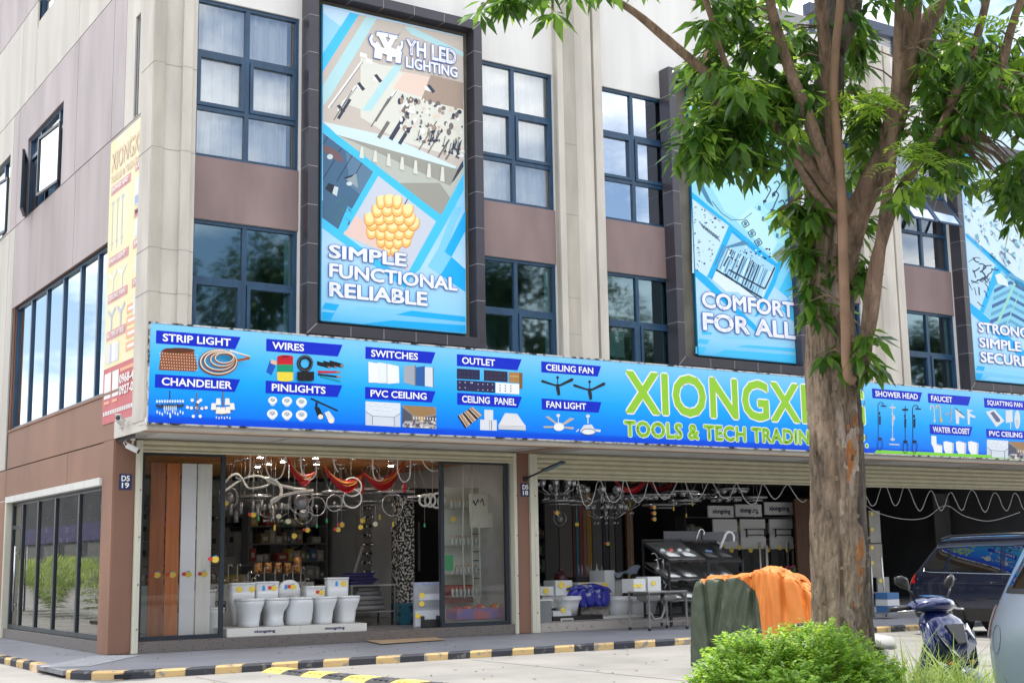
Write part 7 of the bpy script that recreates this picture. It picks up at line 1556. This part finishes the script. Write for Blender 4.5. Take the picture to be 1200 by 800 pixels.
hd = V((.02,-1,0)).normalized(); hp = dep(1093,706,9.9); sct.location = (hp.x-hd.x*.43, hp.y-hd.y*.43, ROADZ); sct.rotation_euler = (R(0), R(0), math.atan2(hd.y, hd.x))

# ------------------------------------------------------------------ motorcycle under a cover
cm = thing('covered_motorcycle', 'motorcycle under a dark green and orange waterproof cover on the road', 'motorcycle', (6.0,-7.6,ROADZ))
p0 = onZ(819,783,ROADZ); ax = V((.34,-.94,0)).normalized(); sd2 = V((ax.y,-ax.x,0))     # sd2 points to the viewer's left
st = [(0,.20,.13,.80),(.03,.25,.18,1.00),(.10,.29,.22,1.10),(.30,.31,.23,1.145),(.55,.32,.23,1.155),(.75,.33,.23,1.175),(.9,.35,.22,1.215),(1.02,.37,.20,1.25),(1.15,.37,.21,1.235),(1.35,.36,.20,1.165),(1.6,.33,.18,1.02),(1.82,.29,.14,.84),(2.0,.25,.10,.63),(2.08,.18,.06,.42)]
def interp(s):
    for i in range(len(st)-1):
        if s <= st[i+1][0]:
            t = (s-st[i][0])/(st[i+1][0]-st[i][0]); t = t*t*(3-2*t); return [st[i][k]+(st[i+1][k]-st[i][k])*t for k in range(1,4)]
    return list(st[-1][1:])
from mathutils import noise as nz
def cov(s, b):
    """b: 0 left hem .. 1 right hem, over the top"""
    wb, wt, h = interp(s); x = 2*b-1; a = abs(x)
    if a > .42: t = (a-.42)/.58; w_ = wt+(wb-wt)*t**.8; z = h-.06-(h-.10)*t**1.0
    else: t = a/.42; w_ = wt*t**.9; z = h-.06*t**2.2
    w_ *= 1
    g_ = math.atan2(s-1.05, max(.06, a)); fold = nz.noise(V((s*3.0, x*1.6, 3)))*.022-abs(nz.noise(V((g_*5.5, a*.8+x, 5))))*.058*(.35+a)-abs(nz.noise(V((s*10+x*4, x*2.5, 15))))*.022-abs(nz.noise(V((s*5-a*7, a*5, 25))))*.014
    fold += -.045*math.exp(-((s-.14-.22*a)/.028)**2)-.040*math.exp(-((s-.46+.30*(a-.5))/.035)**2)-.045*math.exp(-((s-.78-.20*a)/.030)**2)-.035*math.exp(-((s-1.22-.12*a)/.022)**2)-.035*math.exp(-((s-1.42-.28*a)/.025)**2)+.02*math.sin(s*23)*max(0,a-.75)*3
    w_ += fold*(1.4 if a > .35 else .8); z += fold*(.9 if a < .5 else .3)
    return p0 + ax*(s+.25*fold) - sd2*(-1)*0 + sd2*(-w_*(1 if x < 0 else -1))*-1*(1) + V((0,0,max(.05,z)))
NA, NB = 200, 64
def lim(s):
    e = min(1, max(0, (s-.05)/.16)); e = e*e*(3-2*e); L_ = .27+.02*math.sin(s*6+1)+.25*min(1,max(0,s/1.0))**1.3
    q = 1/(1+math.exp(-(s-1.02)/.030)) * 1/(1+math.exp((s-1.66)/.035)); return min(.93, e*(L_+.36*q)*(1 if s < 1.9 else max(.1,(2.1-s)/.2)))
om_ = MB(); om_.grid(lambda u, v: cov(2.08*u, .5+.5*lim(2.08*u)*(2*v-1)), NA, NB)
lp_, rp_, hem = MB(), MB(), MB()
lp_.grid(lambda u, v: cov(2.08*u, (.5-.5*lim(2.08*u))*v), NA, NB//2); rp_.grid(lambda u, v: cov(2.08*u, 1-(.5-.5*lim(2.08*u))*v), NA, NB//2)
GC = mat('cover_green', (.060,.078,.048), .55, var=.15, scale=3, bump=.08, bscale=30); OC = mat('cover_orange', (.66,.20,.03), .6, var=.08, scale=3, bump=.08, bscale=30)
lp_.build('green_side', GC, cm, recalc=True); rp_.build('green_side', GC, cm, recalc=True); om_.build('orange_cover', OC, cm, recalc=True)
m = MB()
for s in (.3, 1.72): c0 = p0+ax*s+V((0,0,.29)); m.ring(c0, .25, .055, sd2, 30, 8)
m.build('wheel', RUB, cm)
# ------------------------------------------------------------------ vegetation
def leaf(m, p, d, n, l, w_, droop=.25, mi=0):
    d = Vector(d).normalized(); n = Vector(n); s = d.cross(n)
    if s.length < 1e-4: s = d.orthogonal()
    s.normalize(); n = s.cross(d).normalized(); dn = Vector((0,0,-1))
    b = p; c = p+d*l*.48-n*w_*.16+dn*droop*l*.12; t = p+d*l*.97+dn*droop*l*.45
    L_, R_ = p+d*l*.42+s*w_*.5+dn*droop*l*.10, p+d*l*.42-s*w_*.5+dn*droop*l*.10
    o = len(m.v); m.v += [tuple(b), tuple(L_), tuple(c), tuple(R_), tuple(t)]
    for f in ((0,1,2),(0,2,3),(1,4,2),(2,4,3)): m.f.append(tuple(i+o for i in f)); m.m.append(mi); m.s.append(True)
LEAF = leafmat('tree_leaf', (.026,.085,.015), (.095,.20,.026), .46, .26); DLEAF = leafmat('dark_leaf', (.014,.042,.010), (.05,.10,.02), .2, .5); YLEAF = leafmat('young_leaf', (.16,.30,.03), (.26,.42,.05), .45, .4); BLEAF = leafmat('bush_leaf', (.075,.20,.018), (.27,.43,.05), .42, .42); GRAS = leafmat('grass_blade', (.10,.20,.03), (.30,.38,.10), .35, .5)
def bark(name, c1, c2, c3, sc_=5):
    m = bpy.data.materials.new(name); m.use_nodes = True; t = m.node_tree; b = t.nodes['Principled BSDF']; b.inputs['Roughness'].default_value = .9
    tc = t.nodes.new('ShaderNodeTexCoord'); mp = t.nodes.new('ShaderNodeMapping'); mp.inputs['Scale'].default_value = (1,1,.35)
    n1 = t.nodes.new('ShaderNodeTexNoise'); n1.inputs['Scale'].default_value = sc_; n1.inputs['Detail'].default_value = 9; n1.inputs['Roughness'].default_value = .7
    n2 = t.nodes.new('ShaderNodeTexNoise'); n2.inputs['Scale'].default_value = 4.2; n2.inputs['Detail'].default_value = 6
    vo = t.nodes.new('ShaderNodeTexVoronoi'); vo.inputs['Scale'].default_value = 26; vo.feature = 'DISTANCE_TO_EDGE'
    cr = t.nodes.new('ShaderNodeValToRGB'); cr.color_ramp.elements[0].color = (*c1,1); cr.color_ramp.elements[1].color = (*c2,1); cr.color_ramp.elements[0].position = .36; cr.color_ramp.elements[1].position = .62
    c2r = t.nodes.new('ShaderNodeValToRGB'); c2r.color_ramp.elements[0].position = .57; c2r.color_ramp.elements[1].position = .63
    mx = t.nodes.new('ShaderNodeMix'); mx.data_type = 'RGBA'; mx.inputs[7].default_value = (*c3,1)
    bp = t.nodes.new('ShaderNodeBump'); bp.inputs['Strength'].default_value = 1.0; bp.inputs['Distance'].default_value = .04
    ad = t.nodes.new('ShaderNodeMath'); ad.operation = 'MULTIPLY_ADD'; ad.inputs[1].default_value = .5
    l = t.links.new
    l(tc.outputs['Object'], mp.inputs['Vector']); l(mp.outputs['Vector'], n1.inputs['Vector']); l(mp.outputs['Vector'], n2.inputs['Vector']); l(mp.outputs['Vector'], vo.inputs['Vector'])
    l(n1.outputs['Fac'], cr.inputs['Fac']); l(n2.outputs['Fac'], c2r.inputs['Fac']); l(c2r.outputs['Color'], mx.inputs[0]); l(cr.outputs['Color'], mx.inputs[6]); l(mx.outputs[2], b.inputs['Base Color'])
    l(vo.outputs['Distance'], ad.inputs[0]); l(n1.outputs['Fac'], ad.inputs[2]); l(ad.outputs[0], bp.inputs['Height']); l(bp.outputs['Normal'], b.inputs['Normal']); return m
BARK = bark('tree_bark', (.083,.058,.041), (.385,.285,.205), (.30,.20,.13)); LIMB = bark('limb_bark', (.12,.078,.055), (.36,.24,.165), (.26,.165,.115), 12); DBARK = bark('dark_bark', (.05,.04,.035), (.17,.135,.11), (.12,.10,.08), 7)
tree = thing('street_tree', 'leafy street tree with a thick peeling trunk in front of the shop sign', 'tree', dep(985,860,9.0))
# planter bed under tree and bush
gz = ROADZ
bedc = dep(985,870,9.1)
bed = []
for k in range(28):
    a = 2*math.pi*k/28; p = Vector((bedc.x,bedc.y,0)) + c_r0*(1.75*math.cos(a)*(1+.04*math.sin(3*a))+.1) + Vector((-c_r0.y,c_r0.x,0))*(1.0*math.sin(a)); bed.append((p.x,p.y,ROADZ+.13))
MB().slab(bed, (0,0,-.20)).build('planting_bed', M_SOIL, kind='structure', recalc=True)
# trunk: left and right outline in the picture gives axis and width at the trunk's own distance
TD = 9.0
prof = [(868,933,1048),(830,939,1038),(800,944,1030),(760,947,1024),(720,948,1022),(660,948,1019),(600,947,1015),(540,946,1013),(480,944.5,1010),(430,943,1006),(385,944,1002),(340,946,1000),(300,949,1001),(262,953,1004)]
secs = []
for v, l, r in prof:
    c0 = dep((l+r)/2, v, TD); secs.append((c0, (r-l)/2/FPX*TD))
NT, NZ = 200, 380; vs = []
for i in range(NZ+1):
    t = i/NZ*(len(secs)-1); k = min(int(t), len(secs)-2); q = t-k; c0 = secs[k][0].lerp(secs[k+1][0], q); r0 = secs[k][1]+(secs[k+1][1]-secs[k][1])*q
    for j in range(NT):
        a = 2*math.pi*j/NT; ct, s_ = math.cos(a), math.sin(a); f = 1+.05*math.sin(2*a+.6)+.045*math.sin(3*a+2+.4*c0.z)
        da = (a-R(256)-.10*math.sin(c0.z*1.3)+math.pi) % (2*math.pi)-math.pi; f -= .24*math.exp(-(da/.10)**2)*(.75+.25*math.sin(c0.z*1.7+.4))-.05*math.exp(-((da-.42)/.3)**2)-.04*math.exp(-((da+.42)/.28)**2)
        pv = Vector((ct*1.6, s_*1.6, c0.z*1.1)); f += .07*nz.noise(pv*1.6)+.05*nz.noise(pv*5)+.03*nz.noise(Vector((ct*9,s_*9,c0.z*5)))-.055*max(0,1-abs(nz.noise(Vector((ct*5,s_*5,c0.z*1.5+20))))*9)
        g = nz.noise(Vector((ct*4.5,s_*4.5,c0.z*2.6+4))); f += .028 if g > .18 else 0
        vd = nz.voronoi(Vector((ct*2.6+.3*nz.noise(pv*4), s_*2.6, c0.z*3.2+.4*nz.noise(pv*3))))[0]; e_ = min(1, (vd[1]-vd[0])/.16); f -= .055*(1-e_)*(.4+.6*abs(nz.noise(pv*2.2))*2)
        f = .925+(f-1)*.9
        d_ = c_r0*ct+Vector((-c_r0.y,c_r0.x,0))*s_; vs.append(c0+d_*r0*f)
fs = [(i*NT+j, i*NT+(j+1)%NT, (i+1)*NT+(j+1)%NT, (i+1)*NT+j) for i in range(NZ) for j in range(NT)]
m = MB(); m.add(vs, fs, 0, True)
for k, f_ in enumerate(fs):
    p = vs[f_[0]]; j = k % NT; ang = 360*j/NT
    n1, n2 = nz.noise(Vector((p.x*9, p.y*9, p.z*3.2))), nz.noise(Vector((p.x*22, p.y*22, p.z*13)))
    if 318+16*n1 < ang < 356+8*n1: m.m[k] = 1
    elif 280 < ang < 316 and p.z < 2.5 and n1*.8+n2*.5 > .20+abs(ang-298)*.006: m.m[k] = 2
    elif 262 < ang < 318 and p.z < 2.3 and n1*.6-n2*.5 > .16: m.m[k] = 3
    elif nz.noise(Vector((p.x*5+9, p.y*5, p.z*4))) > .42: m.m[k] = 3
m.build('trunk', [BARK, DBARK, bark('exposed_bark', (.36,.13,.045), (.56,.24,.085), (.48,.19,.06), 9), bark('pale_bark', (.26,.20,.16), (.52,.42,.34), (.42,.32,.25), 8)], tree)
m = MB(); r_ = random.Random(21)                                     # curling bark flakes along the trunk
for k in range(60):
    v = r_.uniform(440,745); t = (v-430)/330; u = r_.uniform(950,1012); ang = (u-983)/40
    i = min(range(len(prof)), key=lambda q: abs(prof[q][0]-v)); c0 = dep((prof[i][1]+prof[i][2])/2, v, TD); rad = secs[i][1]*1.03
    a = R(270)+math.asin(max(-.95,min(.95,(u-(prof[i][1]+prof[i][2])/2)/((prof[i][2]-prof[i][1])/2)))); d_ = c_r0*math.cos(a)+Vector((-c_r0.y,c_r0.x,0))*math.sin(a); tg = Vector((0,0,1)).cross(d_)
    p = c0+d_*rad; h = r_.uniform(.015,.05); w_ = r_.uniform(.006,.018); up = Vector((0,0,1))
    m.slab([p-tg*w_, p+tg*w_*.8, p+tg*w_+up*h+d_*r_.uniform(.0,.02), p-tg*w_*.6+up*h*1.1+d_*r_.uniform(0,.02)], d_*.004)
m.build('bark_flakes', BARK, tree, kind='stuff')
limbs = []
def limb(pts, r0, r1, m_=None, d0=TD, d1=TD, n=10):
    P = []
    for i, (u, v) in enumerate(pts): P.append(dep(u, v, d0+(d1-d0)*i/(len(pts)-1)))
    Q = []
    for i in range(len(P)-1):
        a, b, c, d = P[max(0,i-1)], P[i], P[i+1], P[min(len(P)-1,i+2)]
        for k in range(6): Q.append(cr_(a, b, c, d, k/6))
    Q.append(P[-1]); N = len(Q); rr = [(r0+(r1-r0)*i/(N-1))*(1+.10*nz.noise(Q[i]*4)+.05*nz.noise(Q[i]*14)) for i in range(N)]
    MB().tube(Q, rr, 14 if r0 > .04 else n).build('limb', m_ or LIMB, tree); limbs.append(Q)
px = TD/FPX
limb([(968,330),(964,250),(966,180),(972,90),(976,0),(978,-120),(970,-320),(960,-520)], 24*px, 9*px, DBARK, 9.1, 9.4)
limb([(985,330),(1000,262),(1018,222),(1040,170),(1056,110),(1066,50),(1074,-30),(1090,-160),(1120,-330)], 17*px, 7*px, LIMB, 8.95, 8.5)
limb([(1062,95),(1078,45),(1092,18),(1115,-8),(1150,-60),(1200,-180)], 13*px, 5*px, LIMB, 8.75, 8.9)
limb([(1000,446),(993,436),(991,380),(988,300),(986,225),(981,160),(977,110),(980,50),(985,0),(988,-90)], 6.3*px, 4*px, mat('stem_bark', (.31,.185,.115), .8, var=.3, scale=6, bump=.4), 8.66, 8.5)
limb([(1003,438),(1012,425),(1016,390),(1022,330),(1034,280),(1050,235),(1066,205),(1085,178),(1104,148),(1122,105),(1140,60),(1156,0),(1165,-60)], 8*px, 4*px, LIMB, 8.75, 8.6)
limb([(1004,440),(1022,370),(1030,300),(1038,240),(1044,190),(1049,120),(1052,60),(1054,0),(1056,-100)], 7*px, 5*px, LIMB, 8.72, 8.5)
limb([(994,250),(975,215),(962,180),(948,140),(930,95),(912,40),(902,0),(890,-70)], 9*px, 5*px, LIMB, 8.75, 8.4)
limb([(985,240),(978,180),(972,110),(966,50),(961,0),(955,-90)], 9*px, 6*px, LIMB, 8.78, 8.6)
limb([(1086,186),(1110,180),(1132,162),(1150,135),(1166,108),(1176,70),(1186,30),(1200,-10),(1225,-80)], 7*px, 4*px, LIMB, 8.7, 8.5)
limb([(990,255),(960,205),(930,172),(900,145),(872,120),(845,98),(812,72),(780,45),(748,18),(720,0),(670,-24),(610,-30)], 8*px, 3*px, LIMB, 8.8, 8.2)
limb([(905,150),(880,130),(862,105),(845,60),(835,25),(820,-20)], 4*px, 3*px, LIMB, 8.5, 8.3, 8)
limb([(985,262),(960,232),(945,210),(930,188),(905,176),(872,170)], 5*px, 2*px, LIMB, 8.8, 8.4, 8)
limb([(960,250),(940,195),(925,150),(905,120)], 6*px, 3*px, LIMB, 8.9, 8.9, 8)
limb([(975,60),(995,20),(1002,-20)], 16*px, 10*px, DBARK, 9.2, 9.4)
limb([(1015,215),(1035,160),(1060,120),(1090,100),(1120,90)], 4*px, 2*px, LIMB, 9.3, 9.8, 8)
# foliage: sprays of drooping leaves; (u, v, ru, rv, distance, depth spread, sprays, young share)
BL = [(604,-8,52,18,8.2,.25,10,.15),(655,10,10,8,8.2,.1,2,.2),(700,-22,40,18,8.2,.25,8,.1),(830,50,26,42,8.5,.35,15,.3),(868,20,46,42,8.7,.5,26,.25),(846,135,44,42,8.5,.5,46,.2),(826,172,26,28,8.4,.35,17,.08),(866,172,38,38,8.6,.5,30,.12),(845,100,34,22,8.3,.3,12,.2),(885,112,38,44,9.0,.6,28,.14),
 (915,55,44,62,9.2,.6,36,.14),(938,150,28,56,9.3,.5,24,.12),(952,292,18,44,9.0,.16,24,.08),(968,330,22,34,8.95,.14,22,.1),(940,255,18,26,9.0,.2,9,.1),(968,408,20,24,8.85,.1,8,.1),(1022,408,14,20,8.70,.1,7,.1),(955,352,12,20,8.85,.1,6,.05),(1006,300,10,56,9.1,.15,10,.1),
 (1010,85,34,72,9.5,.6,34,.14),(1022,170,28,48,9.3,.5,18,.15),(1090,50,36,56,9.5,.7,28,.15),(1098,135,40,42,9.1,.5,30,.14),(1130,95,46,58,9.2,.7,40,.15),(1148,168,44,34,9.0,.5,34,.12),(1184,212,22,42,8.9,.45,28,.06),(1170,50,40,58,8.9,.7,36,.3),(1185,125,30,56,8.9,.6,34,.06),(1070,222,24,18,8.7,.3,7,.4),(1106,192,32,20,8.8,.3,9,.3),
 (900,-60,160,46,8.9,1.0,70,.1),(1090,-60,150,46,8.9,1.0,70,.1),(990,-150,260,60,9.0,1.3,80,.1),(1000,-290,240,70,9.0,1.3,80,.1),(1230,60,40,140,9.0,.8,40,.1)]
cm_, ym = MB(), MB(); r_ = random.Random(33)
twg = MB()
def nearest(p):
    best = None
    for Q in limbs:
        for q in Q[::2]:
            d = (q-p).length
            if best is None or d < best[0]: best = (d, q)
    return best
for u, v, ru, rv, d, ds, n, ys in BL:
    subs = []
    for k in range(max(2, n//5)):
        while True:
            a, b = r_.uniform(-1,1), r_.uniform(-1,1)
            if a*a+b*b <= 1: break
        subs.append((a, b, r_.uniform(-ds,ds)))
    for k in range(int(n*1.32)):
        a, b, dd_ = subs[k % len(subs)]; g = .085*FPX/d
        p = dep(u+ru*a+r_.gauss(0,1)*min(g, ru*.4), v+rv*b+r_.gauss(0,1)*min(g, rv*.4), d+dd_+r_.gauss(0,.09)*min(1, ds/.2))
        if r_.random() < .35 and v > -40:
            bd, q = nearest(p)
            if .08 < bd < 1.1: twg.tube([q, q.lerp(p,.5)+Vector((0,0,.05)), p], [.008,.006,.004], 5)
        ax_ = r_.uniform(0,2*math.pi); cnt = r_.randint(6,10); young = r_.random() < ys*.9; M_ = ym if young else cm_
        for i in range(cnt):
            an = ax_+2*math.pi*i/cnt+r_.uniform(-.4,.4); el = r_.uniform(-1.0,.35)
            dv = Vector((math.cos(an)*math.cos(el), math.sin(an)*math.cos(el), math.sin(el)-.25)); nn_ = Vector((-dv.x*.4+r_.uniform(-.35,.35), -dv.y*.4+r_.uniform(-.35,.35), 1))
            l = r_.uniform(.095,.165)*(1 if not young else .85); leaf(M_, p+dv*r_.uniform(.01,.05), dv, nn_, l, l*r_.uniform(.36,.50), r_.uniform(.2,.9))
def fern(u, v, d, n, sp):
    for k in range(n):
        b = dep(u+r_.uniform(-sp,sp), v+r_.uniform(-sp*.5,sp*.5), d+r_.uniform(-.1,.1)); an = r_.uniform(0,6.28); dv = Vector((math.cos(an),math.sin(an),r_.uniform(-.2,.6))).normalized()
        for i in range(9):
            q = b+dv*(.03*i)-Vector((0,0,.0022*i*i))
            for s in (-1,1): sv = dv.cross(Vector((0,0,1))).normalized()*s; leaf(ym, q, sv*.8+dv*.6+Vector((0,0,-.2)), (0,0,1), .085*(1.1-i*.06), .018, .4)
fern(1010,112,8.5,16,26); fern(1068,182,8.4,18,26); fern(1165,30,8.5,10,26); fern(845,98,8.4,3,8)
cm_.build('crown', LEAF, tree); ym.build('young_leaves', YLEAF, tree); twg.build('twigs', LIMB, tree, kind='stuff')

# bush
bush = thing('round_bush', 'bright green clipped bush of small leaves in front of the tree trunk', 'bush', dep(935,850,8.3)); bm = MB(); r_ = random.Random(41)
bc = dep(940,800,8.3); e1 = c_r0; e2 = Vector((-c_r0.y,c_r0.x,0)); gz2 = ROADZ+.13
def bush_pt():
    while True:
        x, y, z = r_.uniform(-1,1), r_.uniform(-1,1), r_.uniform(.15,1)
        rr = (x*x+y*y)**1.4+z**3.2
        if .50 < rr < 1: break
    w_ = .70+.05*math.sin(5*x+1); hh = (.70+.05*math.sin(7*x)+.05*math.sin(11*y+x*4))*(1-.10*max(0,x))
    return Vector((bc.x,bc.y,gz2))+e1*x*w_+e2*y*.55+Vector((0,0,z*hh)), Vector((0,0,0))+e1*x+e2*y+Vector((0,0,z*z))
st_ = MB()
for k in range(3000):
    p, o = bush_pt(); o.normalize(); d_ = (o+Vector((r_.uniform(-.6,.6),r_.uniform(-.6,.6),r_.uniform(-.2,.6)))).normalized()
    if k % 12 == 0: st_.tube([p-d_*.16, p+d_*.05], [.003,.002], 4)
    for i in range(6):
        q = p+d_*(.018*i)
        for s in (-1,1):
            sv = d_.cross(Vector((r_.uniform(-.3,.3),r_.uniform(-.3,.3),1))); sv.normalize(); leaf(bm, q, sv*s+d_*.7, o+Vector((0,0,.6)), r_.uniform(.030,.050), .020, .3)
for k in range(150):                    # taller sprigs poking out of the outline
    a = r_.uniform(0,6.28); q0 = r_.uniform(.1,.95); p = Vector((bc.x,bc.y,gz2))+e1*math.cos(a)*.68*q0+e2*math.sin(a)*.5*q0+Vector((0,0,.66*(1-q0**3*.55))); d_ = (e1*math.cos(a)*.5*q0+Vector((r_.uniform(-.25,.25),r_.uniform(-.25,.25),1))).normalized(); L_ = r_.uniform(.06,.17)
    st_.tube([p-d_*.12, p+d_*L_], [.003,.0015], 4)
    for i in range(int(L_/.016)):
        q = p+d_*(.016*i)
        for s in (-1,1): sv = d_.cross(Vector((r_.uniform(-1,1),r_.uniform(-1,1),.3))); sv.normalize(); leaf(bm, q, sv*s+d_*.6, d_, r_.uniform(.03,.055), .022, .3)
bm.build('foliage', BLEAF, bush); st_.build('stems', LIMB, bush)
# grass beside the bush
gr = MB(); r_ = random.Random(51)
def blade(p, h, w_, lean, an):
    d_ = Vector((math.cos(an),math.sin(an),0)); s = Vector((-d_.y,d_.x,0)); vs = []
    for i in range(6):
        t = i/5; c = p+Vector((0,0,h*(t-.28*lean*t*t*t)))+d_*(h*lean*t*t); ww = w_*(1-t**1.6)*.5+.0006; vs += [c-s*ww, c+s*ww]
    gr.add(vs, [(2*i,2*i+1,2*i+3,2*i+2) for i in range(5)], 0, True)
for k in range(1250):
    u = r_.gauss(1095,45); d_ = r_.uniform(8.2,9.4); 
    if not 1030 < u < 1180: continue
    p = dep(u, 850, d_); p.z = ROADZ+.12; blade(p, r_.uniform(.26,.70)*(1 if r_.random() < .85 else 1.3), r_.choice([.008,.010,.012,.020,.024]), r_.uniform(.2,1.25), r_.uniform(0,6.28))
for k in range(60): p = dep(r_.uniform(945,990), 850, 8.75+r_.uniform(-.1,.2)); p.z = ROADZ+.5; blade(p, r_.uniform(.3,.5), .012, r_.uniform(.2,.7), r_.uniform(0,6.28))
gr.build('grass', GRAS, kind='stuff', label='tall thin grass between the bush and the silver car', cat='grass')
# plants and trees across the streets, the ones mirrored in the panes
def far_tree(loc, h, w_, n, seed, nm, lab):
    r2 = random.Random(seed); t = thing(nm, lab, 'tree', (0,0,0), 'trees across the road'); m = MB(); m.tube([(0,0,0),(.1,0,h*.25),(0,.1,h*.5)], [.28,.22,.12], 10); m.build('trunk', DBARK, t); m = MB()
    blobs = [(Vector((r2.uniform(-.6,.6)*w_, r2.uniform(-.5,.5)*w_, h*r2.uniform(.22,.90))), r2.uniform(.22,.42)*w_) for _ in range(16)]
    for c0, rr in blobs:
        for k in range(n//16):
            o = Vector((r2.gauss(0,1),r2.gauss(0,1),r2.gauss(0,1))); o.normalize(); leaf(m, c0+o*rr*r2.uniform(.5,1.05), (o.x,o.y,o.z-.5), (o.x*.5,o.y*.5,1), r2.uniform(.22,.38), .17, .6)
    m.build('crown', DLEAF, t); t.location = loc; return t  # crown takes the darker of the leaf greens
ft = far_tree((8,-31,ROADZ), 14.5, 4.6, 17000, 5, 'roadside_tree', 'broad dark tree across the road mirrored in the lower windows')
for k, (x, y, s) in enumerate(((1,-33,.85),(14,-30,1.0),(20.5,-32,.92),(27,-30,1.05),(34,-32,.95),(41,-30,1.05),(48,-32,1.0),(55,-30,1.05),(62,-32,1.0),(-6,-34,.8))): o = dup(ft, (x,y,ROADZ), k*1.3); o.scale = (s,s,s)
op = thing('added_shophouse_row', 'unseen row of grey shophouses added across the road, mirrored in the shop glass', 'building', (20,-46,ROADZ)); m = MB(); m.box(-40,-56,ROADZ,90,-46,7.5); m.build('wall', mat('opposite_wall', (.22,.21,.20), .8, var=.3, scale=.3), op); m = MB(); m.box(-40.1,-45.99,3.2,90.1,-45.6,4.3); m.build('fascia', mat('fascia_purple', (.16,.13,.35), .6), op)  # unseen row added to keep the bright horizon out of the shop glass
for k in range(16): MB().box(-38+k*8,-45.99,ROADZ+.05,-31.5+k*8,-45.93,3.1).build('shutter', mat('opposite_shutter', (.10,.10,.10), .6), op)
pm_ = thing('palm_clump', 'clump of arching yellow green palm leaves across the side street, mirrored in the side glazing', 'plant', (0,0,0), 'palm clumps'); m = MB(); r2 = random.Random(6)
for k in range(26):
    an = r2.uniform(0,6.28); L_ = r2.uniform(1.0,1.7); rise = r2.uniform(.8,1.6)
    for i in range(16):
        t = i/15; q = Vector((math.cos(an)*L_*t*.8, math.sin(an)*L_*t*.8, rise*(1.5*t-.9*t*t)+.1)); dv = Vector((math.cos(an),math.sin(an),.6-1.4*t))
        for s in (-1,1): sv = Vector((-math.sin(an),math.cos(an),0))*s; leaf(m, q, sv*.8+dv*.5, (0,0,1), .42*(1-.5*t), .03, .8)
m.build('fronds', GRAS, pm_); pm_.location = (-4.4,18.0,0); pm_.scale = (1.2,1.2,1.6)
for k, (x, y) in enumerate(((-4.0,20.5),(-4.9,15.5),(-4.6,23),(-5.1,26),(-4.2,29))): o = dup(pm_, (x,y,0), k); o.scale = (1.2,1.2,1.5)
ow = thing('warehouse', 'long pale warehouse across the side street, mirrored in the side windows', 'building', (-26,20,ROADZ)); m = MB(); m.box(-38,-4,ROADZ,-22,150,7.2); m.build('wall', mat('warehouse_wall', (.11,.115,.12), .8, var=.3, scale=.4), ow); m = MB(); m.box(-38.2,-4.2,7.2,-21.8,150.2,7.7); m.build('roof', mat('roof_grey', (.25,.26,.27), .7), ow); m = MB(); m.box(-21.99,-2,3.3,-21.9,148,4.6); m.build('fascia', mat('fascia_violet', (.07,.06,.16), .6), ow)
for k in range(22):
    MB().box(-21.99,0+k*6.4,ROADZ+.1,-21.93,4.6+k*6.4,3.1).build('shutter', mat('warehouse_shutter', (.16,.16,.15), .6), ow)

# fallen leaves along the kerb and road
fl = MB(); r_ = random.Random(61)
for k in range(70):
    u, v = r_.uniform(30,800), r_.uniform(760,800); p = onZ(u, v, ROADZ+.006)
    if p.y > -3.35: p.z = .006
    an = r_.uniform(0,6.28); leaf(fl, p, (math.cos(an),math.sin(an),.05), (0,0,1), r_.uniform(.04,.10), .03, -.2)
fl.build('fallen_leaves', mat('dry_leaf', (.20,.13,.05), .8), kind='stuff', label='scattered dry leaves on the road and pavement', cat='leaves')
